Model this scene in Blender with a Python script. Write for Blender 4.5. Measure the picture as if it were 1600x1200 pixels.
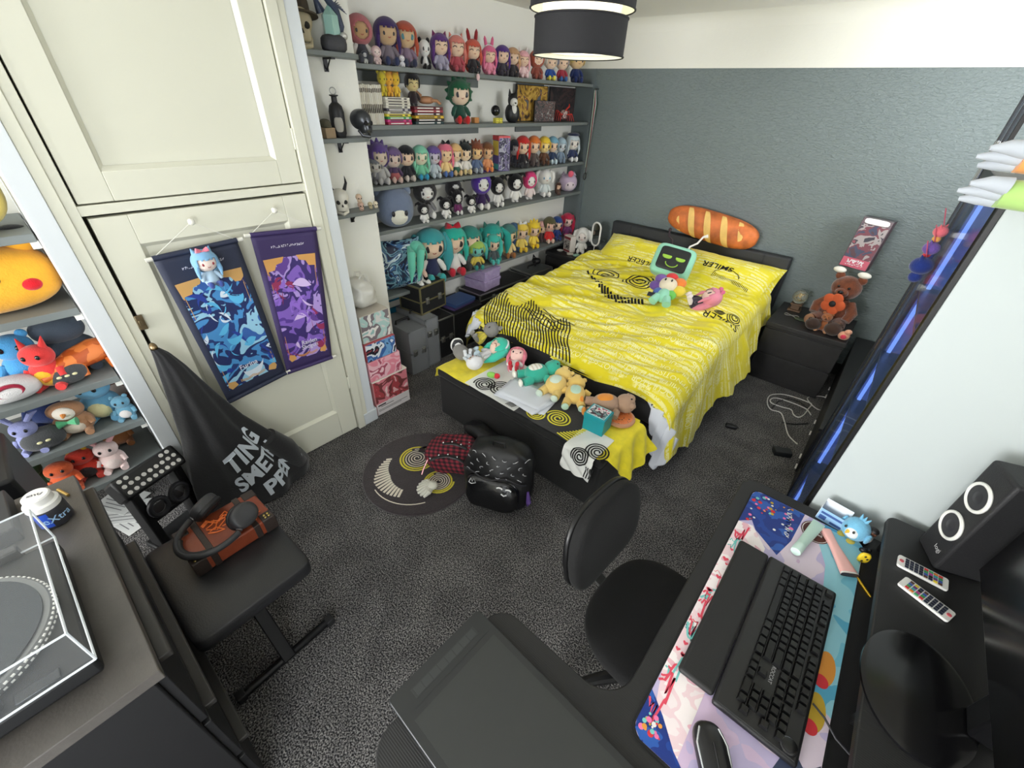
import bpy, math, random
from mathutils import Matrix, Vector, noise, Euler
import numpy as np
random.seed(7)
S = bpy.context.scene
for o in list(bpy.data.objects): bpy.data.objects.remove(o)
PI = math.pi
# ------------------------------------------------------------------ camera
F = 652.2802
Mc = Matrix(((0.75172278, -0.39536407, 0.52782583), (0.65847752, 0.4058832, -0.6337714), (0.03633481, 0.82398184, 0.56545)))
CAMZ = 1.8
cd = bpy.data.cameras.new('camera'); cam = bpy.data.objects.new('camera', cd); S.collection.objects.link(cam)
cd.sensor_width = 36; cd.lens = F / 1600 * 36; cd.clip_start = .02
cam.matrix_world = Matrix.Translation((0, 0, CAMZ)) @ Mc.to_4x4()
S.camera = cam
def P(u, v, x=None, y=None, z=None):
    """point of a real plane (x=, y= or z=) seen at a pixel of the photograph"""
    d = Mc @ Vector((u - 800, -(v - 600), -F))
    o = Vector((0, 0, CAMZ))
    t = x / d.x if x is not None else y / d.y if y is not None else (z - CAMZ) / d.z
    return o + d * t
# ------------------------------------------------------------------ light
S.view_settings.view_transform = 'Standard'; S.view_settings.look = 'None'
S.view_settings.gamma = 1; S.view_settings.use_curve_mapping = False
S.view_settings.exposure = 0.3
w = bpy.data.worlds.new('sky'); S.world = w; w.use_nodes = True
w.node_tree.nodes['Background'].inputs[0].default_value = (.75, .87, 1, 1)
w.node_tree.nodes['Background'].inputs[1].default_value = 1.6
def area(name, loc, size, power, rot, col):
    l = bpy.data.lights.new(name, 'AREA'); l.shape = 'RECTANGLE'; l.size, l.size_y = size; l.energy = power; l.color = col
    o = bpy.data.objects.new(name, l); S.collection.objects.link(o); o.location = loc; o.rotation_euler = rot; return o
# daylight through the window behind the photographer, then two added fill lights
area('window_daylight', (-1.5, -4.05, 1.52), (1.8, 1.5), 215, (math.radians(90), 0, 0), (.985, .985, .98))
area('window_daylight_side', (.70, -1.3, 1.25), (1.9, 1.5), 35, (0, math.radians(90), 0), (.97, .985, 1))  # added fill from the right, brightens the alcove shelves and cupboard
area('window_daylight_far', (.74, 3.1, 1.72), (.75, .95), 27, (0, math.radians(122), 0), (.97, .985, 1))  # added fill, tilted upward, lifts the far shelves and ceiling
# ------------------------------------------------------------------ materials
def lin(c):
    return tuple(((x / 255) / 12.92 if x / 255 <= .04045 else ((x / 255 + .055) / 1.055) ** 2.4) for x in c) + (1,)
MC = {}
def mat(col, rough=.6, metal=0, bump=0, bs=200, sheen=0, emit=0, trans=0, alpha=1, var=0, vs=8, key=None, coat=0, spec=.5):
    k = key or (tuple(col), rough, metal, bump, bs, sheen, emit, trans, alpha, var, vs, coat, spec)
    if k in MC: return MC[k]
    m = bpy.data.materials.new('m_%d' % len(MC)); MC[k] = m; m.use_nodes = True
    nt = m.node_tree; b = nt.nodes['Principled BSDF']; I = b.inputs
    I['Base Color'].default_value = lin(col); I['Roughness'].default_value = rough; I['Metallic'].default_value = metal
    I['Specular IOR Level'].default_value = spec
    if sheen: I['Sheen Weight'].default_value = sheen
    if coat: I['Coat Weight'].default_value = coat; I['Coat Roughness'].default_value = .15
    if emit: I['Emission Color'].default_value = lin(col); I['Emission Strength'].default_value = emit
    if trans: I['Transmission Weight'].default_value = trans; I['IOR'].default_value = 1.3
    if alpha < 1: I['Alpha'].default_value = alpha
    if bump or var:
        tc = nt.nodes.new('ShaderNodeTexCoord')
    if bump:
        n = nt.nodes.new('ShaderNodeTexNoise'); n.inputs['Scale'].default_value = bs; n.inputs['Detail'].default_value = 3
        bp = nt.nodes.new('ShaderNodeBump'); bp.inputs['Strength'].default_value = bump; bp.inputs['Distance'].default_value = .004
        nt.links.new(tc.outputs['Object'], n.inputs['Vector']); nt.links.new(n.outputs['Fac'], bp.inputs['Height']); nt.links.new(bp.outputs['Normal'], I['Normal'])
    if var:
        n2 = nt.nodes.new('ShaderNodeTexNoise'); n2.inputs['Scale'].default_value = vs; n2.inputs['Detail'].default_value = 5
        r = nt.nodes.new('ShaderNodeValToRGB'); c = lin(col)
        r.color_ramp.elements[0].position = .3; r.color_ramp.elements[1].position = .7
        r.color_ramp.elements[0].color = tuple(x * (1 - var) for x in c[:3]) + (1,)
        r.color_ramp.elements[1].color = tuple(min(1, x * (1 + var)) for x in c[:3]) + (1,)
        nt.links.new(tc.outputs['Object'], n2.inputs['Vector']); nt.links.new(n2.outputs['Fac'], r.inputs['Fac']); nt.links.new(r.outputs['Color'], I['Base Color'])
    return m
def plush(c): return mat(c, .9, bump=.5, bs=260, sheen=.3, spec=.2)
def prn(cols, scale=12, kind='noise', rough=.5, dist=1.5, stops=None, coat=0, bump=0):
    """printed artwork: bands of flat colours along a distorted noise"""
    k = ('prn', tuple(map(tuple, cols)), scale, kind, rough, dist)
    if k in MC: return MC[k]
    m = bpy.data.materials.new('m_%d' % len(MC)); MC[k] = m; m.use_nodes = True
    nt = m.node_tree; b = nt.nodes['Principled BSDF']; b.inputs['Roughness'].default_value = rough; b.inputs['Coat Weight'].default_value = coat
    tc = nt.nodes.new('ShaderNodeTexCoord')
    if kind == 'vor':
        n = nt.nodes.new('ShaderNodeTexVoronoi'); n.inputs['Scale'].default_value = scale
        sp = nt.nodes.new('ShaderNodeSeparateColor'); nt.links.new(n.outputs['Color'], sp.inputs[0]); out = sp.outputs[0]
    elif kind == 'wave':
        n = nt.nodes.new('ShaderNodeTexWave'); n.inputs['Scale'].default_value = scale; n.inputs['Distortion'].default_value = dist * 4; n.inputs['Detail'].default_value = 3; out = n.outputs['Fac']
    else:
        n = nt.nodes.new('ShaderNodeTexNoise'); n.inputs['Scale'].default_value = scale; n.inputs['Distortion'].default_value = dist; n.inputs['Detail'].default_value = 2.5; out = n.outputs['Fac']
    nt.links.new(tc.outputs['Object'], n.inputs['Vector'])
    r = nt.nodes.new('ShaderNodeValToRGB'); r.color_ramp.interpolation = 'CONSTANT'
    e = r.color_ramp.elements; N = len(cols)
    lo, hi = (0, 1) if kind != 'noise' else (.3, .7)
    while len(e) < N: e.new(.5)
    for i, c in enumerate(cols):
        e[i].position = 0 if i == 0 else lo + (hi - lo) * i / N
        e[i].color = lin(c)
    nt.links.new(out, r.inputs['Fac']); nt.links.new(r.outputs['Color'], b.inputs['Base Color'])
    return m
BLACK = (24, 24, 26)
# ------------------------------------------------------------------ mesh builder
def RM(rx=0, ry=0, rz=0): return Euler((rx, ry, rz)).to_matrix().to_4x4()
def TR(x, y, z): return Matrix.Translation((x, y, z))
class MB:
    def __init__(s): s.v = []; s.f = []; s.m = []; s.uv = None
    def add(s, vs, fs, m=0, M=None):
        k = len(s.v)
        if M is not None: vs = [M @ Vector(p) for p in vs]
        s.v += [tuple(p) for p in vs]; s.f += [tuple(i + k for i in f) for f in fs]; s.m += [m] * len(fs); return s
    def box(s, c, d, m=0, M=None, rz=0):
        x, y, z = d[0] / 2, d[1] / 2, d[2] / 2
        T = TR(*c) @ RM(0, 0, rz)
        if M is not None: T = M @ T
        vs = [(a * x, b * y, e * z) for a in (-1, 1) for b in (-1, 1) for e in (-1, 1)]
        return s.add(vs, [(0, 1, 3, 2), (4, 6, 7, 5), (0, 4, 5, 1), (2, 3, 7, 6), (0, 2, 6, 4), (1, 5, 7, 3)], m, T)
    def b2(s, a, b, m=0, M=None):
        return s.box([(a[i] + b[i]) / 2 for i in range(3)], [abs(b[i] - a[i]) for i in range(3)], m, M)
    def sell(s, c, r, e=1., e2=None, nu=24, nv=14, m=0, M=None, fn=None, keep=None):
        e2 = e if e2 is None else e2
        def p(a, q): return math.copysign(abs(a) ** q, a)
        vs = []
        for j in range(nv + 1):
            ph = -PI / 2 + PI * j / nv
            for i in range(nu):
                th = 2 * PI * i / nu
                q = Vector((r[0] * p(math.cos(ph), e) * p(math.cos(th), e2), r[1] * p(math.cos(ph), e) * p(math.sin(th), e2), r[2] * p(math.sin(ph), e)))
                if fn: q = fn(q)
                vs.append((q[0] + c[0], q[1] + c[1], q[2] + c[2]))
        fs = []
        for j in range(nv):
            for i in range(nu):
                a, b2 = j * nu + i, j * nu + (i + 1) % nu
                if j == 0: f = (a, b2 + nu, a + nu)
                elif j == nv - 1: f = (a, b2, a + nu)
                else: f = (a, b2, b2 + nu, a + nu)
                if keep:
                    g = sum((Vector(vs[k]) for k in f), Vector()) / len(f)
                    if not keep(g): continue
                fs.append(f)
        return s.add(vs, fs, m, M)
    def lathe(s, prof, n=24, m=0, M=None):
        vs = []; fs = []
        for r, z in prof:
            for i in range(n): vs.append((r * math.cos(2 * PI * i / n), r * math.sin(2 * PI * i / n), z))
        for j in range(len(prof) - 1):
            for i in range(n):
                a, b = j * n + i, j * n + (i + 1) % n; fs.append((a, b, b + n, a + n))
        if prof[0][0] > 1e-4: fs.append(tuple(range(n))[::-1])
        if prof[-1][0] > 1e-4: fs.append(tuple(range(len(vs) - n, len(vs))))
        return s.add(vs, fs, m, M)
    def tube(s, pts, r, n=8, m=0, M=None, close=False, cap=True, flat=1):
        pts = [Vector(p) for p in pts]; N = len(pts); rs = r if hasattr(r, '__len__') else [r] * N
        vs = []; up = None
        for i, p in enumerate(pts):
            t = (pts[(i + 1) % N] - pts[i - 1]) if close else (pts[min(i + 1, N - 1)] - pts[max(i - 1, 0)])
            if t.length < 1e-9: t = Vector((0, 0, 1))
            t.normalize()
            if up is None: up = Vector((0, 0, 1)) if abs(t.z) < .9 else Vector((1, 0, 0))
            a = (up - t * up.dot(t)).normalized(); b = t.cross(a); up = a
            for k in range(n):
                q = 2 * PI * k / n; vs.append(p + (a * math.cos(q) * flat + b * math.sin(q)) * rs[i])
        fs = []
        for i in range(N if close else N - 1):
            for k in range(n):
                A = i * n + k; B = i * n + (k + 1) % n; j = ((i + 1) % N) * n
                fs.append((A, B, j + (k + 1) % n, j + k))
        if cap and not close: fs += [tuple(range(n))[::-1], tuple(range((N - 1) * n, N * n))]
        return s.add(vs, fs, m, M)
    def prism(s, poly, z0, z1, m=0, M=None):
        n = len(poly)
        vs = [(x, y, z0) for x, y in poly] + [(x, y, z1) for x, y in poly]
        fs = [tuple(range(n))[::-1], tuple(range(n, 2 * n))] + [(i, (i + 1) % n, n + (i + 1) % n, n + i) for i in range(n)]
        return s.add(vs, fs, m, M)
    def grid(s, fn, nu, nv, m=0, M=None, closeu=False):
        vs = [fn(i / (nu if closeu else nu), j / nv) for j in range(nv + 1) for i in range(nu + (0 if closeu else 1))]
        W = nu + (0 if closeu else 1); fs = []
        for j in range(nv):
            for i in range(nu):
                fs.append((j * W + i, j * W + (i + 1) % W, (j + 1) * W + (i + 1) % W, (j + 1) * W + i))
        return s.add(vs, fs, m, M)
    def text(s, st, size, M, m=0, fn=None, depth=.0, shear=0, bold=0):
        tv, tf = textmesh(st, bold)
        vs = [Vector((x * size, y * size, 0)) for x, y in tv]
        if fn: vs = [fn(v.x, v.y) for v in vs]
        return s.add(vs, tf, m, M)
    def out(s, name, mats, parent=None, bev=0, seg=2, smooth=35, subsurf=0, solid=0, loc=None, M=None):
        me = bpy.data.meshes.new(name); me.from_pydata([tuple(v) for v in s.v], [], s.f)
        if not isinstance(mats, (list, tuple)): mats = [mats]
        for q in mats: me.materials.append(q)
        me.polygons.foreach_set('material_index', [min(i, len(mats) - 1) for i in s.m])
        me.validate(); me.update()
        if smooth: me.polygons.foreach_set('use_smooth', [True] * len(me.polygons)); me.set_sharp_from_angle(angle=math.radians(smooth))
        return put(name, me, parent, bev, seg, subsurf, solid, loc, M)
def put(name, me, parent=None, bev=0, seg=2, subsurf=0, solid=0, loc=None, M=None):
    o = bpy.data.objects.new(name, me); S.collection.objects.link(o)
    if parent is not None: o.parent = parent
    if M is not None: o.matrix_basis = M
    if loc is not None: o.location = loc
    if solid: q = o.modifiers.new('solid', 'SOLIDIFY'); q.thickness = solid; q.offset = 0
    if bev: q = o.modifiers.new('bevel', 'BEVEL'); q.width = bev; q.segments = seg; q.limit_method = 'ANGLE'; q.angle_limit = math.radians(40)
    if subsurf: q = o.modifiers.new('sub', 'SUBSURF'); q.levels = subsurf; q.render_levels = subsurf
    return o
TX = {}
def textmesh(st, bold=0):
    if (st, bold) in TX: return TX[(st, bold)]
    c = bpy.data.curves.new('t', 'FONT'); c.body = st; c.size = 1; c.align_x = 'CENTER'; c.align_y = 'CENTER'; c.resolution_u = 3; c.offset = bold
    o = bpy.data.objects.new('t', c); S.collection.objects.link(o)
    dg = bpy.context.evaluated_depsgraph_get(); me = o.evaluated_get(dg).to_mesh()
    r = ([(v.co.x, v.co.y) for v in me.vertices], [tuple(p.vertices) for p in me.polygons])
    o.evaluated_get(dg).to_mesh_clear(); bpy.data.objects.remove(o); bpy.data.curves.remove(c)
    TX[(st, bold)] = r; return r
def tag(o, label=None, cat=None, group=None, kind=None):
    if label: o['label'] = label
    if cat: o['category'] = cat
    if group: o['group'] = group
    if kind: o['kind'] = kind
    return o
def thing(name, label, cat, loc=(0, 0, 0), rz=0, group=None, M=None, s=1):
    o = bpy.data.objects.new(name, None); S.collection.objects.link(o); o.empty_display_size = .05
    if M is not None: o.matrix_world = M
    else: o.location = loc; o.rotation_euler = (0, 0, rz); o.scale = (s, s, s)
    return tag(o, label, cat, group)
def st(o): o['kind'] = 'structure'; return o
def spiral(cx, cy, r0, r1, turns, n=60, sx=1, sy=1, a0=0):
    return [(cx + sx * (r0 + (r1 - r0) * i / n) * math.cos(a0 + turns * 2 * PI * i / n), cy + sy * (r0 + (r1 - r0) * i / n) * math.sin(a0 + turns * 2 * PI * i / n)) for i in range(n + 1)]
def ribbon(mb, pts, wd, fn, m=0, sub=1):
    """flat stroke along 2-D points laid on the surface fn(a,b)"""
    pts = [Vector(p) for p in pts]; L = []; R = []; N = len(pts)
    for i in range(N):
        t = pts[min(i + 1, N - 1)] - pts[max(i - 1, 0)]
        if t.length < 1e-9: t = Vector((1, 0))
        t.normalize(); nn = Vector((-t.y, t.x)) * wd / 2
        L.append(fn(*(pts[i] + nn))); R.append(fn(*(pts[i] - nn)))
    mb.add(L + R, [(i, i + 1, N + i + 1, N + i) for i in range(N - 1)], m)
def scribble(mb, n, w, h, fn, m=0, wd=None, seed=1):
    """a row of n small letter-like marks, too small to read, centred on (0,0)"""
    rnd = random.Random(seed); c = w / n
    for i in range(n):
        x0 = -w / 2 + c * (i + .15); x1 = x0 + c * .7
        for k in range(3):
            a = (rnd.choice((x0, x1, (x0 + x1) / 2)), rnd.choice((-h / 2, 0, h / 2))); b = (rnd.choice((x0, x1)), rnd.choice((-h / 2, h / 2)))
            if abs(a[0] - b[0]) + abs(a[1] - b[1]) < h * .2: b = (x1 if a[0] == x0 else x0, -a[1] or h / 2)
            ribbon(mb, line(a, b, 2), wd or h * .2, fn, m)
def line(a, b, n): return [(a[0] + (b[0] - a[0]) * i / n, a[1] + (b[1] - a[1]) * i / n) for i in range(n + 1)]
def rrect(x0, y0, x1, y1, r, n=6):
    o = []
    for cx, cy, a in ((x1 - r, y1 - r, 0), (x0 + r, y1 - r, PI / 2), (x0 + r, y0 + r, PI), (x1 - r, y0 + r, 1.5 * PI)):
        o += [(cx + r * math.cos(a + PI / 2 * k / n), cy + r * math.sin(a + PI / 2 * k / n)) for k in range(n + 1)]
    return o
# ================================================================== THE ROOM
XL, XR, YB, YF, CZ = -2.72, .66, -4.0, 4.01, 2.36
def carpet():
    m = mat((0, 0, 0), .95, key='carpet', spec=.1); nt = m.node_tree; b = nt.nodes['Principled BSDF']
    tc = nt.nodes.new('ShaderNodeTexCoord')
    n1 = nt.nodes.new('ShaderNodeTexNoise'); n1.inputs['Scale'].default_value = 180; n1.inputs['Detail'].default_value = 2
    n2 = nt.nodes.new('ShaderNodeTexNoise'); n2.inputs['Scale'].default_value = 5; n2.inputs['Detail'].default_value = 4; n2.inputs['Distortion'].default_value = .6
    r1 = nt.nodes.new('ShaderNodeValToRGB'); r1.color_ramp.elements[0].color = lin((46, 46, 48)); r1.color_ramp.elements[1].color = lin((162, 159, 156)); r1.color_ramp.elements[0].position = .42; r1.color_ramp.elements[1].position = .66
    r2 = nt.nodes.new('ShaderNodeValToRGB'); r2.color_ramp.elements[0].color = (.72, .72, .73, 1); r2.color_ramp.elements[1].color = (1, 1, 1, 1); r2.color_ramp.elements[0].position = .4; r2.color_ramp.elements[1].position = .62
    mx = nt.nodes.new('ShaderNodeMix'); mx.data_type = 'RGBA'; mx.blend_type = 'MULTIPLY'; mx.inputs[0].default_value = 1
    for n in (n1, n2): nt.links.new(tc.outputs['Object'], n.inputs['Vector'])
    nt.links.new(n1.outputs['Fac'], r1.inputs['Fac']); nt.links.new(n2.outputs['Fac'], r2.inputs['Fac'])
    nt.links.new(r1.outputs['Color'], mx.inputs[6]); nt.links.new(r2.outputs['Color'], mx.inputs[7]); nt.links.new(mx.outputs[2], b.inputs['Base Color'])
    bp = nt.nodes.new('ShaderNodeBump'); bp.inputs['Strength'].default_value = .9; bp.inputs['Distance'].default_value = .01
    nt.links.new(n1.outputs['Fac'], bp.inputs['Height']); nt.links.new(bp.outputs['Normal'], b.inputs['Normal'])
    return m
def wallpaper():
    m = mat((0, 0, 0), .42, key='wallpaper'); nt = m.node_tree; b = nt.nodes['Principled BSDF']
    b.inputs['Base Color'].default_value = lin((110, 121, 121)); b.inputs['Roughness'].default_value = .42
    tc = nt.nodes.new('ShaderNodeTexCoord'); mp = nt.nodes.new('ShaderNodeMapping'); mp.inputs['Scale'].default_value = (1, 1, 2.4)
    n = nt.nodes.new('ShaderNodeTexNoise'); n.inputs['Scale'].default_value = 42; n.inputs['Detail'].default_value = 4; n.inputs['Distortion'].default_value = .8
    bp = nt.nodes.new('ShaderNodeBump'); bp.inputs['Strength'].default_value = .8; bp.inputs['Distance'].default_value = .01
    nt.links.new(tc.outputs['Object'], mp.inputs['Vector']); nt.links.new(mp.outputs[0], n.inputs['Vector']); nt.links.new(n.outputs['Fac'], bp.inputs['Height']); nt.links.new(bp.outputs['Normal'], b.inputs['Normal'])
    return m
WHITE = mat((236, 235, 227), .7, bump=.12, bs=60); GREYP = wallpaper(); CREAM = mat((220, 219, 202), .38, bump=.05, bs=14)
BRIGHT = mat((216, 221, 224), .35); SHELF = mat((112, 118, 117), .5)
def sbox(name, a, b, m, bev=0): return st(MB().b2(a, b).out(name, m, bev=bev))
sbox('floor', (XL - .1, YB - .1, -.05), (XR + .1, YF + .1, 0), carpet())
sbox('ceiling', (XL - .1, YB - .1, CZ), (XR + .1, YF + .1, CZ + .1), mat((236, 235, 230), .8, bump=.4, bs=45))
mb = MB(); mb.b2((XL - .1, YF, 0), (XR + .1, YF + .1, 2.04), 0); mb.b2((XL - .1, YF - .004, 2.04), (XR + .1, YF + .1, CZ), 1)
mb.add([(x, y, z) for x in (XL, XR) for y, z in [(YF - .004, CZ - .09), (YF - .012, CZ - .05), (YF - .035, CZ - .018), (YF - .07, CZ)]], [(i, i + 1, i + 5, i + 4) for i in range(3)], 1)
st(mb.out('wall_far', [GREYP, mat((226, 225, 215), .75, bump=.35, bs=50)]))
mb = MB(); mb.b2((XL - .1, 1.0, 0), (XL, YF, CZ)); mb.b2((XL, 1.0, 0), (-2.35, 1.475, CZ))
st(mb.out('wall_left', WHITE))
sbox('wall_pier', (XL, .985, 0), (-2.062, 1.075, CZ), BRIGHT)
sbox('wall_alcove', (XL - .1, YB, 0), (-2.6, .04, CZ), WHITE)
mb = MB()
for a, b in (((YB - .1, 0), (-2.1, CZ)), ((-2.1, 0), (-.5, .2)), ((-2.1, 2.25), (-.5, CZ)), ((-.5, 0), (2.6, CZ)), ((2.6, 0), (3.6, 1.3)), ((2.6, 2.1), (3.6, CZ)), ((3.6, 0), (YF, CZ))): mb.b2((XR, a[0], a[1]), (XR + .1, b[0], b[1]))
st(mb.out('wall_right', WHITE))  # its window openings are invented to admit the fill lights
# wall behind the photographer with a window opening
mb = MB(); y0, y1 = YB - .1, YB
for a, b in (((XL, 0), (-2.4, CZ)), ((-2.4, 0), (.5, .75)), ((-2.4, 2.28), (.5, CZ)), ((-.2, .75), (XR, 2.28)), ((.5, 0), (XR, .75)), ((.5, 2.28), (XR, CZ))):
    mb.b2((a[0], y0, a[1]), (b[0], y1, b[1]))
st(mb.out('wall_near', WHITE))
for n, (xa, xb) in enumerate(((-2.4, -.2), (-2.1, -.5), (2.6, 3.6))):  # the right-wall pair is made up to go with the fill lights
    mb = MB(); MW = TR(XR + .05, 0, 0) @ RM(0, 0, PI / 2) @ TR(0, -y0 - .05, 0) if n else None
    z0_ = (.75, .2, 1.3)[n]; z1_ = 2.1 if n == 2 else 2.25
    for a, b in (((xa, z0_), (xb, z0_ + .06)), ((xa, z1_ - .06), (xb, z1_)), ((xa, z0_), (xa + .06, z1_)), ((xb - .06, z0_), (xb, z1_)), (((xa + xb) / 2 - .025, z0_), ((xa + xb) / 2 + .025, z1_))):
        mb.b2((a[0], y0 + .02, a[1]), (b[0], y0 + .06, b[1]), 0, MW)
    st(mb.out('window_%d' % (n + 1), BRIGHT))
# plaster edge over the wallpaper
# ------------------------------------------------ built-in cupboard
mb = MB(); X0 = -2.06
mb.b2((-2.6, .04, 0), (X0 + .018, .1, CZ), 1)                       # bright post
mb.b2((-2.6, .1, 0), (X0 + .005, .165, CZ)); mb.b2((X0 - .04, .10, 0), (X0 + .012, .135, CZ))
mb.b2((X0 - .04, .945, 0), (X0 + .012, .99, CZ)); mb.b2((X0 - .04, .985, 0), (X0 + .004, 1.02, CZ))
mb.b2((X0 - .04, .16, 1.415), (X0 + .002, .95, 1.447)); mb.b2((-2.6, .14, 0), (-2.56, 1, CZ))
st(mb.out('trim_1', [CREAM, BRIGHT], bev=.002))
def panel_door(name, y0, y1, z0, z1, py0, py1, pz0, pz1):
    x = X0 - .002; mb = MB()
    mb.b2((x - .035, y0, z0), (x, py0, z1)); mb.b2((x - .035, py1, z0), (x, y1, z1))
    mb.b2((x - .035, py0, z0), (x, py1, pz0)); mb.b2((x - .035, py0, pz1), (x, py1, z1)); mb.b2((x - .03, py0, pz0), (x - .02, py1, pz1))
    w = .014
    for a, b, c, d in ((py0, pz0, py0 + w, pz1), (py1 - w, pz0, py1, pz1), (py0, pz0, py1, pz0 + w), (py0, pz1 - w, py1, pz1)):
        mb.add([(x, a, b), (x, c, b), (x, c, d), (x, a, d)], []) if 0 else None
    P4 = [(py0, pz0), (py1, pz0), (py1, pz1), (py0, pz1)]; Q4 = [(py0 + w, pz0 + w), (py1 - w, pz0 + w), (py1 - w, pz1 - w), (py0 + w, pz1 - w)]
    mb.add([(x - .001, *p) for p in P4] + [(x - .018, *q) for q in Q4], [(i, (i + 1) % 4, 4 + (i + 1) % 4, 4 + i) for i in range(4)])
    return st(mb.out(name, CREAM, bev=.0025))
d1 = panel_door('door_1', .178, .940, .012, 1.405, .285, .835, .19, 1.30)
d2 = panel_door('door_2', .172, .940, 1.452, 2.35, .27, .85, 1.545, 2.28)
for zz in (1.62, .36): st(MB().b2((X0, .936, zz - .04), (X0 + .009, .948, zz + .04)).out('door_hinge', CREAM, bev=.002))
for zz in (1.02,): 
    q = MB().b2((X0 + .002, .165, zz - .03), (X0 + .012, .19, zz + .03), 0).b2((X0 + .012, .17, zz - .012), (X0 + .018, .184, zz + .012), 0)
    st(q.out('door_latch', mat((120, 105, 80), .4, .8), bev=.002))
st(MB().b2((-2.35, 1.075, 0), (X0 + .006, 1.09, .09)).b2((X0 - .01, .99, 0), (X0 + .008, 1.085, .085)).out('baseboard_left', BRIGHT, bev=.004))
st(MB().b2((-1.0, YF - .012, 0), (XR, YF, .1)).out('baseboard_far', mat((40, 42, 44), .4)))
# ------------------------------------------------ wall shelves (main alcove)
SH = [1.925, 1.635, 1.305, 1.035, .577]; SX = -2.51
LAB = ['top shelf of the alcove, full of dolls', 'second shelf of the alcove with books and pictures', 'third shelf of the alcove with a row of small dolls', 'fourth shelf of the alcove with hooded plush toys', 'lowest shelf of the alcove with teal-haired plush toys']
for z, l in zip(SH, LAB):
    s = thing('wall_shelf', 'grey painted ' + l, 'shelf', (XL, 2.7, z), 0, 'grey alcove shelves')
    MB().b2((0, -1.22, -.024), (-XL + SX, 1.29, 0)).out('shelf_board', SHELF, s, bev=.002)
    MB().b2((0, -1.2, -.075), (.018, .0, -.024)).b2((0, .45, -.075), (.018, .8, -.024)).out('cleat', SHELF, s, bev=.002)
st(MB().b2((SX - .02, YF - .035, .1), (SX + .012, YF, 1.95)).b2((XL, YF - .008, .0), (SX, YF, 2.04)).out('trim_2', mat((98, 108, 110), .5)))
for z, l in ((1.945, 'uppermost small grey shelf holding a hatted skull'), (1.60, 'middle small grey shelf holding a black bottle and dark skull'), (1.245, 'lowest small grey shelf holding white skulls')):
    s = thing('corner_shelf', l, 'shelf', (-2.35, 1.27, z), 0, 'small skull shelves')
    MB().prism([(0, -.19), (.12, -.19), (.12, .12), (.09, .17), (0, .2)], -.02, 0).out('shelf_board', SHELF, s, bev=.002)
    MB().b2((0, .03, -.075), (.006, .05, -.02)).b2((0, .03, -.027), (.08, .05, -.02)).tube([(.004, .04, -.07), (.05, .04, -.025)], .003).out('bracket', mat(BLACK, .4, .5), s)
# left alcove shelves
for z, l in ((1.355, 'highest visible shelf left of the cupboard, under a yellow round plush'), (1.08, 'shelf left of the cupboard under the orange cheeked cushion'), (.77, 'shelf left of the cupboard under the orange satin plush'), (.535, 'shelf left of the cupboard with the owl plush'), (.30, 'lowest shelf left of the cupboard behind the black stand')):
    s = thing('alcove_shelf', 'dark grey ' + l, 'shelf', (-2.6, -.4, z), 0, 'shelves left of the cupboard')
    MB().b2((0, -.5, -.028), (.4, .435, 0)).out('shelf_board', SHELF, s, bev=.002)
    MB().b2((.1, .415, -.055), (.38, .438, -.028)).out('cleat', WHITE, s)
# ------------------------------------------------ ceiling lamp
L = thing('ceiling_lamp', 'black and white two-tier drum ceiling lamp shade', 'lamp', (-1.2, 1.76, CZ)); LB = mat((34, 34, 37), .8, bump=.3, bs=300); LW = mat((225, 224, 214), .7)
def drum(r, z0, z1, m0):
    mb = MB(); n = 64
    mb.lathe([(r, z0), (r, z1)], n, 0); mb.f = mb.f[:n]; mb.m = mb.m[:n]
    k = MB(); k.lathe([(r - .004, z0), (r - .004, z1)], n, 1); k.f = k.f[:n]; k.m = k.m[:n]
    mb.add(k.v, k.f, 1)
    for zz in (z0, z1): mb.tube([(r * math.cos(2 * PI * i / n), r * math.sin(2 * PI * i / n), zz) for i in range(n)], .0035, 6, 0, close=True)
    return mb
drum(.178, -.415, -.30, 0).out('lower_shade', [LB, LW], L); drum(.198, -.275, -.14, 0).out('upper_shade', [LB, LW], L)
LT = bpy.data.materials.new('m_translucent'); LT.use_nodes = True; nt_ = LT.node_tree; b_ = nt_.nodes['Principled BSDF']; b_.inputs['Base Color'].default_value = lin((236, 235, 226)); b_.inputs['Roughness'].default_value = .7
tr_ = nt_.nodes.new('ShaderNodeBsdfTranslucent'); tr_.inputs[0].default_value = lin((240, 238, 228)); mx_ = nt_.nodes.new('ShaderNodeMixShader'); mx_.inputs[0].default_value = .55
nt_.links.new(b_.outputs[0], mx_.inputs[1]); nt_.links.new(tr_.outputs[0], mx_.inputs[2]); nt_.links.new(mx_.outputs[0], nt_.nodes['Material Output'].inputs['Surface'])
drum(.15, -.40, -.15, 0).out('inner_shade', [LT, LT], L)
lb_ = bpy.data.lights.new('bulb_light', 'POINT'); lb_.energy = 9; lb_.shadow_soft_size = .04; lb_.color = (1, .97, .9); lo_ = bpy.data.objects.new('bulb_light', lb_); S.collection.objects.link(lo_); lo_.location = (-1.2, 1.76, CZ - .335)
MB().lathe([(.145, -.402), (.145, -.398)], 48).out('diffuser', LT, L)
MB().lathe([(.004, -.2), (.004, 0)], 10).lathe([(.02, -.25), (.02, -.22), (.02, -.2)], 16).out('pendant', LW, L)
MB().lathe([(.05, -.02), (.05, 0)], 24).out('ceiling_rose', LW, L)
mb = MB()
for a in (0, 2.09, 4.19): mb.tube([(.19 * math.cos(a), .19 * math.sin(a), -.16), (.170 * math.cos(a), .170 * math.sin(a), -.29), (.170 * math.cos(a), .170 * math.sin(a), -.40)], .002); mb.tube([(0, 0, -.2), (.196 * math.cos(a), .196 * math.sin(a), -.2)], .002)
mb.out('wire_frame', LW, L)
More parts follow.
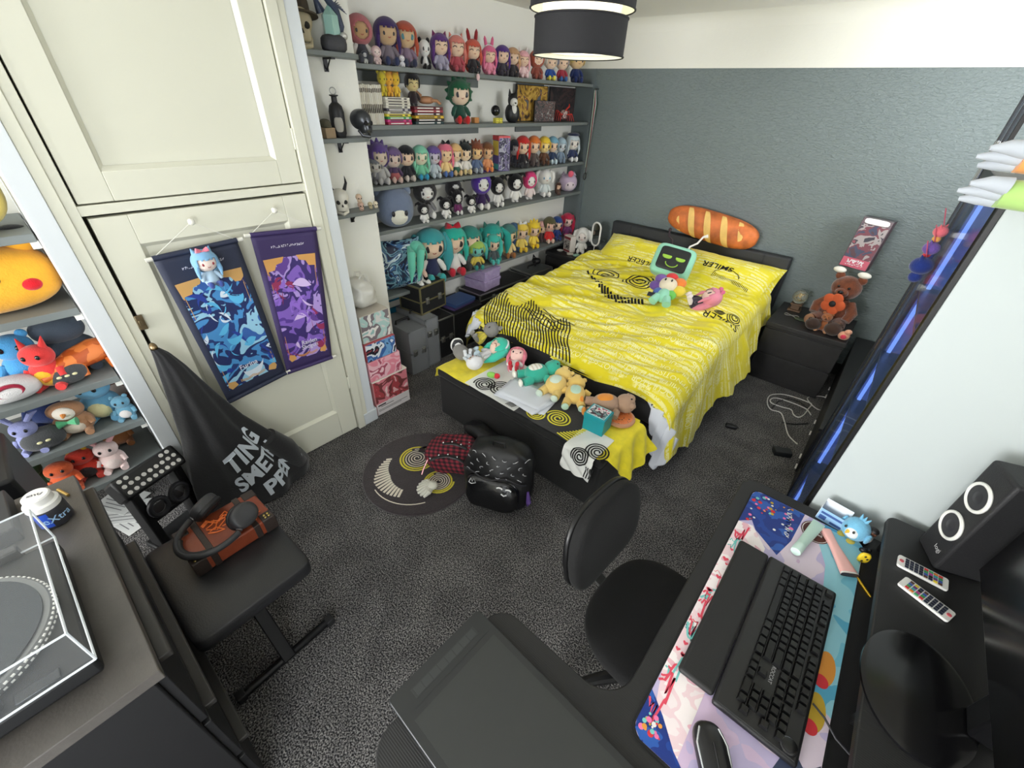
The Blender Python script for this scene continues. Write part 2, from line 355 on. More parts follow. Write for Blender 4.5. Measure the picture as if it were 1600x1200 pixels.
# ================================================================== THE BED
def duvetmat(key, base, pale, amt=.5):
    m = mat((0, 0, 0), .85, key=key, spec=.2); nt = m.node_tree; b = nt.nodes['Principled BSDF']; b.inputs['Sheen Weight'].default_value = .2
    tc = nt.nodes.new('ShaderNodeTexCoord')
    def N(t, **k):
        n = nt.nodes.new(t)
        for a, v in k.items():
            n.inputs[a.replace('_', ' ')].default_value = v
        return n
    uv = tc.outputs['UV']
    # rows of small pale lettering: hashed cells inside rows
    br = N('ShaderNodeTexBrick', Scale=1.0); br.offset = .37; br.squash = 1
    br.inputs['Brick Width'].default_value = .21; br.inputs['Row Height'].default_value = .032; br.inputs['Mortar Size'].default_value = .007; br.inputs['Mortar Smooth'].default_value = .1
    br.inputs['Color1'].default_value = (1, 1, 1, 1); br.inputs['Color2'].default_value = (.35, .35, .35, 1); br.inputs['Mortar'].default_value = (0, 0, 0, 1)
    v = N('ShaderNodeTexVoronoi', Scale=95.0, Randomness=.7); v.distance = 'CHEBYCHEV'; v.feature = 'DISTANCE_TO_EDGE'
    mt = nt.nodes.new('ShaderNodeMath'); mt.operation = 'LESS_THAN'; mt.inputs[1].default_value = .22
    ml = nt.nodes.new('ShaderNodeMath'); ml.operation = 'MULTIPLY'
    nz = N('ShaderNodeTexNoise', Scale=5.5, Detail=2.0); cr = nt.nodes.new('ShaderNodeValToRGB'); cr.color_ramp.elements[0].position = .42; cr.color_ramp.elements[1].position = .5
    ml2 = nt.nodes.new('ShaderNodeMath'); ml2.operation = 'MULTIPLY'; ml3 = nt.nodes.new('ShaderNodeMath'); ml3.operation = 'MULTIPLY'; ml3.inputs[1].default_value = amt
    for n in (br, v, nz): nt.links.new(uv, n.inputs['Vector'])
    nt.links.new(v.outputs[0], mt.inputs[0]); nt.links.new(mt.outputs[0], ml.inputs[0]); nt.links.new(br.outputs['Color'], ml.inputs[1])
    nt.links.new(nz.outputs['Fac'], cr.inputs['Fac']); nt.links.new(ml.outputs[0], ml2.inputs[0]); nt.links.new(cr.outputs['Color'], ml2.inputs[1]); nt.links.new(ml2.outputs[0], ml3.inputs[0])
    mx = nt.nodes.new('ShaderNodeMix'); mx.data_type = 'RGBA'; mx.inputs[6].default_value = lin(base); mx.inputs[7].default_value = lin(pale)
    nt.links.new(ml3.outputs[0], mx.inputs[0]); nt.links.new(mx.outputs[2], b.inputs['Base Color'])
    bn = N('ShaderNodeTexNoise', Scale=26.0, Detail=4.0, Distortion=.7); bp = nt.nodes.new('ShaderNodeBump'); bp.inputs['Strength'].default_value = .4; bp.inputs['Distance'].default_value = .01
    nt.links.new(tc.outputs['Object'], bn.inputs['Vector']); nt.links.new(bn.outputs['Fac'], bp.inputs['Height']); nt.links.new(bp.outputs['Normal'], b.inputs['Normal'])
    return m
YEL = (230, 214, 44); PALE = (246, 242, 176)
DUV = duvetmat('duvet', YEL, PALE, .95); INK = mat((22, 21, 20), .9); PALEM = mat(PALE, .85, sheen=.2)
LEATH = mat((40, 42, 45), .55, bump=.25, bs=500); VELV = mat((11, 11, 12), .8, sheen=.12, bump=.2, bs=120, var=.3, vs=6)
bed = thing('bed', 'black upholstered double bed with yellow bedding against the grey wall', 'bed', (-1.26, 2.95, 0))
BX, BY = -1.26, 2.95
def bl(a, b): return (a[0] - BX, a[1] - BY, a[2]), (b[0] - BX, b[1] - BY, b[2])
MB().b2(*bl((-2.02, 1.9, .02), (-.50, 3.93, .27))).out('bed_base', VELV, bed, bev=.03, seg=4)
hb = MB().b2(*bl((-2.065, 3.925, 0), (-.465, 3.995, .835))).out('headboard', LEATH, bed, bev=.018, seg=4)
mb = MB()
for x in (-1.86, -1.26, -.66): mb.b2(*bl((x - .0015, 3.922, .4), (x + .0015, 3.926, .825)))
mb.out('seam', mat((28, 29, 31), .7), hb)
MB().b2(*bl((-1.98, 1.93, .27), (-.54, 3.92, .46))).out('mattress', mat((28, 28, 30), .9, sheen=.2), bed, bev=.05, seg=5)
# duvet surface: a = distance across from the middle, b = y
def hill(x, y): # height of the soft top
    t = max(0, min(1, (y - 1.93) / .55)); base = .475 + .125 * t ** .8
    base += .05 * math.exp(-((y - 3.45) / .35) ** 2) + .022 * math.sin(3.1 * x + 1.3 * y) * t
    q = Vector((x * 1.5 + y * .9, y * 5.2 - x * 1.7, 0))
    r = noise.noise(q) * .036 + (abs(noise.noise(q * 1.9 + Vector((4, 2, 1)))) - .2) * -.05
    q2 = Vector((x * 2.6 - y * 1.2, y * 11 - x * 4.5, 3)); r -= (abs(noise.noise(q2)) - .2) * .026
    q3 = Vector((x * 9, y * 5, 7)); r += noise.noise(q3) * .006
    return base + r * (.35 + .65 * t)
HL = .83; HR = .80   # half widths to left and right edge of the top
def duv(a, b):
    side = 0
    hw = HL if a < 0 else HR
    s = abs(a); sg = -1 if a < 0 else 1; R = .11
    foot = 1.925 + .03 * math.sin(a * 5) + (.03 if a < 0 else -.0)
    y = b
    x = -1.26 + sg * min(s, hw)
    z = hill(x, y)
    if s > hw - R:
        d = s - (hw - R); al = min(d / R, PI / 2)
        x = -1.26 + sg * (hw - R + R * math.sin(al)); z -= R * (1 - math.cos(al))
        ex = d - R * PI / 2
        if ex > 0:
            z -= ex; fold = noise.noise(Vector((y * 5.5, ex * 1.1, sg * 3))) * .055 + noise.noise(Vector((y * 13, ex * 2, sg * 5))) * .02
            x += sg * (ex * ((.16 + .28 * max(0, min(1, (b - 2.4) / .5)) * max(0, min(1, (3.42 - b) / .3))) if sg > 0 else .05) + fold * min(1, ex / .1))
            if sg > 0: y -= ex * .25 * max(0, 1 - (b - 1.9) / .7)
    if b < 2.0:   # roll over the foot
        q = 2.0 - b; al = min(q / .07, PI / 2); y = 2.0 - .07 * math.sin(al) + (y - b); z -= .07 * (1 - math.cos(al)) + max(0, q - .11)
    return Vector((x, y, z))
def hangR(b):
    t = max(0, min(1, (b - 1.9) / .4)); t = t * t * (3 - 2 * t)
    return (.28 + .04 * math.sin(b * 4.3) + .13 * max(0, 1 - abs(b - 2.35) / .5) - .12 * max(0, (b - 2.9) / .8)) * (.62 + .38 * t)
def duvN(a, b, off=.0022):
    p = duv(a, b); u = duv(a + .004, b) - p; v = duv(a, b + .004) - p; n = u.cross(v)
    if n.length > 0: n.normalize()
    return p + n * off - Vector((BX, BY, 0))
mb = MB(); nu, nv = 230, 200
def gf(i, j):
    b = 1.9 + .0 * i + (3.72 - 1.9) * j
    aL = -(HL + .06 + .16 + .03 * math.sin(b * 6)); aR = HR + .06 + hangR(b)
    a = aL + (aR - aL) * i
    bb = b
    if j < .03: bb = b - .02 * math.sin(a * 9)
    return duv(a, bb) - Vector((BX, BY, 0))
mb.grid(gf, nu, nv)
uvs = []
for j in range(nv + 1):
    b = 1.9 + 1.82 * j / nv; aL = -(HL + .22 + .03 * math.sin(b * 6)); aR = HR + .06 + hangR(b)
    for i in range(nu + 1): uvs.append((aL + (aR - aL) * i / nu, b))
nbase = len(mb.v)
# black print: wavy stripes at the foot
for k in range(30):
    a = -.64 + k * .0255
    top = 2.27 + .07 * math.sin(k * .5) - max(0, k - 22) * .012
    ribbon(mb, [(a + .008 * math.sin(t[1] * 30 + k * .2) - .75 * (t[1] - 1.93) + .16 * max(0, t[1] - 2.12), t[1]) for t in line((a + .0, 1.93), (a, top), 26)], .0085, duvN, 1)
for k in range(5):
    ribbon(mb, [(t[0], t[1] + .012 * math.sin(t[0] * 24 + k)) for t in line((-.50 + k * .03, 2.20 + k * .018), (-.13 + k * .016, 2.10 + k * .03), 26)], .007, duvN, 1)
# row of short black teeth and two swirling eyes below the pillows
def tooth(p, q, wd): ribbon(mb, line(p, q, 5), wd, duvN, 1)
def toA(u, v): # pixel of the photo to duvet coordinates
    q = P(u, v, z=.63); return q.x + 1.26, q.y
for i in range(17):
    t = i / 16; u = 919 + 84 * t; v = 421 + 47 * t + 13 * math.sin(t * PI)
    A = toA(u, v - 3 - 4 * math.sin(t * PI)); B = toA(u + 3, v + 3 + 4 * math.sin(t * PI)); tooth(A, B, .016)
a0 = toA(947, 424)
for r in (.115, .075, .035):
    ribbon(mb, [(a0[0] + r * 1.0 * math.cos(t), a0[1] + r * .62 * math.sin(t)) for t in [2 * PI * i / 40 for i in range(41)]], .009, duvN, 1)
a1 = toA(1000, 440)
ribbon(mb, [(a1[0] + q[0], a1[1] + q[1]) for q in spiral(0, 0, .015, .135, 4.6, 150, 1, .95)], .010, duvN, 1)
mb.text('SMILER', .075, None, 1, lambda x, y: duvN(toA(1012, 418)[0] - x, toA(1012, 418)[1] - y))
c = toA(1128, 497)
ribbon(mb, [(c[0] + q[0] + .06, c[1] + q[1] + .07) for q in spiral(0, 0, .01, .055, 3, 70)], .006, duvN, 1)
ribbon(mb, [(c[0] + q[0] - .04, c[1] + q[1] + .07) for q in spiral(0, 0, .01, .04, 3, 70)], .006, duvN, 1)
mb.text('SMILER', .085, None, 1, lambda x, y: duvN(c[0] - x, c[1] - y))
# pale lettering rows near the hanging hem
random.seed(3)
W = ['CORRECT', 'SMILE ALWAYS', 'PROCESS', 'JOIN US', 'THE MARMALISER', 'ADVOCATE', 'HAPPY', 'SMILER', 'INOCULATOR', 'HYPNOTISER', 'GIGGLER']
for r in range(11):
    b = 1.99 + r * .058; a = -.02 + .1 * math.sin(r * 2.1)
    while a < HR + .22:
        s_ = random.choice(W); wd = len(s_) * .027
        if not (b > 2.5 and a < .1):
            mb.text(s_, .046, None, 2, lambda x, y, a=a, b=b, wd=wd: duvN(a + wd / 2 - x, b - y))
        a += wd + .035
du = mb.out('duvet', [DUV, INK, PALEM], bed, smooth=60)
ul = du.data.uv_layers.new(name='UVMap'); uvs += [(0, 0)] * (len(du.data.vertices) - len(uvs))
for l in du.data.loops: ul.data[l.index].uv = uvs[l.vertex_index]
# white lining showing at both corners of the duvet
LIN = mat((222, 226, 234), .8, sheen=.2)
def lining(name, pts_top, pts_bot):
    n = len(pts_top); mb = MB()
    def fn(i, j):
        k = min(int(i * (n - 1)), n - 2); f = i * (n - 1) - k
        T = Vector(pts_top[k]).lerp(Vector(pts_top[k + 1]), f); B = Vector(pts_bot[k]).lerp(Vector(pts_bot[k + 1]), f)
        p = T.lerp(B, j); w_ = .012 * math.sin(i * 26 + j * 2) + .006 * noise.noise(p * 20)
        return p + Vector((w_, w_ * .6, 0)) - Vector((BX, BY, 0))
    return mb.grid(fn, 30, 16)
g = lining('l', [(-.62, 1.93, .43), (-.53, 1.925, .41), (-.46, 1.94, .34), (-.42, 1.96, .26)], [(-.56, 1.915, .33), (-.52, 1.89, .16), (-.47, 1.86, .06), (-.43, 1.88, .12)])
g.out('duvet_lining', LIN, bed, solid=.006)
g = lining('l', [(-1.93, 1.93, .46), (-1.98, 1.94, .47), (-2.05, 2.0, .48), (-2.09, 2.08, .46)], [(-1.97, 1.92, .40), (-2.02, 1.90, .34), (-2.08, 1.93, .28), (-2.12, 2.02, .30)])
g.out('duvet_lining', LIN, bed, solid=.006)
# pillows
PIL = duvetmat('pillowcase', (240, 224, 50), PALE, .95)
def pillow(name, w, d, h, M, mats, parent=None, extra=None, pw=3.2, uvs=True, seed=1):
    def f(sg):
        def g(i, j):
            x = (i * 2 - 1); y = (j * 2 - 1)
            t = max(0, (1 - abs(x) ** pw)) ** .62 * max(0, (1 - abs(y) ** pw)) ** .62
            k = 1 - .10 * (1 - abs(x)) * 0 - .07 * (1 - y * y) * 0
            bx = w / 2 * x * (1 - .06 * (1 - y * y)); by = d / 2 * y * (1 - .07 * (1 - x * x))
            wr = .012 * noise.noise(Vector((x * 3 + seed, y * 3, sg))) * (1 if abs(x) < .99 else 0) + .008 * noise.noise(Vector((x * 9 + seed, y * 4, sg)))
            return Vector((bx, by, sg * h / 2 * t + wr * t))
        return g
    mb = MB(); mb.grid(f(1), 36, 28); k = len(mb.v); mb.grid(f(-1), 36, 28)
    if extra: extra(mb, lambda x, y: f(1)(x / w + .5, y / d + .5) + Vector((0, 0, .004)))
    o = mb.out(name, mats, parent, smooth=60, M=M)
    ul = o.data.uv_layers.new(name='UVMap')
    for l in o.data.loops:
        c_ = o.data.vertices[l.vertex_index].co; ul.data[l.index].uv = (c_.x, c_.y)
    return o
def ex1(mb, f):
    mb.text('SMILER', .085, None, 1, lambda x, y: f(-x - .03, -y + .02), bold=.01)
    for k in range(26): ribbon(mb, line((-.02 + k * .012, -.06 - k * .002), (-.03 + k * .0125, -.2), 8), .004, f, 1)
    ribbon(mb, [(.08 + .1 * math.cos(t), -.06 + .07 * math.sin(t)) for t in [PI * i / 20 for i in range(21)]], .006, f, 1)
def ex2(mb, f): mb.text('SMILER', .08, None, 1, lambda x, y: f(-x + .1, -y - .14), bold=.005)
B3 = Vector((BX, BY, 0))
for lab, cen, rot, exx, sd in (('pillow', (-1.62, 3.655, .635), (.42, .0, .03), ex2, 1), ('pillow', (-.87, 3.60, .66), (.42, .02, -.05), ex1, 5), ('pillow', (-.84, 3.70, .625), (.5, 0, .02), None, 8)):
    o = pillow('pillow', .76, .50, .17, TR(*cen) @ RM(*rot), [PIL, INK, PALEM], None, exx, seed=sd)
    tag(o, {1: 'yellow lettered pillow at the left side of the headboard', 5: 'front yellow pillow with printed word and black stripes on the right of the bed', 8: 'rear yellow pillow tucked behind the one with black stripes'}[sd], 'pillow', 'yellow bed pillows')
# bread pillow
def bread(q):
    return Vector((q.x, q.y, q.z + .06 * (1 - (q.x / .4) ** 2) * .5))
br = thing('bread_pillow', 'brown bread loaf shaped pillow resting on the headboard', 'pillow', (-1.13, 3.915, .955), 0)
BM = mat((196, 106, 52), .6, var=.45, vs=9, bump=.4, bs=30); CM = mat((232, 190, 110), .7, var=.12, vs=14)
T = RM(0, math.radians(6), 0)
MB().sell((0, 0, 0), (.385, .085, .118), .72, .6, 48, 20, 0, T).out('crust', BM, br, smooth=60)
for k in range(5):
    xc = -.29 + k * .142; mb = MB()
    def fs(i, j):
        a = -1.3 + 2.6 * j; x = xc + (i - .5) * .058 * math.sin(PI * (.1 + .8 * j)) ** .5 + .11 * (j - .5) * -1.0
        e = max(0, 1 - (abs(x) / .385) ** 2.9) ** .38
        return T @ Vector((x, -(.086 * e * math.cos(a) ** .6 if math.cos(a) > 0 else 0) - .004, (.119 * e) * math.sin(a)))
    mb.grid(fs, 6, 22).out('score_mark', CM, br, smooth=60)
# ------------------------------------------------ storage bench at the foot
BXc, BYc = -1.2, 1.635
bench = thing('storage_bench', 'long black velvet storage bench at the foot of the bed', 'bench', (BXc, BYc, 0))
MB().b2((-.605, -.215, .0), (.605, .215, .30)).out('box', VELV, bench, bev=.018, seg=3)
MB().b2((-.612, -.22, .30), (.612, .22, .352)).out('lid', VELV, bench, bev=.016, seg=3)
BZ = .353
def cloth(name, lab, x0, x1, y0, y1, m, deco=None, dropF=0, dropR=0, dropL=0, mats=None, lift=.004, cat='blanket'):
    """cloth lying on the bench lid; drops hang over the front, right or left edge"""
    def c(a, b):
        x, y, z = a, b, BZ + lift + .0035 * (1 + noise.noise(Vector((a * 9, b * 9, 2)))) + .002 * math.sin(a * 30 + b * 11)
        ex = 0
        if a > -.588: d = a + .588; x = -.588 + .012 * min(1, d / .02) + .62 * d; z -= max(0, d - .01) * .72; ex = d
        if a < -1.812: d = -1.812 - a; x = -1.812 - .012 * min(1, d / .02) - .02 * d; z -= max(0, d - .01); ex = d
        if b < 1.413: d = 1.413 - b; y = 1.413 - .014 * min(1, d / .02) - .03 * d; z -= max(0, d - .01); ex = max(ex, d)
        f = .012 * math.sin((a + b) * 42) * min(1, ex / .08)
        return Vector((x + (f if a > -.588 or a < -1.812 else 0) + lift * .3, y - lift - (abs(f) if b < 1.413 else 0), max(z, .01)))
    mb = MB(); A0 = x0 - dropL; A1 = x1 + dropR; B0 = y0 - dropF
    def g(i, j):
        a = A0 + (A1 - A0) * i; b = B0 + (y1 - B0) * j
        if dropR and a > -.6: b = B0 + .02 + (y1 - B0 - .04) * j + .3 * (a + .6) * (1 - j)
        return c(a, b)
    mb.grid(g, 60, 44)
    def cn(a, b):
        p = c(a, b); n = (c(a + .003, b) - p).cross(c(a, b + .003) - p); n = n.normalized() if n.length else Vector((0, 0, 1))
        return p + n * .0025
    if deco: deco(mb, cn)
    return tag(mb.out(name, mats or m, None, smooth=60, solid=0), lab, cat)
BLY = mat((240, 222, 30), .85, sheen=.3, bump=.3, bs=80, var=.12, vs=20); BLW = mat((232, 233, 228), .85, sheen=.3, bump=.3, bs=80); BLK = mat((38, 37, 38), .9, sheen=.3, bump=.3, bs=80)
def decoW(mb, f):
    for cx, cy, r in ((-1.46, 1.50, .055), (-1.36, 1.53, .06)): ribbon(mb, [(cx + q[0], cy + q[1]) for q in spiral(0, 0, .01, r * 1.25, 3.6, 130)], .0085, f, 1)
    for k in range(5): ribbon(mb, line((-1.24 + k * .011, 1.44), (-1.22 + k * .011, 1.50), 6), .005, f, 1)
def decoB(mb, f):
    for cx, cy, r in ((-1.06, 1.49, .062), (-.94, 1.54, .075)): ribbon(mb, [(cx + q[0], cy + q[1]) for q in spiral(0, 0, .008, r, 3.5, 110, 1, .9)], .009, f, 1)
    for k in range(9): ribbon(mb, line((-.80 + k * .004, 1.435 + k * .017), (-.875 + k * .010, 1.44 + k * .014), 4), .009, f, 1)
def decoC(mb, f):
    for cx, cy, r in ((-.70, 1.38, .045), (-.64, 1.46, .055)): ribbon(mb, [(cx + q[0], cy + q[1]) for q in spiral(0, 0, .008, r * 1.1, 3.6, 130, 1, 1.1)], .0075, f, 1)
    for k in range(4): ribbon(mb, line((-.655 + k * .013, 1.28), (-.652 + k * .012, 1.35), 6), .006, f, 1)
cloth('yellow_blanket', 'bright yellow blanket hanging over the left end of the bench', -1.80, -1.52, 1.42, 1.82, BLY, dropL=.10, lift=.003)
cloth('white_blanket', 'white blanket with black spirals under the teal-haired doll on the bench', -1.56, -1.13, 1.425, 1.84, BLW, decoW, mats=[BLW, INK], lift=.006)
cloth('black_blanket', 'black blanket with yellow spirals in the middle of the bench', -1.16, -.76, 1.425, 1.83, BLK, decoB, mats=[BLK, mat((232, 222, 70), .8)], lift=.009)
cloth('yellow_blanket', 'yellow blanket falling over the right end of the bench beside the bed', -.80, -.60, 1.42, 1.84, BLY, dropR=.17, lift=.006)
cloth('white_blanket', 'white blanket with black spirals draped over the front right corner of the bench', -.80, -.625, 1.42, 1.60, BLW, decoC, mats=[BLW, INK], dropF=.16, lift=.010)
# ================================================================== PLUSH TOYS
# one unit-high seated doll facing +X; part meshes are shared between the dolls
PM = {}
def part(key, fn):
    if key not in PM:
        mb = fn(); me = bpy.data.meshes.new(key); me.from_pydata([tuple(v) for v in mb.v], [], mb.f); me.materials.append(None)
        me.update(); me.polygons.foreach_set('use_smooth', [True] * len(me.polygons)); me.set_sharp_from_angle(angle=math.radians(50)); PM[key] = me
    return PM[key]
def addp(name, key, fn, m, parent, solid=0, M=None):
    o = bpy.data.objects.new(name, part(key, fn)); S.collection.objects.link(o); o.parent = parent
    if M is not None: o.matrix_basis = M
    if solid: q = o.modifiers.new('s', 'SOLIDIFY'); q.thickness = solid; q.offset = 1
    o.material_slots[0].link = 'OBJECT'; o.material_slots[0].material = m; return o
SKIN = (240, 208, 180); HC = Vector((0, 0, .66)); HR_ = (.245, .275, .265)
def f_head(): return MB().sell(HC, HR_, 1, nu=22, nv=14)
def f_body(): return MB().lathe([(.02, .0), (.15, .03), (.175, .13), (.15, .26), (.105, .40), (.02, .46)], 18)
def f_skirt(): return MB().lathe([(.13, .30), (.17, .22), (.24, .10), (.235, .09), (.1, .12)], 20)
def f_arm(s):
    return lambda: MB().tube([(.02, s * .11, .37), (.05, s * .17, .31), (.09, s * .215, .22), (.11, s * .225, .17)], [.055, .058, .055, .035], 10)
def f_leg(s):
    return lambda: MB().tube([(.04, s * .08, .075), (.16, s * .095, .075), (.28, s * .11, .075)], [.075, .07, .062], 12).sell((.30, s * .112, .095), (.06, .068, .095), 1, nu=14, nv=8)
def f_standleg(s): return lambda: MB().tube([(0, s * .075, .16), (0, s * .08, .03)], [.07, .062], 12).sell((.03, s * .082, .035), (.095, .065, .035), 1, nu=14, nv=8)
def f_hair(kind):
    def f():
        def keep(g):
            a = (g.x - HC.x) / HR_[0]; b = (g.z - HC.z) / HR_[2]; y = (g.y) / HR_[1]
            if kind == 'hood': return not (a > 0 and (y * y * 1.35 + (b + .12) ** 2 * 1.25) < .50)
            fr = .22 + .16 * abs(math.sin(y * 7.5)) + (.0 if abs(y) < .72 else -.6)
            if b > fr: return True
            return a < (.28 if kind != 'short' else .1) and b > (-.95 if kind != 'short' else -.45)
        mb = MB().sell(HC, [r * 1.075 for r in HR_], 1, nu=40, nv=26, keep=keep)
        if kind == 'spiky':
            for i in range(9):
                a = -1.9 + i * .48; p = HC + Vector((-.02, .25 * math.sin(a), .26 * math.cos(a))); mb.tube([p * 1, p + Vector((-.01, .11 * math.sin(a), .12 * math.cos(a)))], [.085, .006], 8)
        return mb
    return f
def f_long(): 
    return MB().sell((-.13, 0, .42), (.13, .27, .40), .8, nu=24, nv=12).tube([(.10, .24, .62), (.13, .265, .45), (.10, .26, .25)], [.06, .055, .02], 8).tube([(.10, -.24, .62), (.13, -.265, .45), (.10, -.26, .25)], [.06, .055, .02], 8)
def f_tail(s, big): 
    k = 1.25 if big else .9
    return lambda: MB().sell((-.02, s * .29, .80), (.07, .06, .07), 1, nu=12, nv=8).tube([(-.02, s * .30, .80), (0, s * .37 * k, .66), (.02, s * .38 * k, .40), (.04, s * .35 * k, .14)], [.05, .105, .11, .025], 12)
def f_ear(kind, s):
    def f():
        mb = MB()
        if kind == 'bunny': mb.tube([(-.02, s * .11, .88), (-.03, s * .13, 1.0), (-.05, s * .16, 1.16), (-.06, s * .17, 1.24)], [.045, .065, .055, .012], 12, flat=1)
        elif kind == 'cat': mb.tube([(-.02, s * .15, .84), (-.03, s * .21, 1.02)], [.10, .008], 10)
        elif kind == 'round': mb.sell((-.03, s * .20, .90), (.05, .095, .095), 1, nu=16, nv=10)
        elif kind == 'jester': mb.tube([(-.02, s * .12, .84), (-.03, s * .26, .96), (-.02, s * .38, .92), (0, s * .44, .82)], [.12, .085, .05, .012], 12)
        elif kind == 'flop': mb.tube([(-.02, s * .22, .84), (.0, s * .33, .78), (.02, s * .36, .60), (.03, s * .33, .46)], [.05, .075, .075, .03], 12)
        elif kind == 'horn': mb.tube([(.0, s * .13, .88), (.0, s * .19, 1.02), (-.02, s * .17, 1.10)], [.045, .03, .005], 10)
        return mb
    return f
def f_eye(kind, s):
    def f():
        mb = MB(); y = s * .115
        def on(dy, dz, off=.0):
            yy = (y + dy) / HR_[1]; zz = (dz) / HR_[2]; return Vector((HR_[0] * math.sqrt(max(0, 1 - yy * yy - zz * zz)) + off, y + dy, .66 + dz))
        if kind == 'closed': mb.tube([on(.055 * math.cos(t), -.03 + .04 * math.sin(t)) for t in [PI * i / 8 for i in range(9)]], .011, 6)
        else:
            r = .046 if kind == 'open' else .03
            c = on(0, -.03, -.004); mb.sell(c, (.012, r, r * 1.35), 1, nu=14, nv=8)
        return mb
    return f
def f_mouth(): return MB().tube([(.238, .03 * math.cos(t), .565 - .018 * math.sin(t)) for t in [PI * i / 6 for i in range(7)]], .007, 5)
def f_trim():
    pts = []
    for i in range(40):
        t = 2 * PI * i / 40; y = .60 * math.cos(t); b = -.12 + .63 * math.sin(t); a = math.sqrt(max(.02, 1 - y * y - b * b)); pts.append((HR_[0] * a * 1.06, HR_[1] * y, HC.z + HR_[2] * b))
    return MB().tube(pts, .022, 6, close=True)
def f_bow(): return MB().tube([(.1, 0, .93), (.1, .06, .955), (.1, .14, .98)], [.012, .05, .065], 10).tube([(.1, 0, .93), (.1, -.06, .955), (.1, -.14, .98)], [.012, .05, .065], 10).sell((.11, 0, .935), (.025, .025, .025), 1, nu=10, nv=6)
def f_beret(): return MB().sell((-.04, .03, .93), (.27, .27, .075), 1, nu=24, nv=10).tube([(-.04, .03, .99), (-.04, .03, 1.04)], .012, 6)
def f_band(): return MB().tube([(.02, .275 * math.cos(t), .67 + .285 * math.sin(t)) for t in [PI * (.12 + .76 * i / 16) for i in range(17)]], .035, 8)
def doll(label, h, hair, skin=SKIN, body=(90, 90, 95), leg=None, style='short', ears='', eyes='open', acc='', acol=(240, 240, 240), stand=False, earc=None, arm=None, loc=(0, 0, 0), rz=0, M=None, group=None, name='plush_doll', cat='plush doll', eyec=(40, 36, 44), sx=1):
    t = thing(name, label, cat, loc, rz, group, M=M)
    if M is None: t.scale = (h, h * sx, h)
    else: t.matrix_world = M @ Matrix.Diagonal((h, h * sx, h, 1))
    hm, sm, bm = plush(hair), plush(skin), plush(body); lm = plush(leg or body); em = plush(earc or hair); am = plush(arm or body)
    addp('head', 'head', f_head, sm, t)
    if style != 'bald':
        k = 'short' if style == 'short' else 'hood' if style == 'hood' else 'spiky' if style == 'spiky' else 'full'
        addp('hood' if k == 'hood' else 'hair', 'hair_' + k, f_hair(k), hm, t, solid=.02)
        if style == 'long': addp('hair_length', 'long', f_long, hm, t)
        if style in ('tails', 'bigtails'):
            for s in (-1, 1): addp('pigtail', 'tail%d%s' % (s, style), f_tail(s, style == 'bigtails'), hm, t)
    if k_ := ears:
        for s in (-1, 1): addp('ear', 'ear%s%d' % (k_, s), f_ear(k_, s), em, t)
    for s in (-1, 1):
        addp('eye', 'eye%s%d' % (eyes, s), f_eye(eyes, s), mat(eyec, .3), t)
        addp('arm', 'arm%d' % s, f_arm(s), am, t)
        addp('leg', ('sleg%d' if stand else 'leg%d') % s, (f_standleg if stand else f_leg)(s), lm, t)
    addp('mouth', 'mouth', f_mouth, mat((170, 70, 70), .6), t); 
    addp('body', 'body', f_body, bm, t, M=TR(0, 0, .06) if stand else None)
    if 'skirt' in acc: addp('skirt', 'skirt', f_skirt, plush(acol), t)
    if 'trim' in acc: addp('hood_trim', 'trim', f_trim, plush(acol), t)
    if 'bow' in acc: addp('bow', 'bow', f_bow, plush(acol), t)
    if 'beret' in acc: addp('beret', 'beret', f_beret, plush(acol), t)
    if 'band' in acc: addp('headband', 'band', f_band, plush(acol), t)
    return t
def onshelf(u, vtop, z, x=-2.60):
    """base point on a shelf plane and height, from a doll's centre column and top row in the photo"""
    lo, hi = 1.0, 4.2
    for _ in range(40):
        m_ = (lo + hi) / 2; q = Mc.transposed() @ Vector((x, m_, z - CAMZ)); uu = 800 - F * q.x / q.z
        if uu < u: lo = m_
        else: hi = m_
    # height: pixel row above that point
    y = lo; h = .02
    while h < .8:
        q = Mc.transposed() @ Vector((x, y, z + h - CAMZ)); v = 600 + F * q.y / q.z
        if v < vtop: break
        h += .004
    return Vector((x, y, z)), h
def face(loc, k=.55): return math.atan2(-loc[1] + 0, -loc[0]) * k
def row(z, items, group, x=-2.60):
    for it in items:
        u, vt, lab, kw = it; kw = dict(kw); xx = kw.pop('x', x)
        p, h = onshelf(u, vt, z, xx); p.z += .001
        tall = {'bunny': 1.22, 'cat': 1.02, 'horn': 1.08}.get(kw.get('ears', ''), .965)
        doll(lab, h / tall * kw.pop('k', 1), kw.pop('hair'), loc=p, rz=face(p), group=group, **kw)
SH1 = SH[0]
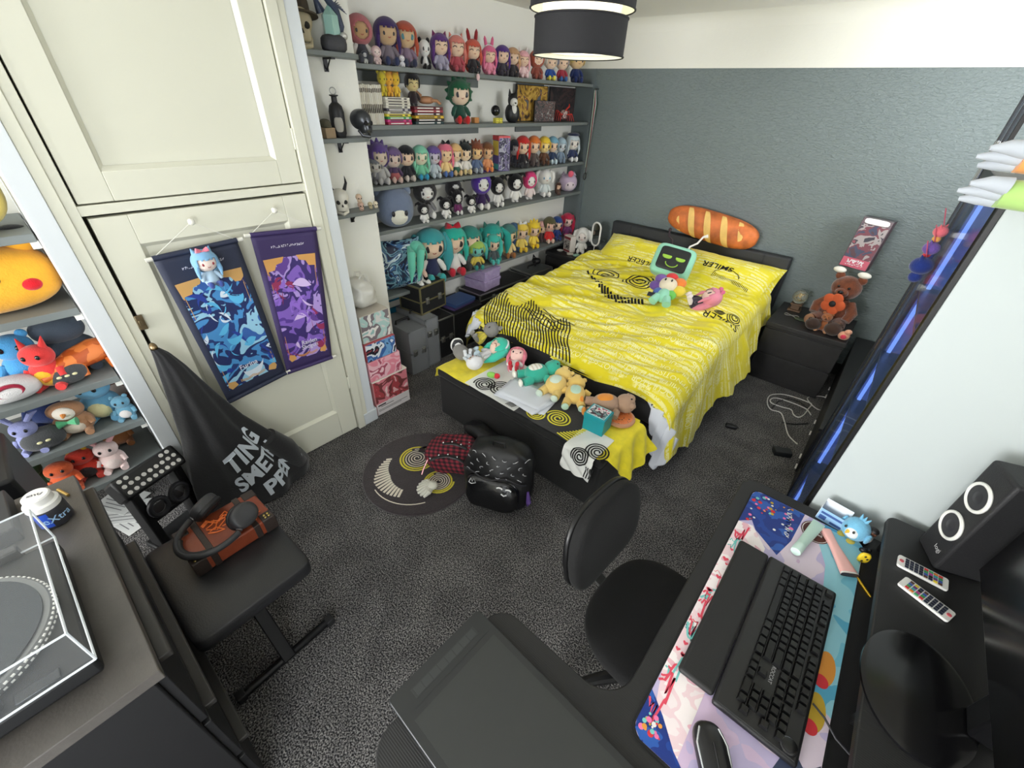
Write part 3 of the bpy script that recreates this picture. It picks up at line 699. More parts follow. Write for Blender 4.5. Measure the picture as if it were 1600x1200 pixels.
row(SH[0], [
 (568, 14, 'large tan plush doll in a pink knitted hood, leftmost on the top shelf', dict(hair=(188, 110, 116), skin=(196, 158, 118), body=(70, 70, 80), style='hood', eyes='dot', arm=(220, 215, 210), x=-2.585, k=.92)),
 (609, 22, 'large plush doll with very dark purple hair on the top shelf', dict(hair=(64, 44, 98), skin=(206, 172, 134), body=(128, 118, 128), leg=(48, 56, 92), style='long', eyes='dot', x=-2.585, k=.95)),
 (637, 27, 'large plush doll with orange red hair beside the dark purple haired one', dict(hair=(182, 82, 58), skin=(214, 180, 140), body=(140, 120, 140), leg=(52, 56, 78), style='long', eyes='open', eyec=(60, 120, 130), x=-2.585, k=.93)),
 (665, 60, 'small black and white panda plush on the top shelf', dict(hair=(238, 238, 234), skin=(238, 238, 234), body=(238, 238, 234), leg=(24, 24, 26), arm=(24, 24, 26), style='bald', ears='round', earc=(24, 24, 26), sx=.8)),
 (689, 48, 'purple haired plush doll with cat ears on the top shelf', dict(hair=(96, 54, 124), body=(170, 165, 185), style='long', ears='cat', earc=(122, 40, 96), eyes='closed')),
 (714, 51, 'salmon haired plush doll with white frilled headband and cat ears on the top shelf', dict(hair=(222, 132, 120), body=(180, 80, 90), style='long', ears='cat', eyes='closed', acc='band')),
 (739, 46, 'orange haired plush doll with tall dark red rabbit ears on the top shelf', dict(hair=(206, 90, 70), body=(50, 48, 52), style='long', ears='bunny', earc=(150, 40, 46), eyes='closed')),
 (764, 58, 'hot pink haired plush doll with rabbit ears and white headband on the top shelf', dict(hair=(228, 110, 150), body=(240, 150, 175), style='long', ears='bunny', eyes='closed', acc='band')),
 (784, 71, 'small deep violet haired plush doll in black on the top shelf', dict(hair=(82, 48, 128), body=(60, 56, 66), style='long', eyes='dot')),
 (800, 75, 'small sandy haired plush doll between violet and pale pink ones, top shelf', dict(hair=(206, 160, 118), body=(60, 55, 58), style='long', eyes='dot')),
 (816, 74, 'pale pink plush doll with white horns on the top shelf', dict(hair=(240, 178, 186), body=(246, 214, 214), style='long', ears='horn', earc=(240, 230, 230), eyes='closed')),
 (837, 78, 'plush doll in a brown hood edged with white on the top shelf', dict(hair=(168, 84, 62), body=(150, 80, 66), style='hood', eyes='closed', acc='trim', acol=(244, 226, 218))),
 (858, 84, 'plush doll with blue and yellow clothes half hidden under the lamp shade', dict(hair=(236, 226, 210), body=(44, 84, 160), leg=(236, 224, 90), style='short', eyes='dot', acc='bow', acol=(205, 42, 62))),
 (876, 84, 'plush doll in red and blue next to the blond navy one on the top shelf', dict(hair=(168, 164, 176), body=(160, 50, 66), leg=(60, 100, 160), style='short', eyes='dot')),
 (898, 80, 'blond plush doll in a navy blue coat at the right end of the top shelf', dict(hair=(226, 198, 120), skin=(232, 198, 150), body=(28, 44, 92), style='short', eyes='dot', k=1.05)),
], 'dolls on the top shelf')
g = 'small plush toys on the top shelf'
for u, v, lab, kw in ((571, 78, 'small dark grey plush in front of the pink hooded doll', dict(hair=(60, 66, 80), skin=(215, 215, 215), style='hood', body=(210, 210, 205), eyes='dot')), (590, 70, 'small pinkish white plush in front of the pink hooded doll', dict(hair=(230, 200, 200), skin=(238, 220, 214), style='hood', body=(214, 190, 190), eyes='dot')), (629, 85, 'small white round plush between the purple and orange haired dolls', dict(hair=(235, 232, 236), skin=(235, 232, 236), style='bald', body=(235, 232, 236), eyes='dot'))):
    p, h = onshelf(u, v, SH[0], -2.53); doll(lab, max(h, .06), loc=p, rz=face(p), group=g, name='plush_toy', cat='plush toy', **kw)
row(SH[2], [
 (589, 246, 'grey plush doll half behind the wall corner on the third shelf', dict(hair=(120, 122, 128), body=(120, 120, 124), style='short', skin=(200, 196, 190))),
 (597, 222, 'plush doll with spiky violet hair and pale grey clothes on the third shelf', dict(hair=(96, 72, 140), skin=(214, 196, 178), body=(178, 176, 174), style='spiky', eyes='dot', sx=.85)),
 (618, 229, 'plush doll with smooth mauve hair and brick red skirt on the third shelf', dict(hair=(114, 92, 136), skin=(222, 200, 186), body=(80, 60, 92), leg=(200, 170, 160), style='short', acc='skirt', acol=(172, 96, 96), sx=.9)),
 (638, 227, 'plush doll with jet black hair and black clothes left of the mint one', dict(hair=(26, 28, 34), body=(34, 36, 42), leg=(200, 190, 180), style='short', sx=.9)),
 (659, 227, 'mint green haired plush doll with bright blue legs on the third shelf', dict(hair=(134, 208, 178), skin=(236, 226, 200), body=(120, 196, 160), leg=(48, 152, 190), style='long', eyec=(60, 120, 90), sx=.9)),
 (679, 228, 'plush doll with lilac hair beside the mint green haired one', dict(hair=(112, 88, 160), skin=(210, 200, 216), body=(190, 200, 206), style='short', sx=.9)),
 (697, 223, 'pink haired plush doll with white hat and blue jeans on the third shelf', dict(hair=(238, 122, 148), skin=(246, 214, 170), body=(246, 214, 150), leg=(80, 110, 170), style='long', acc='bow', acol=(30, 30, 34), eyes='dot', sx=.85)),
 (712, 224, 'plush doll with peach blond hair and dark green skirt on the third shelf', dict(hair=(240, 196, 132), skin=(238, 214, 180), body=(240, 236, 225), leg=(222, 190, 140), style='short', acc='skirt', acol=(52, 98, 84), sx=.85)),
 (727, 223, 'black haired plush doll in a white shirt on the third shelf', dict(hair=(28, 34, 36), skin=(248, 222, 190), body=(236, 232, 224), leg=(226, 206, 150), style='spiky', sx=.85)),
 (744, 221, 'auburn haired plush doll in a slate blue top on the third shelf', dict(hair=(136, 72, 46), skin=(246, 206, 150), body=(98, 116, 150), leg=(168, 176, 186), style='spiky', sx=.85)),
 (761, 222, 'brown haired plush doll in orange clothes left of the yellow and purple box', dict(hair=(132, 84, 50), skin=(234, 190, 146), body=(232, 160, 112), leg=(238, 146, 84), style='short', sx=.85)),
 (803, 218, 'dark haired doll squeezed between the box and the red haired doll', dict(hair=(36, 38, 48), skin=(160, 150, 150), body=(44, 44, 52), style='short', eyes='dot', sx=.7, x=-2.64)),
 (815, 212, 'plush doll with bright red hair and black coat on the third shelf', dict(hair=(206, 44, 40), body=(40, 38, 42), leg=(60, 60, 62), style='long', sx=.85, arm=(40, 38, 42))),
 (832, 212, 'plush doll with orange hair and grey coat on the third shelf', dict(hair=(226, 124, 52), body=(96, 84, 80), style='short', sx=.85)),
 (848, 213, 'plush doll with lemon yellow hair on the third shelf', dict(hair=(246, 208, 60), skin=(250, 222, 150), body=(98, 66, 48), style='short', sx=.85)),
 (861, 213, 'plush doll with sky blue hair and navy clothes on the third shelf', dict(hair=(124, 178, 206), body=(50, 66, 96), leg=(200, 220, 230), style='short', sx=.8)),
 (874, 215, 'plush doll with pale icy grey hair on the third shelf', dict(hair=(172, 196, 212), skin=(206, 214, 222), body=(130, 148, 168), style='short', sx=.8)),
 (892, 209, 'white haired plush doll with a navy beret at the right end of the third shelf', dict(hair=(206, 216, 222), skin=(238, 230, 222), body=(52, 62, 96), leg=(235, 235, 235), style='long', acc='beret', acol=(36, 46, 78), sx=.9)),
], 'small dolls on the third shelf')
WF = (240, 238, 234)
def hooded(u, v, lab, hair, body=WF, x=-2.58, k=1, leg=None, ears='jester', **kw): return (u, v, lab, dict(hair=hair, skin=WF, body=body, leg=leg or WF, style='hood', ears=ears, eyes='dot', x=x, k=k, arm=WF if body == WF else body, **kw))
row(SH[3], [
 hooded(667, 280, 'large charcoal hooded plush with white face behind smaller ones on the fourth shelf', (58, 56, 58), (150, 148, 150), -2.64, ears='', k=1.0),
 hooded(710, 277, 'charcoal plush with bat-like hood at the back of the fourth shelf', (52, 50, 54), (70, 60, 72), -2.66, sx=.8),
 hooded(752, 268, 'tall royal purple hooded plush in a dark starry dress on the fourth shelf', (92, 58, 168), (58, 38, 84), -2.60, sx=.9),
 hooded(777, 277, 'black hooded plush with white face standing right of the royal purple one', (22, 21, 24), sx=.85),
 hooded(804, 271, 'biggest black hooded white plush on the right half of the fourth shelf', (20, 19, 22), sx=.9, stand=True),
 hooded(826, 267, 'hot pink hooded plush with white face on the fourth shelf', (232, 66, 130), (230, 215, 214), ears='', sx=.85, stand=True),
 (849, 262, 'fluffy white dog plush with long floppy ears on the fourth shelf', dict(hair=WF, skin=WF, body=(214, 222, 222), leg=WF, style='bald', ears='flop', eyes='dot', eyec=(90, 150, 190), sx=.95)),
], 'hooded plush toys on the fourth shelf')
row(SH[3], [
 hooded(663, 318, 'small black hooded white plush leaning on the large charcoal one', (26, 22, 26), x=-2.535),
 hooded(697, 309, 'small black hooded plush with spread arms left of the magenta dressed one', (22, 20, 24), x=-2.535),
 hooded(715, 296, 'black hooded plush in a magenta dress with lace on the fourth shelf', (26, 22, 28), (120, 52, 104), x=-2.575, sx=.75, acc='skirt', acol=(120, 48, 100)),
 hooded(736, 306, 'small black hooded white plush waving one arm beside the royal purple one', (22, 20, 24), x=-2.54),
 (871, 285, 'tiny brown haired doll sitting before the lilac round cushion', dict(hair=(74, 46, 36), skin=(236, 196, 170), body=(90, 66, 56), style='long', eyes='closed', x=-2.545, sx=.8)),
], 'small plush toys on the fourth shelf')
TE = (58, 172, 162)
row(SH[4], [
 (676, 357, 'teal haired plush doll with a navy collar on the lowest alcove shelf', dict(hair=(64, 158, 164), body=(44, 50, 84), leg=(60, 160, 160), style='tails', arm=(235, 232, 226), x=-2.59)),
 (708, 352, 'teal haired plush doll with a red bow and red shoes on the lowest alcove shelf', dict(hair=(46, 178, 160), body=(232, 230, 226), leg=(196, 40, 58), style='long', acc='bow', acol=(190, 36, 54), x=-2.59)),
 (734, 350, 'dark teal haired plush doll in grey behind the lime and mint one', dict(hair=(50, 140, 130), body=(108, 112, 112), leg=(60, 60, 62), style='long', x=-2.60, k=.95)),
 (768, 343, 'large teal plush doll with rabbit ears on the lowest alcove shelf', dict(hair=(44, 160, 150), body=(40, 150, 140), style='bigtails', ears='cat', earc=(60, 120, 110), x=-2.60, k=.95)),
 (793, 350, 'grey-green haired plush doll with brown shoes on the lowest alcove shelf', dict(hair=(70, 124, 118), skin=(238, 206, 160), body=(232, 208, 150), leg=(160, 104, 58), style='short', x=-2.57, sx=.9)),
 (802, 348, 'plush doll with dusty blue hair behind the yellow haired ones', dict(hair=(70, 110, 150), body=(60, 90, 130), style='short', x=-2.65, sx=.8)),
 (813, 348, 'yellow haired plush doll with a white bow on the lowest alcove shelf', dict(hair=(240, 206, 84), body=(240, 214, 110), leg=(240, 200, 60), style='short', acc='bow', sx=.9)),
 (832, 346, 'bright yellow haired plush doll with a tuft on the lowest alcove shelf', dict(hair=(250, 214, 60), body=(250, 220, 90), leg=(250, 208, 40), style='spiky', sx=.85)),
 (845, 346, 'pale pink haired plush doll behind the bright yellow haired one', dict(hair=(236, 180, 178), body=(90, 70, 70), style='long', x=-2.66, sx=.8)),
 (856, 339, 'olive brown haired plush doll in a red dress on the lowest alcove shelf', dict(hair=(92, 88, 58), skin=(236, 192, 170), body=(200, 46, 48), leg=(235, 200, 180), style='short', acc='skirt', acol=(205, 40, 44), sx=.85)),
 (868, 338, 'royal blue haired plush doll on the lowest alcove shelf', dict(hair=(40, 70, 136), body=(40, 60, 120), style='short', sx=.8)),
 (884, 333, 'crimson plush doll with twin tails at the right end of the lowest alcove shelf', dict(hair=(184, 36, 70), skin=(236, 200, 186), body=(120, 60, 110), leg=(226, 60, 120), style='tails', sx=.85)),
], 'dolls on the lowest alcove shelf')
row(SH[4], [
 (745, 376, 'small lime and mint plush doll on the lowest alcove shelf above the lilac boxes', dict(hair=(164, 196, 96), skin=(120, 200, 190), body=(220, 196, 90), leg=(60, 150, 140), style='short', ears='flop', earc=(90, 186, 176), x=-2.53)),
 (770, 366, 'small pale teal twin-tailed plush doll sitting before the large teal one', dict(hair=(70, 190, 176), body=(80, 90, 92), leg=(90, 200, 190), style='tails', x=-2.535, sx=.8)),
], 'small dolls on the lowest alcove shelf')
# doll with two long pony tails seen from behind
p, h = onshelf(652, 364, SH[4], -2.56)
o = doll('mint haired plush doll with long flat ponytails next to the printed cushion', h * .9, (112, 206, 180), body=(226, 220, 210), leg=(240, 238, 232), style='short', loc=p, rz=face(p) + .3, arm=(236, 200, 180), sx=.8)
for y0_, y1_ in ((-.30, -.42), (-.02, -.20)): MB().tube([(.12, y0_ + .05, .88), (.26, y0_, .80), (.30, (y0_ + y1_) / 2, .5), (.31, y1_, .22)], [.04, .10, .085, .012], 14, flat=.9).out('ponytail', plush((112, 206, 180)), o)
# round cushions
def ball(label, u, vt, z, x, col, fcol, fn=None, sq=(1, 1, .92), ears=None, name='plush_cushion', pat=None):
    p, h = onshelf(u, vt, z, x); r = h / 2 / .92
    t = thing(name, label, 'cushion', p, face(p)); r_ = h / 2
    MB().sell((0, 0, r_), (r_ * sq[0], r_ * sq[1], r_), .85, nu=36, nv=22).out('body', plush(col), t, smooth=60)
    if fcol: MB().sell((r_ * .25, 0, r_ * .8), (r_ * .78 * sq[0], r_ * .74 * sq[1], r_ * .68), .9, nu=30, nv=18).out('face', plush(fcol), t, smooth=60)
    if ears:
        for s in (-1, 1):
            if ears[0] == 'round': MB().sell((0, s * r_ * .75, r_ * 1.75), (r_ * .16, r_ * .25, r_ * .28), 1, nu=16, nv=10).out('ear', plush(ears[1]), t)
            else: MB().tube([(0, s * r_ * .5, r_ * 1.6), (0, s * r_ * .75, r_ * 2.05), (0, s * r_ * .95, r_ * 1.75)], [r_ * .2, r_ * .24, r_ * .1], 12).out('ear', plush(ears[1]), t)
    for s in (-1, 1): MB().sell((r_ * 1.01 * sq[0], s * r_ * .34, r_ * .85), (r_ * .05, r_ * .09, r_ * .14), 1, nu=12, nv=8).out('eye', mat((40, 38, 44), .4), t)
    return t
t = ball('big round blue grey hooded cushion with white face, leftmost on fourth shelf', 619, 292, SH[3], -2.57, (112, 124, 148), (232, 230, 216), ears=('round', (120, 132, 156)))
t = ball('big round lilac cushion with long ears at the right end of the fourth shelf', 886, 272, SH[3], -2.60, (192, 172, 196), (222, 206, 214), sq=(.8, 1.15, 1), ears=('long', (196, 178, 200)))
MB().sell((.09, -.02, .17), (.02, .03, .03), 1, nu=10, nv=6).out('flower', plush((226, 96, 120)), t)
# printed pillow on the lowest shelf
ART = prn([(30, 46, 74), (44, 92, 118), (120, 160, 176), (22, 34, 62), (62, 104, 150), (196, 214, 216), (36, 60, 100), (150, 190, 170)], 7, dist=1.6)
p, h = onshelf(625, 378, SH[4], -2.585)
pillow('printed_cushion', .34, .36, .13, TR(p.x + .0, 1.755, SH[4] + .185) @ RM(0, 0, face(p)) @ RM(0, PI / 2 - .12, 0) @ RM(0, 0, PI / 2), [ART], None)
q = bpy.data.objects['printed_cushion']; tag(q, 'dark blue printed cushion standing at the left end of the lowest alcove shelf', 'cushion')
# ---------------------------------------------------------------- second shelf: books, figures, pictures
z2 = SH[1]
def books(u0, u1, vt, n):
    p0, h = onshelf(u0, vt, z2, -2.55); p1, _ = onshelf(u1, vt, z2, -2.55)
    w_ = (p1.y - p0.y) / n
    for i in range(n):
        c = random.choice([(218, 212, 198), (210, 204, 190), (224, 220, 208)]); hh = h * random.uniform(.965, 1)
        o = thing('paperback_book', 'cream spined paperback standing in the row at the left of the second shelf', 'book', (-2.61, p0.y + w_ * (i + .5), z2), 0, 'cream paperbacks in a row on the second shelf')
        MB().b2((-.055, -w_ * .46, 0), (.06, w_ * .46, hh)).out('cover', mat(c, .6), o, bev=.0015)
        mb = MB()
        for zz, s in ((hh * .86, .010), (hh * .42, .02), (hh * .36, .012)): mb.b2((.0602, -w_ * .30, zz - s), (.0606, w_ * .30, zz + s), 0)
        mb.out('spine_print', mat((90, 80, 74), .7), o)
books(565, 602, 131, 13)
def flatstack(u0, u1, z0, cols, labs, group, x=-2.595, hh=.0135):
    p0, _ = onshelf(u0, 100, z2, -2.55); p1, _ = onshelf(u1, 100, z2, -2.55); z = z0
    for c, l in zip(cols, labs):
        o = thing('paperback_book', l, 'book', (x + random.uniform(-.004, .004), (p0.y + p1.y) / 2 + random.uniform(-.003, .003), z), 0, group)
        w_ = (p1.y - p0.y) / 2 * .97
        MB().b2((-.06, -w_, 0), (.06, w_, hh)).out('cover', mat(c, .5), o, bev=.0015)
        MB().b2((.0602, -w_ * .8, hh * .3), (.0606, w_ * .3, hh * .7)).b2((.0602, w_ * .5, hh * .25), (.0606, w_ * .75, hh * .75)).out('spine_print', mat((70, 64, 66) if sum(c) > 350 else (230, 226, 220), .7), o)
        z += hh + .0006
    return z, p0.y, p1.y
pos = ['bottom', 'second from bottom', 'third from bottom', 'fourth from bottom', 'fifth from bottom', 'sixth from bottom', 'seventh from bottom', 'eighth from bottom', 'ninth from bottom', 'top']
cs = [(170, 34, 74), (206, 54, 130), (60, 150, 84), (228, 212, 66), (206, 200, 186), (70, 64, 78), (214, 210, 198), (218, 214, 202), (210, 204, 190), (222, 218, 206)]
cn = ['crimson', 'magenta', 'green', 'yellow', 'cream', 'dark spined', 'cream', 'cream', 'cream', 'cream']
zt, ya, yb = flatstack(604, 642, z2, cs, ['%s paperback, %s in the lying stack' % (a, b) for a, b in zip(cn, pos)], 'lying paperbacks beside the cream row')
zt2, yc, yd = flatstack(647, 692, z2, [(28, 56, 58), (46, 30, 30), (216, 178, 50), (60, 28, 38), (152, 46, 60), (96, 26, 34)], ['%s in the low stack by the green haired doll' % a for a in ('black and teal book, lowest', 'dark brown book, second from bottom', 'yellow spined book', 'plum book above the yellow one', 'brick red book, second from top', 'dark red book, topmost')], 'low stack of dark books', hh=.0155)
for k, (dy, c, l) in enumerate(((-.055, (222, 200, 60), 'lemon yellow frog plush lying on the lying paperbacks'), (-.01, (240, 178, 60), 'orange and yellow plush in the middle on the lying paperbacks'), (.04, (246, 204, 66), 'amber yellow striped plush at the right on the lying paperbacks'))):
    yy = (ya + yb) / 2 + dy
    doll(l, .135, c, skin=c, body=c, style='bald', ears='round' if k == 0 else 'cat', earc=(240, 150, 50) if k else c, eyes='dot', loc=(-2.60, yy, zt + .001), rz=-.5, name='plush_animal', cat='plush toy', group='yellow plush animals on the paperbacks', sx=.72)
p, h = onshelf(653, 110, zt2, -2.575)
doll('pale yellow headed figure with a black cap standing on the dark books', h * .97, (26, 26, 30), skin=(214, 196, 140), body=(50, 40, 44), leg=(40, 36, 38), style='short', acc='beret', acol=(24, 26, 32), eyes='closed', loc=(p.x, yc + .03, zt2 + .001), rz=face(p), stand=True, sx=.85)
# tan hand shaped ornament
o = thing('hand_ornament', 'tan hand shaped ornament lying on the dark red books', 'ornament', (-2.60, (yc + yd) / 2 + .03, zt2 + .022), .9)
TAN = mat((186, 134, 98), .6)
MB().sell((0, 0, .012), (.05, .038, .022), .8, nu=20, nv=12).tube([(-.04, 0, .02), (-.085, .0, .06)], [.025, .022], 12).out('palm', TAN, o)
for i in range(4): MB().tube([(.035, -.028 + i * .018, .012), (.07, -.032 + i * .02, .01), (.10 - abs(i - 1.5) * .008, -.036 + i * .022, -.006)], [.0095, .009, .006], 10).out('finger', TAN, o)
MB().tube([(-.01, .03, .012), (.025, .055, .012), (.045, .062, .006)], [.011, .010, .007], 10).out('thumb', TAN, o)
p, h = onshelf(719, 115, z2, -2.56)
doll('green haired plush doll in a dark green jacket and red shoes on the second shelf', h * .94, (30, 92, 62), skin=(240, 214, 190), body=(38, 78, 66), leg=(196, 40, 44), style='spiky', loc=p, rz=face(p), arm=(40, 84, 70))
o = thing('wooden_block', 'small orange wooden block behind the green haired doll', 'block', onshelf(742, 180, z2, -2.60)[0]); MB().b2((-.02, -.02, 0), (.02, .025, .035)).out('block', mat((206, 140, 76), .5), o, bev=.002)
# black and white dog bust
p, h = onshelf(800, 138, z2, -2.585)
o = thing('dog_figurine', 'black and white wolf-like dog figurine on the second shelf', 'figurine', p, face(p))
K = mat((34, 34, 36), .45); Wm = mat((226, 224, 218), .5); s = h
MB().sell((0, 0, s * .28), (s * .22, s * .26, s * .30), .9, nu=24, nv=14).sell((.0, 0, s * .66), (s * .17, s * .16, s * .2), .9, nu=22, nv=14).out('body', K, o)
MB().sell((s * .12, 0, s * .60), (s * .12, s * .13, s * .13), .9, nu=20, nv=12).tube([(s * .12, 0, s * .58), (s * .27, 0, s * .56)], [s * .09, s * .05], 12).sell((s * .13, 0, s * .38), (s * .11, s * .11, s * .18), 1, nu=18, nv=10).out('muzzle', Wm, o)
MB().sell((s * .28, 0, s * .58), (s * .025, s * .03, s * .025), 1, nu=10, nv=6).out('nose', mat(BLACK, .2), o)
for sg in (-1, 1):
    MB().tube([(0, sg * s * .10, s * .78), (0, sg * s * .13, s * .98)], [s * .07, s * .01], 8).out('ear', K, o)
    MB().sell((s * .13, sg * s * .07, s * .70), (s * .02, s * .02, s * .02), 1, nu=8, nv=6).out('eye', mat((230, 190, 90), .3), o)
p, _ = onshelf(774, 175, z2, -2.56)
o = thing('magic_ball', 'glossy black ball sitting on two yellow cubes on the second shelf', 'ball', (p.x, p.y, z2 + .046)); MB().sell((0, 0, .034), (.034, .034, .034), 1, nu=28, nv=18).out('ball', mat((30, 30, 32), .15), o)
for k in (-1, 1):
    o = thing('dice', 'yellow black-dotted cube under the black ball, %s one' % ('left' if k < 0 else 'right'), 'dice', (-2.545, p.y + .012 + k * .02, z2), 0, 'yellow cubes')
    MB().b2((-.017, -.017, 0), (.017, .017, .034)).out('cube', mat((226, 214, 80), .4), o, bev=.003)
    mb = MB()
    for a in (-.008, .008): 
        for b in (.009, .025): mb.sell((.0172, a, b), (.001, .0035, .0035), 1, nu=10, nv=6)
    for a in mb.v: pass
    mb.out('pips', mat(BLACK, .5), o)['kind'] = 'stuff'
def picture(lab, u0, u1, v_top, x, cols, sc, th=.018, lean=.0, kind='noise', cat='picture', name='canvas_picture'):
    p0, h = onshelf(u0, v_top, z2, x); p1, _ = onshelf(u1, v_top, z2, x)
    h = min(h, SH[0] - z2 - .035) if x < -2.6 else h
    o = thing(name, lab, cat, ((p0.x), (p0.y + p1.y) / 2, z2 + .001), lean); w_ = (p1.y - p0.y) / 2
    MB().b2((-th, -w_, 0), (0, w_, h)).out('panel', mat((40, 38, 40), .6), o, bev=.002)
    MB().b2((0, -w_ * .97, h * .02), (.0012, w_ * .97, h * .98)).out('print', prn(cols, sc, kind, dist=2), o)
    return o
picture('golden artwork panel leaning at the back of the second shelf behind the dog figurine', 806, 853, 128, -2.675, [(60, 44, 36), (150, 112, 40), (186, 148, 60), (206, 166, 80), (122, 70, 44), (90, 100, 110)], 9)
picture('very dark artwork panel at the right end of the second shelf', 857, 895, 132, -2.67, [(28, 26, 30), (48, 40, 42), (72, 54, 52), (38, 40, 48)], 11)
picture('small dark illustrated book cover standing before the golden artwork', 838, 862, 158, -2.60, [(40, 40, 42), (70, 66, 64), (110, 84, 80), (52, 46, 50), (150, 150, 146)], 22, lean=-.25, cat='book', name='illustrated_book', th=.02)
# red and black insect like figure
p, h = onshelf(880, 165, z2, -2.575); o = thing('insect_figure', 'red and black spiky insect figure at the right end of the second shelf', 'figure', p, -.4)
MB().sell((0, 0, h * .45), (h * .2, h * .26, h * .3), .7, nu=20, nv=12).out('body', prn([(40, 24, 26), (120, 40, 40), (200, 190, 184), (60, 24, 26)], 60), o)
RD = mat((190, 52, 44), .4)
for i in range(8):
    sg = -1 if i % 2 else 1; k = i // 2 - 1.5
    MB().tube([(k * h * .08, sg * h * .15, h * .45), (k * h * .22, sg * h * .45, h * (.7 if i < 4 else .5)), (k * h * .3 + .01, sg * h * .58, .006)], [h * .05, h * .04, h * .015], 8).out('leg', RD, o)
MB().tube([(.02, .0, h * .7), (.03, .03, h * .95), (.045, .02, h * 1.1)], [h * .05, h * .06, h * .02], 8).out('claw', RD, o)
# box on third shelf
p, h = onshelf(783, 212, SH[2], -2.575)
o = thing('doll_box', 'purple and yellow doll box with red top flap on the third shelf', 'box', p, -.35)
MB().b2((-.055, -.05, 0), (.05, .05, h)).out('carton', [mat((96, 80, 150), .4)], o, bev=.0015)
MB().b2((.0502, -.046, .004), (.0512, .046, h - .012)).out('front_print', prn([(60, 48, 96), (112, 104, 140), (34, 30, 60), (160, 160, 176), (84, 70, 130)], 16, dist=.6), o)
MB().b2((-.05, -.0512, h * .45), (.046, -.0502, h * .86)).out('yellow_print', mat((240, 212, 84), .5), o); MB().b2((-.05, -.0512, .01), (.046, -.0502, h * .2)).out('teal_print', mat((90, 190, 184), .5), o)
MB().b2((-.0555, -.0513, h * .88), (.051, .0505, h + .001)).out('top_flap', mat((208, 44, 54), .4), o)
# hanging small charm below top shelf and belts on the trim
o = thing('hanging_charm', 'tiny white and pink charm hanging from the front of the top shelf', 'charm', P(747, 112, x=-2.49)); MB().tube([(0, 0, 0), (0, 0, -.012)], .001).out('cord', Wm, o); MB().sell((0, 0, -.03), (.01, .014, .02), 1, nu=14, nv=8).out('charm', plush((232, 196, 200)), o)
z0 = 1.88
o = thing('lanyard_bundle', 'bundle of coloured lanyards hanging on the shelf post by the grey wall', 'lanyard', (-2.47, YF - .05, z0))
MB().sell((0, .02, .01), (.012, .03, .008), 1, nu=10, nv=6).out('hook', mat((120, 120, 120), .3, .9), o)
for k, (c, L_) in enumerate((((176, 190, 170), .62), ((40, 40, 44), .72), ((150, 60, 60), .66), ((210, 210, 214), .56), ((50, 90, 70), .5))):
    mb = MB(); y = -.012 + k * .006
    mb.tube([(.0, y, 0), (.01 + .004 * k, y - .004, -.1), (.006, y + .003, -L_ * .6), (0, y, -L_)], [.006, .007, .007, .004], 6, flat=.4); mb.out('lanyard', mat(c, .6), o)
mb = MB(); mb.tube([(.015 * math.cos(t), -.005 + .01 * math.sin(t) * .3, -.70 + .03 * math.sin(t)) for t in [2 * PI * i / 16 for i in range(16)]], .004, 6, close=True); mb.out('buckle', mat((60, 50, 50), .3, .7), o)
# ---------------------------------------------------------------- small corner shelves: skulls
def skull(lab, loc, rz, s, col, extra=None, rough=.5, metal=0):
    o = thing('skull_ornament', lab, 'skull ornament', loc, rz); m_ = mat(col, rough, metal, bump=.4, bs=60); dk = mat(tuple(int(c * .22) for c in col), .8)
    def sh(q):
        if q.x > 0 and q.z < 0: q = Vector((q.x * 1.05, q.y * (1 + q.z / s * .5), q.z))
        return q
    MB().sell((0, 0, s * .62), (s * .46, s * .36, s * .38), .95, nu=28, nv=18, fn=sh).out('cranium', m_, o)
    MB().sell((s * .2, 0, s * .34), (s * .24, s * .24, s * .2), .6, nu=22, nv=12).out('cheekbones', m_, o)
    MB().tube([(s * .05, s * .24, s * .26), (s * .2, s * .2, s * .08), (s * .40, 0, s * .04), (s * .2, -s * .2, s * .08), (s * .05, -s * .24, s * .26)], [s * .06, s * .065, s * .07, s * .065, s * .06], 10).out('jaw', m_, o)
    for sg in (-1, 1): MB().sell((s * .40, sg * s * .14, s * .52), (s * .08, s * .09, s * .09), 1, nu=14, nv=10).out('eye_socket', dk, o)
    MB().tube([(s * .45, 0, s * .44), (s * .46, 0, s * .34)], [s * .015, s * .045], 8).out('nose_hole', dk, o)
    for k in range(8):
        a = (k - 3.5) * .22
        MB().box((s * (.41 - abs(a) * .07), math.sin(a) * s * .24, s * .21), (s * .03, s * .045, s * .10), 0).out('tooth', m_, o, bev=s * .008)
    return o
o = skull('cream skull ornament with a dark brown hat on the uppermost small shelf', (-2.27, 1.175, 1.945), -.35, .15, (176, 164, 136))
MB().lathe([(.085, .112), (.082, .120), (.055, .124), (.05, .18), (.03, .19)], 28, 0, RM(0, -.12, 0) @ TR(0.005, 0, 0)).out('hat', mat((66, 56, 44), .8, bump=.5, bs=70), o)
o = thing('crystal_ornament', 'crystal ornament with a spiky dark dragon on the uppermost small shelf', 'ornament', (-2.27, 1.325, 1.945), -.3)
MB().sell((0, 0, .03), (.05, .055, .035), .6, nu=16, nv=8).out('rock_base', mat((62, 62, 66), .7, bump=.9, bs=40), o)
MB().lathe([(.025, .03), (.038, .06), (.036, .13), (.004, .165)], 6).out('crystal', mat((150, 190, 180), .12, coat=.6), o, smooth=0)
DG = mat((52, 62, 86), .4, bump=.5, bs=80)
MB().tube([(-.02, .03, .05), (-.04, .05, .10), (-.02, .035, .15), (.0, .01, .175), (.02, -.015, .19)], [.016, .02, .018, .016, .008], 10).out('dragon_body', DG, o)
for k in range(7): MB().tube([(-.02, .02, .16 + .004 * k), (-.03 + .004 * k, .05 + .005 * k, .19 - .008 * k)], [.006, .001], 6).out('spine', DG, o)
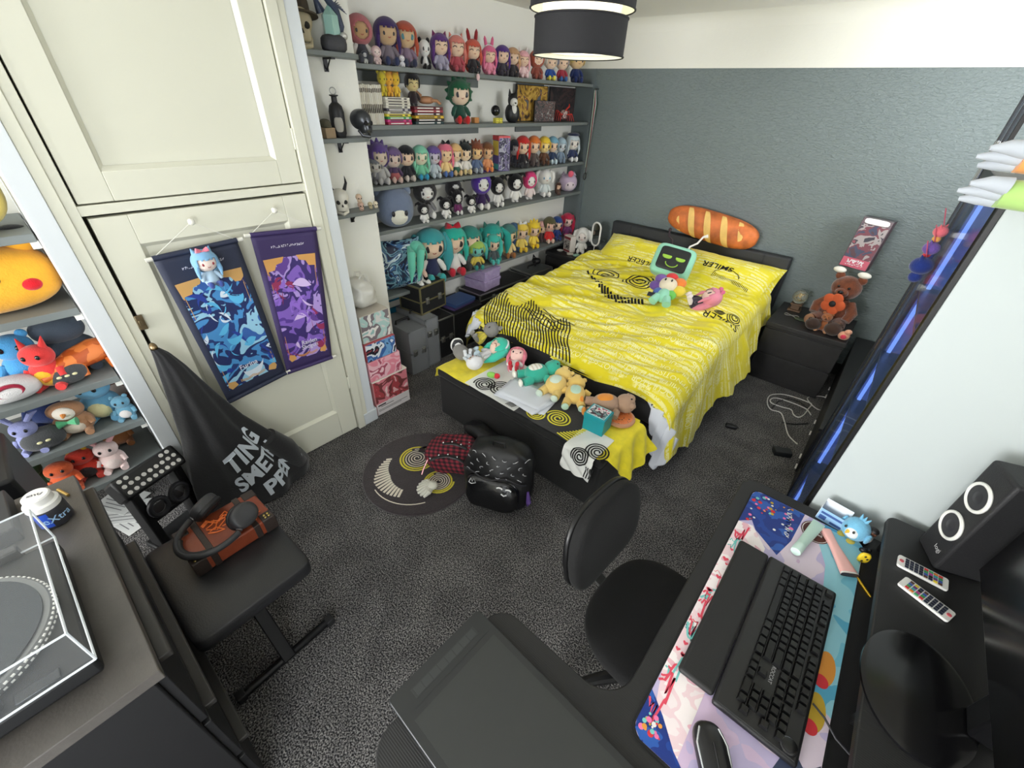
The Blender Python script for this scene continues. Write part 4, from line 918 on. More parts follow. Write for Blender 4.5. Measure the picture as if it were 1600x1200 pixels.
MB().tube([(-.02, -.03, .14), (-.01, -.055, .20)], [.022, .004], 8).out('wing', DG, o)
MB().sell((.02, .045, .06), (.018, .018, .015), 1, nu=12, nv=8).out('small_skull', mat((190, 190, 186), .35, .4), o)
o = thing('glass_bottle', 'matte black bottle with a pale label and ring stopper on the middle small shelf', 'bottle', (-2.28, 1.285, 1.60), -.4)
MB().lathe([(.026, 0), (.034, .02), (.036, .11), (.030, .135), (.014, .15), (.013, .172), (.021, .176), (.021, .180)], 28).out('body', mat((30, 30, 32), .5), o)
MB().sell((.028, 0, .06), (.0095, .022, .045), 1, nu=20, nv=12).out('label', mat((160, 156, 146), .7), o)
MB().tube([(0, .014 * math.cos(t), .195 + .014 * math.sin(t)) for t in [2 * PI * i / 20 for i in range(20)]], .0025, 6, close=True).out('stopper', mat((190, 190, 188), .3, .6), o)
skull('gunmetal grey skull ornament beside the black bottle', (-2.265, 1.405, 1.60), .25, .125, (84, 86, 90), rough=.3, metal=.7)
o = thing('wooden_trinket', 'small tan trinket box left of the black bottle', 'box', (-2.27, 1.21, 1.60), .2); MB().b2((-.03, -.03, 0), (.03, .03, .045)).out('box', mat((150, 128, 100), .7), o, bev=.003); MB().sell((0, 0, .06), (.026, .024, .022), .8, nu=16, nv=10).out('moss_top', mat((84, 80, 66), .9, bump=.8, bs=90), o)
o = skull('white skull ornament with black horns on the lowest small shelf', (-2.27, 1.215, 1.245), -.35, .125, (222, 218, 206))
for sg in (-1, 1): MB().tube([(.0, sg * .03, .115), (-.005, sg * .045, .15), (.01, sg * .04, .185)], [.010, .007, .001], 8).out('horn', mat(BLACK, .4), o)
for k, (yy, zz, c, l) in enumerate(((1.335, 1.245, (206, 170, 150), 'tiny cream and red skull under another one on the lowest small shelf'), (1.33, 1.285, (214, 186, 160), 'tiny cream and red skull stacked on another one'), (1.395, 1.245, (190, 176, 140), 'tiny olive and cream skull near the end of the lowest small shelf'), (1.43, 1.245, (226, 214, 190), 'tiny ivory skull at the very end of the lowest small shelf'))):
    skull(l, (-2.275, yy, zz), -.2, .045 if k < 2 else .036, c)
# ================================================================== NIGHTSTANDS
WOODB = mat((38, 37, 38), .5, bump=.25, bs=70, var=.2, vs=14)
def nightstand(lab, x0, x1, y0, y1, h=.48):
    o = thing('nightstand', lab, 'nightstand', ((x0 + x1) / 2, (y0 + y1) / 2, 0), 0, 'black two-drawer nightstands'); w_, d = (x1 - x0) / 2, (y1 - y0) / 2
    MB().b2((-w_ + .012, -d + .012, 0), (w_ - .012, d, h - .035)).out('body', WOODB, o, bev=.003)
    MB().b2((-w_, -d, h - .035), (w_, d, h)).out('top', WOODB, o, bev=.004)
    for a, b in ((.05, .225), (.235, h - .05)): MB().b2((-w_ + .006, -d + .002, a), (w_ - .006, -d + .02, b)).out('drawer', WOODB, o, bev=.003)
    return o
nightstand('black wooden nightstand right of the bed carrying a brown bear', -.405, .11, 3.46, 3.985)
nightstand('black wooden nightstand left of the bed carrying a ring mirror', -2.62, -2.135, 3.60, 3.985)
NZ = .481
# ring light mirror
q = (-2.16, 3.80); o = thing('vanity_mirror', 'white oval lit mirror on a round foot on the left nightstand', 'mirror', (q[0], q[1], NZ), -.2)
WP = mat((228, 226, 222), .35)
MB().lathe([(.055, 0), (.055, .012), (.02, .018), (.006, .02)], 32).out('foot', WP, o); MB().lathe([(.005, .015), (.005, .12)], 12).out('stem', WP, o)
ov = [(.052 * math.cos(t), 0, .225 + .052 * math.sin(t) + (.058 if math.sin(t) >= 0 else -.058)) for t in [2 * PI * i / 40 for i in range(40)]]
MB().tube(ov, .0085, 10, close=True).out('ring', mat((238, 236, 230), .3), o)
mb = MB(); mb.add([(a, .002, c) for a, b, c in ov] + [(a, .006, c) for a, b, c in ov], [tuple(range(40))] + [tuple(range(79, 39, -1))] + [(i, (i + 1) % 40, 40 + (i + 1) % 40, 40 + i) for i in range(40)])
mb.out('mirror_glass', mat((150, 155, 155), .06, 1), o)
doll('white fluffy sheep plush on the left nightstand', .26, (232, 230, 224), skin=(232, 222, 214), body=(232, 230, 224), style='hood', ears='flop', eyes='dot', loc=(-2.335, 3.84, NZ), rz=-1.1, name='plush_sheep', cat='plush toy', sx=.9)
o = thing('figure_box', 'white and dark red figure box on the left nightstand', 'box', (-2.43, 3.76, NZ), -.3)
MB().b2((-.055, -.035, 0), (.055, .035, .165)).out('carton', mat((214, 206, 198), .5), o, bev=.0015); MB().b2((-.045, -.0362, .03), (.045, -.0352, .125)).out('window_print', prn([(40, 36, 38), (90, 84, 80), (190, 186, 180), (60, 50, 50)], 45), o)
MB().b2((-.05, -.0362, .005), (.05, -.0352, .026)).b2((-.05, -.0362, .13), (.05, -.0352, .155)).out('label_print', mat((130, 50, 54), .5), o)
random.seed(11)
for k, (x, y, c, l, f) in enumerate(((-2.50, 3.70, (206, 204, 200), 'small white dish at the left edge of the left nightstand', 0), (-2.36, 3.68, (190, 182, 170), 'pale crumpled packet in front of the figure box', 1), (-2.29, 3.69, (150, 190, 170), 'small mint green packet on the left nightstand', 1), (-2.22, 3.70, (196, 170, 120), 'small gold trinket before the mirror', 2))):
    o = thing(('dish', 'packet', 'packet', 'trinket')[k], l, 'trinket', (x, y, NZ), k * .7)
    (MB().lathe([(.02, 0), (.035, .012), (.033, .012), (.018, .003), (0, .003)], 24) if f == 0 else MB().sell((0, 0, .01), (.035, .022, .010), .5, nu=20, nv=8) if f == 1 else MB().sell((0, 0, .014), (.02, .015, .014), .7, nu=14, nv=8).tube([(.01, 0, .02), (.03, .01, .006)], .004)).out('body', mat(c, .5), o)
o = thing('black_pouch', 'soft black pouch between the sheep plush and the mirror', 'pouch', (-2.25, 3.88, NZ)); MB().sell((0, 0, .035), (.055, .045, .035), .7, nu=20, nv=10).out('body', mat(BLACK, .8), o)
# bear on the right nightstand
FUR = mat((112, 58, 32), .95, bump=.9, bs=130, sheen=.5, var=.3, vs=40); FUR2 = mat((156, 92, 50), .95, bump=.9, bs=150, sheen=.4)
def bear(lab, loc, rz, s, fur, paw, extra=True, group=None):
    o = thing('teddy_bear', lab, 'teddy bear', loc, rz, group)
    MB().sell((0, 0, s * .26), (s * .2, s * .24, s * .27), .95, nu=26, nv=16).out('body', fur, o)
    MB().sell((0, 0, s * .70), (s * .20, s * .23, s * .21), 1, nu=26, nv=16).sell((s * .16, 0, s * .65), (s * .11, s * .11, s * .09), 1, nu=18, nv=10).out('head', fur, o)
    MB().sell((s * .265, 0, s * .68), (s * .03, s * .045, s * .03), 1, nu=12, nv=8).out('nose', mat(BLACK, .3), o)
    for g in (-1, 1):
        MB().sell((0, g * s * .17, s * .88), (s * .04, s * .075, s * .075), 1, nu=16, nv=10).out('ear', fur, o)
        MB().sell((s * .19, g * s * .08, s * .75), (s * .02, s * .022, s * .022), 1, nu=10, nv=6).out('eye', mat(BLACK, .2), o)
        MB().tube([(0, g * s * .17, s * .44), (s * .12, g * s * .28, s * .32), (s * .22, g * s * .26, s * .2)], [s * .085, s * .09, s * .075], 14).out('arm', fur, o)
        MB().tube([(s * .05, g * s * .14, s * .11), (s * .25, g * s * .2, s * .10), (s * .36, g * s * .22, s * .10)], [s * .12, s * .11, s * .1], 14).out('leg', fur, o)
        MB().sell((s * .42, g * s * .225, s * .115), (s * .03, s * .085, s * .10), 1, nu=16, nv=10).out('paw_pad', paw, o)
    return o
B = bear('big brown teddy bear sitting on the right nightstand against the grey wall', (-.05, 3.76, NZ), -1.75, .40, FUR, mat((150, 110, 84), .9))
for g in (-1, 1): MB().sell((.06, g * .075, .405), (.028, .04, .02), 1, nu=16, nv=10).out('white_tuft', plush((238, 234, 222)), B)
o = thing('flower_brooch', 'orange poppy flower with black centre on the bear', 'flower', (-.075, 3.60, NZ + .20), -1.9)
for k in range(5):
    a = k * 2 * PI / 5; MB().sell((.005, .042 * math.cos(a), .042 * math.sin(a)), (.009, .038, .038), 1, nu=16, nv=8).out('petal', mat((196, 84, 40), .8, sheen=.3), o)
MB().sell((.014, 0, 0), (.012, .022, .022), 1, nu=16, nv=8).out('centre', mat(BLACK, .7), o)
bear('small light brown teddy bear on the lap of the big brown bear', (-.07, 3.585, NZ), -1.6, .145, FUR2, mat((200, 150, 110), .9))
for k, (x, y, s_, c, l) in enumerate(((-.13, 3.545, .05, (60, 44, 38), 'dark brown round plush left of the small bear'), (-.005, 3.54, .055, (70, 52, 44), 'dark brown round plush right of the small bear'))):
    o = thing('plush_ball', l, 'plush toy', (x, y, NZ)); MB().sell((0, 0, s_ * .85), (s_, s_ * .9, s_ * .85), 1, nu=18, nv=12).out('body', plush(c), o)
    for g in (-1, 1): MB().sell((g * s_ * .6, 0, s_ * 1.5), (s_ * .25, s_ * .2, s_ * .25), 1, nu=10, nv=6).out('ear', plush(c), o)
o = thing('plush_flower', 'small peach and pink plush at the right corner of the nightstand', 'plush toy', (.07, 3.52, NZ)); MB().sell((0, 0, .03), (.035, .03, .03), .9, nu=16, nv=10).sell((.015, -.01, .065), (.022, .02, .018), 1, nu=14, nv=8).out('body', plush((232, 170, 140)), o); MB().sell((.0, -.03, .03), (.018, .012, .016), 1, nu=12, nv=8).out('pink_patch', plush((226, 70, 96)), o)
# glass ball lamp
o = thing('glass_globe', 'glass globe with gold swirls on a wooden stand on the right nightstand', 'globe ornament', (-.30, 3.84, NZ))
MB().b2((-.045, -.04, 0), (.045, .04, .015)).b2((-.03, -.028, .015), (.03, .028, .05)).b2((-.04, -.036, .05), (.04, .036, .062)).out('wooden_stand', mat((96, 72, 52), .6), o, bev=.003)
MB().sell((0, 0, .112), (.052, .052, .052), 1, nu=32, nv=20).out('glass_ball', mat((226, 226, 210), .05, trans=.85), o)
MB().tube([(q[0], q[1], .112 + .02 * math.sin(i * .3)) for i, q in enumerate(spiral(0, 0, .004, .03, 3, 40))], .003, 6).out('gold_swirl', mat((196, 156, 70), .3, .8), o)
o = thing('necklace', 'thin silver necklace lying before the glass globe', 'necklace', (-.29, 3.70, NZ + .003)); MB().tube([(.05 * math.cos(t) , .02 * math.sin(t * 2) , .001) for t in [2 * PI * i / 30 for i in range(30)]], .0022, 5, close=True).out('chain', mat((190, 190, 186), .3, .9), o)
o = thing('leaf_dish', 'dark green leaf shaped dish on the right nightstand', 'dish', (-.215, 3.665, NZ)); MB().sell((0, 0, .005), (.05, .028, .005), .8, nu=24, nv=8).out('dish', mat((66, 76, 58), .5), o)
# doll box leaning over the bear
C0 = Vector((-.07, 3.845, .885)); o = thing('doll_carton', 'tall dark red doll box with white top edge standing on the big bear', 'box', C0, 0)
o.rotation_euler = (math.radians(-4), math.radians(2), math.radians(-8))
MB().b2((-.085, -.05, 0), (.085, .05, .335)).out('carton', mat((66, 34, 48), .35), o, bev=.002)
MB().b2((-.078, -.0515, .07), (.078, -.0503, .29)).out('window_print', prn([(70, 36, 50), (50, 56, 84), (110, 46, 62), (160, 150, 150), (40, 34, 50), (140, 60, 74)], 11, dist=.6), o)
mb = MB().b2((-.08, -.0515, .006), (.08, -.0503, .068)); mb.out('pink_label', mat((186, 60, 88), .4), o)
MB().sell((0, -.0516, .312), (.072, .0012, .018), .5, nu=24, nv=6).out('white_band', mat((236, 232, 232), .3), o)
mb = MB(); scribble(mb, 7, .10, .022, lambda x, y: Vector((x, -.0522, .046 + y)), wd=.006, seed=3); scribble(mb, 8, .11, .009, lambda x, y: Vector((x, -.0522, .024 + y)), seed=5); mb.out('lettering', mat((236, 226, 230), .5), o)
MB().b2((-.086, -.051, .330), (.086, .051, .337)).out('top_edge', mat((60, 58, 62), .4), o, bev=.001)
# ================================================================== TOYS ON THE BED
p = P(1043, 428, z=.72)
o = thing('plush_robot', 'mint plush with a dark screen face and antennae on the duvet', 'plush toy', (p.x, p.y, .675)); o.rotation_euler = (math.radians(-32), math.radians(6), math.radians(12)); o.location.z = .70
MINT = plush((150, 212, 184))
MB().sell((0, 0, .11), (.15, .07, .12), .35, nu=36, nv=20).out('head', MINT, o, smooth=60)
MB().sell((0, -.062, .115), (.112, .016, .085), .25, nu=36, nv=16).out('screen', mat((22, 26, 26), .5), o, smooth=60)
GE = mat((150, 196, 60), .6)
for g in (-1, 1): MB().sell((g * .05, -.079, .13), (.036, .005, .022), .8, nu=20, nv=8, fn=lambda q: Vector((q.x, q.y, min(q.z, .004)))).out('green_eye', GE, o)
MB().tube([(.045 * math.cos(t), -.081, .085 + .03 * math.sin(t)) for t in [PI + PI * i / 12 for i in range(13)]], .004, 6).out('smile', GE, o)
MB().tube([(-.05, 0, .21), (-.07, 0, .27), (-.11, .01, .30), (-.12, .02, .34)], .007, 8).sell((-.12, .02, .35), (.013, .013, .013), 1, nu=10, nv=8).out('antenna', mat((52, 40, 44), .8), o)
MB().tube([(.06, 0, .21), (.07, .0, .26), (.11, .01, .30), (.13, .02, .36)], .007, 8).tube([(.13, .02, .36), (.16, .02, .375)], [.008, .014], 8).out('antenna', plush((232, 226, 220)), o)
MB().tube([(.02, .02, .22), (.05, .02, .25), (.09, .02, .24), (.10, .02, .20)], .008, 8).out('handle', mat((30, 30, 32), .8), o)
p = P(1036, 462, z=.70)
o = thing('plush_flower_doll', 'small mint plush with rainbow petals and a dark tag below the screen faced plush', 'plush toy', (p.x, p.y - .02, .665)); o.rotation_euler = (math.radians(-55), 0, math.radians(8))
MB().sell((0, 0, .14), (.062, .05, .055), .9, nu=24, nv=14).out('face', plush((226, 214, 190)), o)
for k, c in enumerate(((214, 60, 60), (232, 130, 60), (226, 200, 70), (110, 190, 90), (80, 110, 180), (110, 80, 150), (120, 90, 160))):
    a = PI / 2 - .9 * k; MB().sell((.085 * math.cos(a), .01, .14 + .075 * math.sin(a)), (.045, .03, .038), 1, nu=16, nv=10).out('petal', plush(c), o)
MB().sell((0, 0, .05), (.045, .04, .055), 1, nu=20, nv=12).out('body', MINT, o)
for g in (-1, 1):
    MB().tube([(g * .03, -.01, .03), (g * .05, -.02, -.03)], [.028, .03], 12).out('leg', MINT, o)
    MB().sell((g * .022, -.049, .15), (.006, .004, .011), 1, nu=10, nv=6).out('eye', mat(BLACK, .3), o)
MB().b2((-.10, -.03, -.0), (-.05, -.025, .035)).out('tag', mat((36, 36, 44), .5), o, bev=.002)
p = P(1083, 462, z=.70)
doll('pink haired plush doll lying on the duvet right of the rainbow plush', .23, (232, 142, 162), skin=(248, 214, 200), body=(60, 50, 66), leg=(236, 226, 226), style='long', M=TR(p.x + .02, p.y - .02, .655) @ RM(0, 0, math.radians(-150)) @ RM(0, math.radians(-62), 0) @ TR(0, 0, -.03), acc='bow', acol=(226, 110, 150), cat='plush toy')
# ================================================================== TOYS ON THE BENCH
def lie(u, v, z, rz, tilt=-80, up=.05): q = P(u, v, z=z); return TR(q.x, q.y, z + up) @ RM(0, 0, math.radians(rz)) @ RM(0, math.radians(tilt), 0)
bz = .375
def laid(label, u, v, s, rz, tilt=-80, up=.02, **kw):
    doll(label, s, M=lie(u, v, bz, rz, tilt, up) @ TR(0, 0, -.45 * s), cat='plush toy', name='plush_toy', **kw)
laid('grey plush elephant in a yellow dress at the left back of the bench', 760, 533, .21, -110, -60, .06, hair=(140, 138, 134), skin=(140, 138, 134), body=(222, 206, 80), leg=(140, 138, 134), style='bald', ears='round', eyes='dot')
q = P(718, 548, z=.40); o = thing('plush_fish', 'grey plush with a black striped white foot on the left end of the bench', 'plush toy', (q.x, q.y, BZ + .012), -.4)
GRY = plush((136, 134, 130)); MB().sell((.03, 0, .04), (.075, .05, .04), .9, nu=22, nv=12).sell((.08, .06, .05), (.035, .03, .03), 1, nu=14, nv=8).out('body', GRY, o)
MB().sell((-.05, -.0, .055), (.025, .045, .05), .9, nu=20, nv=12).out('striped_foot', prn([(240, 240, 236), (40, 40, 42)], 14, 'wave', dist=.6), o)
laid('mint haired plush doll with a white sailor hood on the left part of the bench', 770, 560, .235, -128, -58, .05, hair=(64, 196, 170), skin=(250, 216, 196), body=(236, 236, 240), leg=(200, 220, 232), style='tails', acc='band', acol=(238, 240, 242), eyes='closed', eyec=(150, 60, 50))
laid('small white and pale blue doll lying before the grey plush', 738, 572, .17, 160, -78, .04, hair=(236, 236, 238), body=(214, 224, 232), leg=(232, 236, 240), style='short', eyes='dot')
laid('pink haired doll with a white coat and red shoes in the middle of the bench', 806, 572, .20, -60, -70, .04, hair=(236, 130, 150), skin=(246, 206, 196), body=(236, 234, 232), leg=(206, 36, 52), style='long', eyes='dot')
o = thing('plush_shoe', 'tiny green and red plush boot on the white spiral blanket', 'plush toy', P(768, 590, z=.37), .4); MB().sell((0, 0, .02), (.03, .018, .018), .8, nu=16, nv=10).out('body', plush((140, 200, 90)), o); MB().sell((.035, 0, .02), (.02, .018, .018), 1, nu=14, nv=8).out('toe', plush((210, 50, 60)), o)
def animal(lab, u, v, s, rz, c, belly, roll=0, name='plush_animal', ears='round', stripes=False, z=None):
    q = P(u, v, z=.40); o = thing(name, lab, 'plush toy', (q.x, q.y, z or (BZ + .016)), math.radians(rz))
    m_ = plush(c)
    MB().sell((0, 0, s * .22), (s * .3, s * .25, s * .22), .9, nu=26, nv=16).out('body', m_, o)
    MB().sell((s * .42, 0, s * .26), (s * .21, s * .23, s * .2), 1, nu=24, nv=14).sell((s * .5, 0, s * .40), (s * .11, s * .12, s * .08), 1, nu=14, nv=8).out('head', m_, o)
    MB().sell((-.02 * s, 0, s * .33), (s * .21, s * .17, s * .125), .9, nu=22, nv=12).out('belly', prn([(238, 236, 226), (238, 236, 226), (214, 206, 190)], 14, 'wave', dist=.3, rough=.9) if stripes else plush(belly), o)
    for g in (-1, 1):
        MB().sell((s * .52, g * s * .19, s * .33), (s * .07, s * .07, s * .06), 1, nu=14, nv=8).out('ear', m_, o)
        MB().sell((s * .50, g * s * .09, s * .445), (s * .022, s * .022, s * .02), 1, nu=8, nv=6).out('eye', mat(BLACK, .3), o)
        MB().tube([(s * .18, g * s * .22, s * .2), (s * .12, g * s * .38, s * .16)], [s * .09, s * .075], 12).out('arm', m_, o)
        MB().tube([(-s * .2, g * s * .15, s * .15), (-s * .42, g * s * .2, s * .15)], [s * .12, s * .10], 12).out('leg', m_, o)
        MB().sell((-s * .50, g * s * .205, s * .16), (s * .05, s * .095, s * .095), 1, nu=14, nv=8).out('foot_pad', plush(belly), o)
    return o
animal('teal plush with a ribbed cream belly lying on its back on the bench', 838, 588, .25, 62, (60, 176, 152), (240, 238, 226), stripes=True)
animal('yellow plush puppy with white and mint soles left of the other yellow one', 868, 605, .235, 100, (232, 202, 122), (210, 226, 210))
animal('yellow plush puppy lying on its side right of its yellow twin', 898, 620, .225, 120, (230, 196, 112), (190, 220, 200))
animal('taupe plush lying on the round orange plush near the right end of the bench', 945, 640, .25, 40, (176, 144, 120), (232, 150, 60), z=BZ + .03)
q = P(968, 652, z=.38); o = thing('plush_disc', 'round orange speckled plush with tan rim under the taupe plush', 'plush toy', (q.x, q.y, BZ + .014)); MB().sell((0, 0, .012), (.085, .085, .014), .6, 1, nu=36, nv=10).out('rim', plush((206, 150, 118)), o); MB().sell((0, 0, .017), (.072, .072, .014), .6, 1, nu=36, nv=10).out('speckled_top', prn([(226, 124, 66), (226, 124, 66), (236, 140, 84), (110, 50, 30)], 60, dist=0), o)
q = P(930, 662, z=.40); o = thing('gift_box', 'teal blue cardboard box with a framed picture lid on the bench', 'box', (q.x + .005, q.y + .01, BZ + .016), .06); TB = mat((20, 150, 160), .45)
MB().b2((-.058, -.05, 0), (.058, .05, .098)).out('body', TB, o, bev=.002); MB().b2((-.06, -.052, .075), (.06, .052, .105)).out('lid', TB, o, bev=.002)
MB().b2((-.049, -.042, .1045), (.049, .042, .1065)).out('lid_picture', prn([(60, 90, 96), (196, 60, 90), (220, 220, 220), (70, 50, 60), (110, 150, 150), (230, 150, 170)], 22, dist=.5), o)
fr = MB()
for a, b in (((-.052, -.045), (.052, -.041)), ((-.052, .041), (.052, .045)), ((-.052, -.045), (-.048, .045)), ((.048, -.045), (.052, .045))): fr.b2((a[0], a[1], .105), (b[0], b[1], .108))
fr.out('lid_frame', mat((170, 214, 216), .4), o)
random.seed(5)
for k in range(7):
    q = P(822, 621, z=.37); o = thing('paper_sheet', 'white paper sheet in the loose stack on the bench', 'paper', (q.x + random.uniform(-.022, .022), q.y + random.uniform(-.014, .014), BZ + .018 + k * .0030), random.uniform(-.2, .14) + .05, 'loose stack of white papers on the bench')
    MB().grid(lambda i, j: Vector(((i - .5) * .29, (j - .5) * .19, .002 * math.sin(i * 5 + k) * j)), 12, 6).out('sheet', mat((216, 220, 228), .7), o, solid=.0008)
# ================================================================== LEFT OF THE BED: CASES
AL = mat((176, 176, 172), .35, .9); CK = mat((26, 26, 28), .6, bump=.3, bs=200)
def flight(lab, cx, cy, z, dx, dy, dz, col, rz=0, trim=AL, levels=1, cat='case', name='flight_case', handle=True, group=None, lid=.35, w=.012):
    o = thing(name, lab, cat, (cx, cy, z), rz, group); X_, Y_ = dx / 2, dy / 2
    MB().b2((-X_, -Y_, 0), (X_, Y_, dz * (1 - lid) - .001)).out('body', col, o, bev=.003); MB().b2((-X_, -Y_, dz * (1 - lid) + .001), (X_, Y_, dz)).out('lid', col, o, bev=.003)
    mb = MB(); e = .002
    for sx in (-1, 1):
        for sy in (-1, 1): mb.box((sx * (X_ - w / 2 + e), sy * (Y_ - w / 2 + e), dz / 2), (w, w, dz + 2 * e))
        for zz in [w / 2 - e, dz - w / 2 + e, dz * (1 - lid)]:
            mb.box((sx * (X_ - w / 2 + e), 0, zz), (w, dy, w)); mb.box((0, sx * (Y_ - w / 2 + e), zz), (dx, w, w))
    q = mb.out('edge_trim', trim, o, bev=.001)
    for s in (-1, 1): MB().box((X_ + .004, s * Y_ * .5, dz * (1 - lid)), (.01, .035, .05)).box((X_ + .010, s * Y_ * .5, dz * (1 - lid)), (.006, .02, .03)).out('latch', AL, o, bev=.002)
    if handle: MB().tube([(0, -.06, dz + .002), (0, -.055, dz + .025), (0, .055, dz + .025), (0, .06, dz + .002)], .009, 10).out('handle', mat(BLACK, .5), o)
    return o
GCS = mat((126, 128, 130), .45, bump=.15, bs=150); GOLD = mat((150, 142, 104), .4, .7)
flight('plain grey hard case standing on the floor nearest the stacked figure boxes', -2.49, 1.655, 0, .36, .16, .36, GCS, trim=GCS, lid=.5)
flight('tall grey hard case leaning behind the nearest grey one', -2.50, 1.80, 0, .36, .12, .40, mat((138, 140, 142), .45), trim=GCS, lid=.3)
flight('black aluminium edged case on the floor beneath the gold edged makeup case', -2.50, 1.955, 0, .33, .17, .35, CK, lid=.5, levels=2)
o = flight('black makeup case with gold coloured edges on top of the aluminium edged case', -2.535, 1.90, .404, .23, .27, .215, CK, trim=GOLD, rz=.12, lid=.55)
flight('big black flight case under the lilac boxes behind the bed', -2.56, 2.76, .192, .28, .68, .18, CK, lid=.3)
flight('black case under the upper flight case behind the bed', -2.56, 2.76, 0, .28, .69, .19, mat((22, 22, 24), .7), trim=mat(BLACK, .5), handle=False)
flight('silver edged dark grey case nearest the left nightstand', -2.55, 3.29, .20, .28, .34, .19, mat((74, 78, 80), .4), lid=.4)
flight('black trunk supporting the dark grey case near the left nightstand', -2.55, 3.29, 0, .28, .35, .198, mat((22, 22, 24), .7), trim=mat(BLACK, .5), handle=False)
o = thing('black_chest', 'long low black chest along the wall behind the bed', 'chest', (-2.53, 2.22, 0)); MB().b2((-.17, -.16, 0), (.17, .16, .32)).out('body', mat((24, 24, 26), .7), o, bev=.006); MB().b2((-.175, -.165, .30), (.175, .165, .335)).out('lid', mat((28, 28, 30), .6), o, bev=.006)
o = thing('book_pair', 'blue book with a purple one beneath on the long black chest', 'book', (-2.50, 2.22, .337), .1); MB().b2((-.09, -.13, 0), (.09, .13, .022)).out('purple_cover', mat((86, 70, 120), .4), o, bev=.002); MB().b2((-.08, -.12, .023), (.10, .13, .05)).out('blue_cover', mat((64, 90, 140), .4), o, bev=.002)
LIL = mat((178, 158, 200), .6); LILC = prn([(178, 158, 202), (184, 166, 207), (190, 173, 211)], 34, 'vor')
for k, (z_, l) in enumerate(((.375, 'lower of the two lilac checked storage boxes on the flight case'), (.463, 'upper of the two lilac checked storage boxes on the flight case'))):
    o = thing('storage_box', l, 'box', (-2.575, 2.61, z_), .12, 'lilac checked boxes'); r = .112
    MB().b2((-r, -r, 0), (r, r, .064)).out('body', LILC, o, bev=.002); MB().b2((-r - .006, -r - .006, .060), (r + .006, r + .006, .085)).out('lid', LILC, o, bev=.002)
o = thing('wall_stripe_box', 'flat blue box leaning on the wall behind the makeup case', 'box', (-2.70, 1.84, .45)); MB().b2((-.012, -.34, 0), (.012, .14, .06)).out('upper_panel', mat((20, 112, 150), .5), o)
o = thing('wall_stripe_box', 'second flat blue box below the other on the wall behind the makeup case', 'box', (-2.70, 1.72, .33)); MB().b2((-.012, -.22, 0), (.012, .1, .06)).out('lower_panel', mat((20, 112, 150), .5), o)
o = thing('headset', 'black rounded headset on the dark grey case', 'headset', (-2.58, 3.40, .395)); MB().sell((0, 0, .03), (.045, .04, .03), .8, nu=18, nv=10).tube([(-.02, -.03, .03), (-.04, 0, .08), (-.02, .03, .03)], .008).out('body', mat(BLACK, .5), o)
# stacked figure boxes beside the cupboard
def fbox(lab, y0, y1, z0, z1, face_m, side, x1=-2.075, x0=-2.33, rz=0, top=None):
    o = thing('figure_box', lab, 'box', ((x0 + x1) / 2, (y0 + y1) / 2, z0), rz, 'stacked figure boxes'); a, b = (x1 - x0) / 2, (y1 - y0) / 2; h = z1 - z0 - .001
    MB().b2((-a, -b, 0), (a, b, h)).out('carton', side, o, bev=.0015)
    MB().b2((a, -b * .97, h * .03), (a + .001, b * .97, h * .98)).out('front_print', face_m, o)
    return o
PK = [(230, 180, 180), (176, 70, 76), (120, 60, 60), (220, 130, 140), (240, 210, 208), (90, 50, 52)]
o = fbox('lowest pink and white figure box standing on the carpet beside the cupboard', 1.10, 1.365, 0, .27, prn(PK, 8, dist=.8), mat((220, 150, 150), .5))
MB().b2((.1278, -.13, .003), (.130, .13, .088)).out('white_label', mat((226, 220, 218), .5), o); MB().b2((-.1285, -.1335, .262), (.1295, .1335, .2705)).out('white_rim', mat((240, 232, 220), .4), o)
mb = MB(); mb.b2((.1302, -.10, .06), (.1306, .0, .064)).b2((.1302, -.12, .04), (.1306, .11, .043)).b2((.1302, -.12, .03), (.1306, .06, .033)).b2((.1302, -.12, .07), (.1306, -.06, .08)); mb.out('label_print', mat((60, 50, 50), .5), o)['kind'] = 'stuff'
fbox('pink figure box with line drawings, second from the floor', 1.095, 1.33, .272, .415, prn([(240, 180, 190), (232, 140, 156), (240, 190, 198), (176, 80, 100), (244, 206, 210)], 9, dist=.8), mat((236, 170, 180), .5))
fbox('blue and black striped edge figure box in the middle of the stack', 1.095, 1.31, .417, .54, prn([(30, 50, 84), (110, 160, 206), (60, 100, 160), (220, 226, 232), (24, 30, 44), (140, 60, 66)], 8, dist=.8), mat((190, 90, 96), .5))
fbox('pale teal and white figure box, topmost of the stack', 1.10, 1.30, .542, .72, prn([(210, 206, 204), (170, 200, 196), (120, 110, 116), (226, 222, 218), (150, 190, 186)], 9, dist=.8), mat((190, 182, 170), .5), x1=-2.09)
o = thing('plastic_bag', 'translucent white plastic bag standing by the stacked figure boxes', 'bag', (-2.24, 1.205, .722))
def bagf(q): return Vector((q.x * (1 - q.z * 1.2), q.y * (1 - q.z * 1.5) + .01 * math.sin(q.z * 60), q.z))
MB().sell((0, 0, .08), (.10, .09, .09), .8, nu=30, nv=18, fn=lambda q: bagf(q) + Vector((noise.noise(q * 25) * .02, noise.noise(q * 22 + Vector((3, 3, 3))) * .02, 0))).out('bag_body', mat((206, 204, 196), .35, var=.06), o, smooth=80)
for g in (-1, 1): MB().tube([(.02 * g, .0, .14), (.03 * g, .02, .19), (.035 * g, .05, .185), (.03 * g, .07, .13)], [.012, .006, .006, .012], 8, flat=.4).out('bag_handle', mat((206, 204, 196), .35), o)
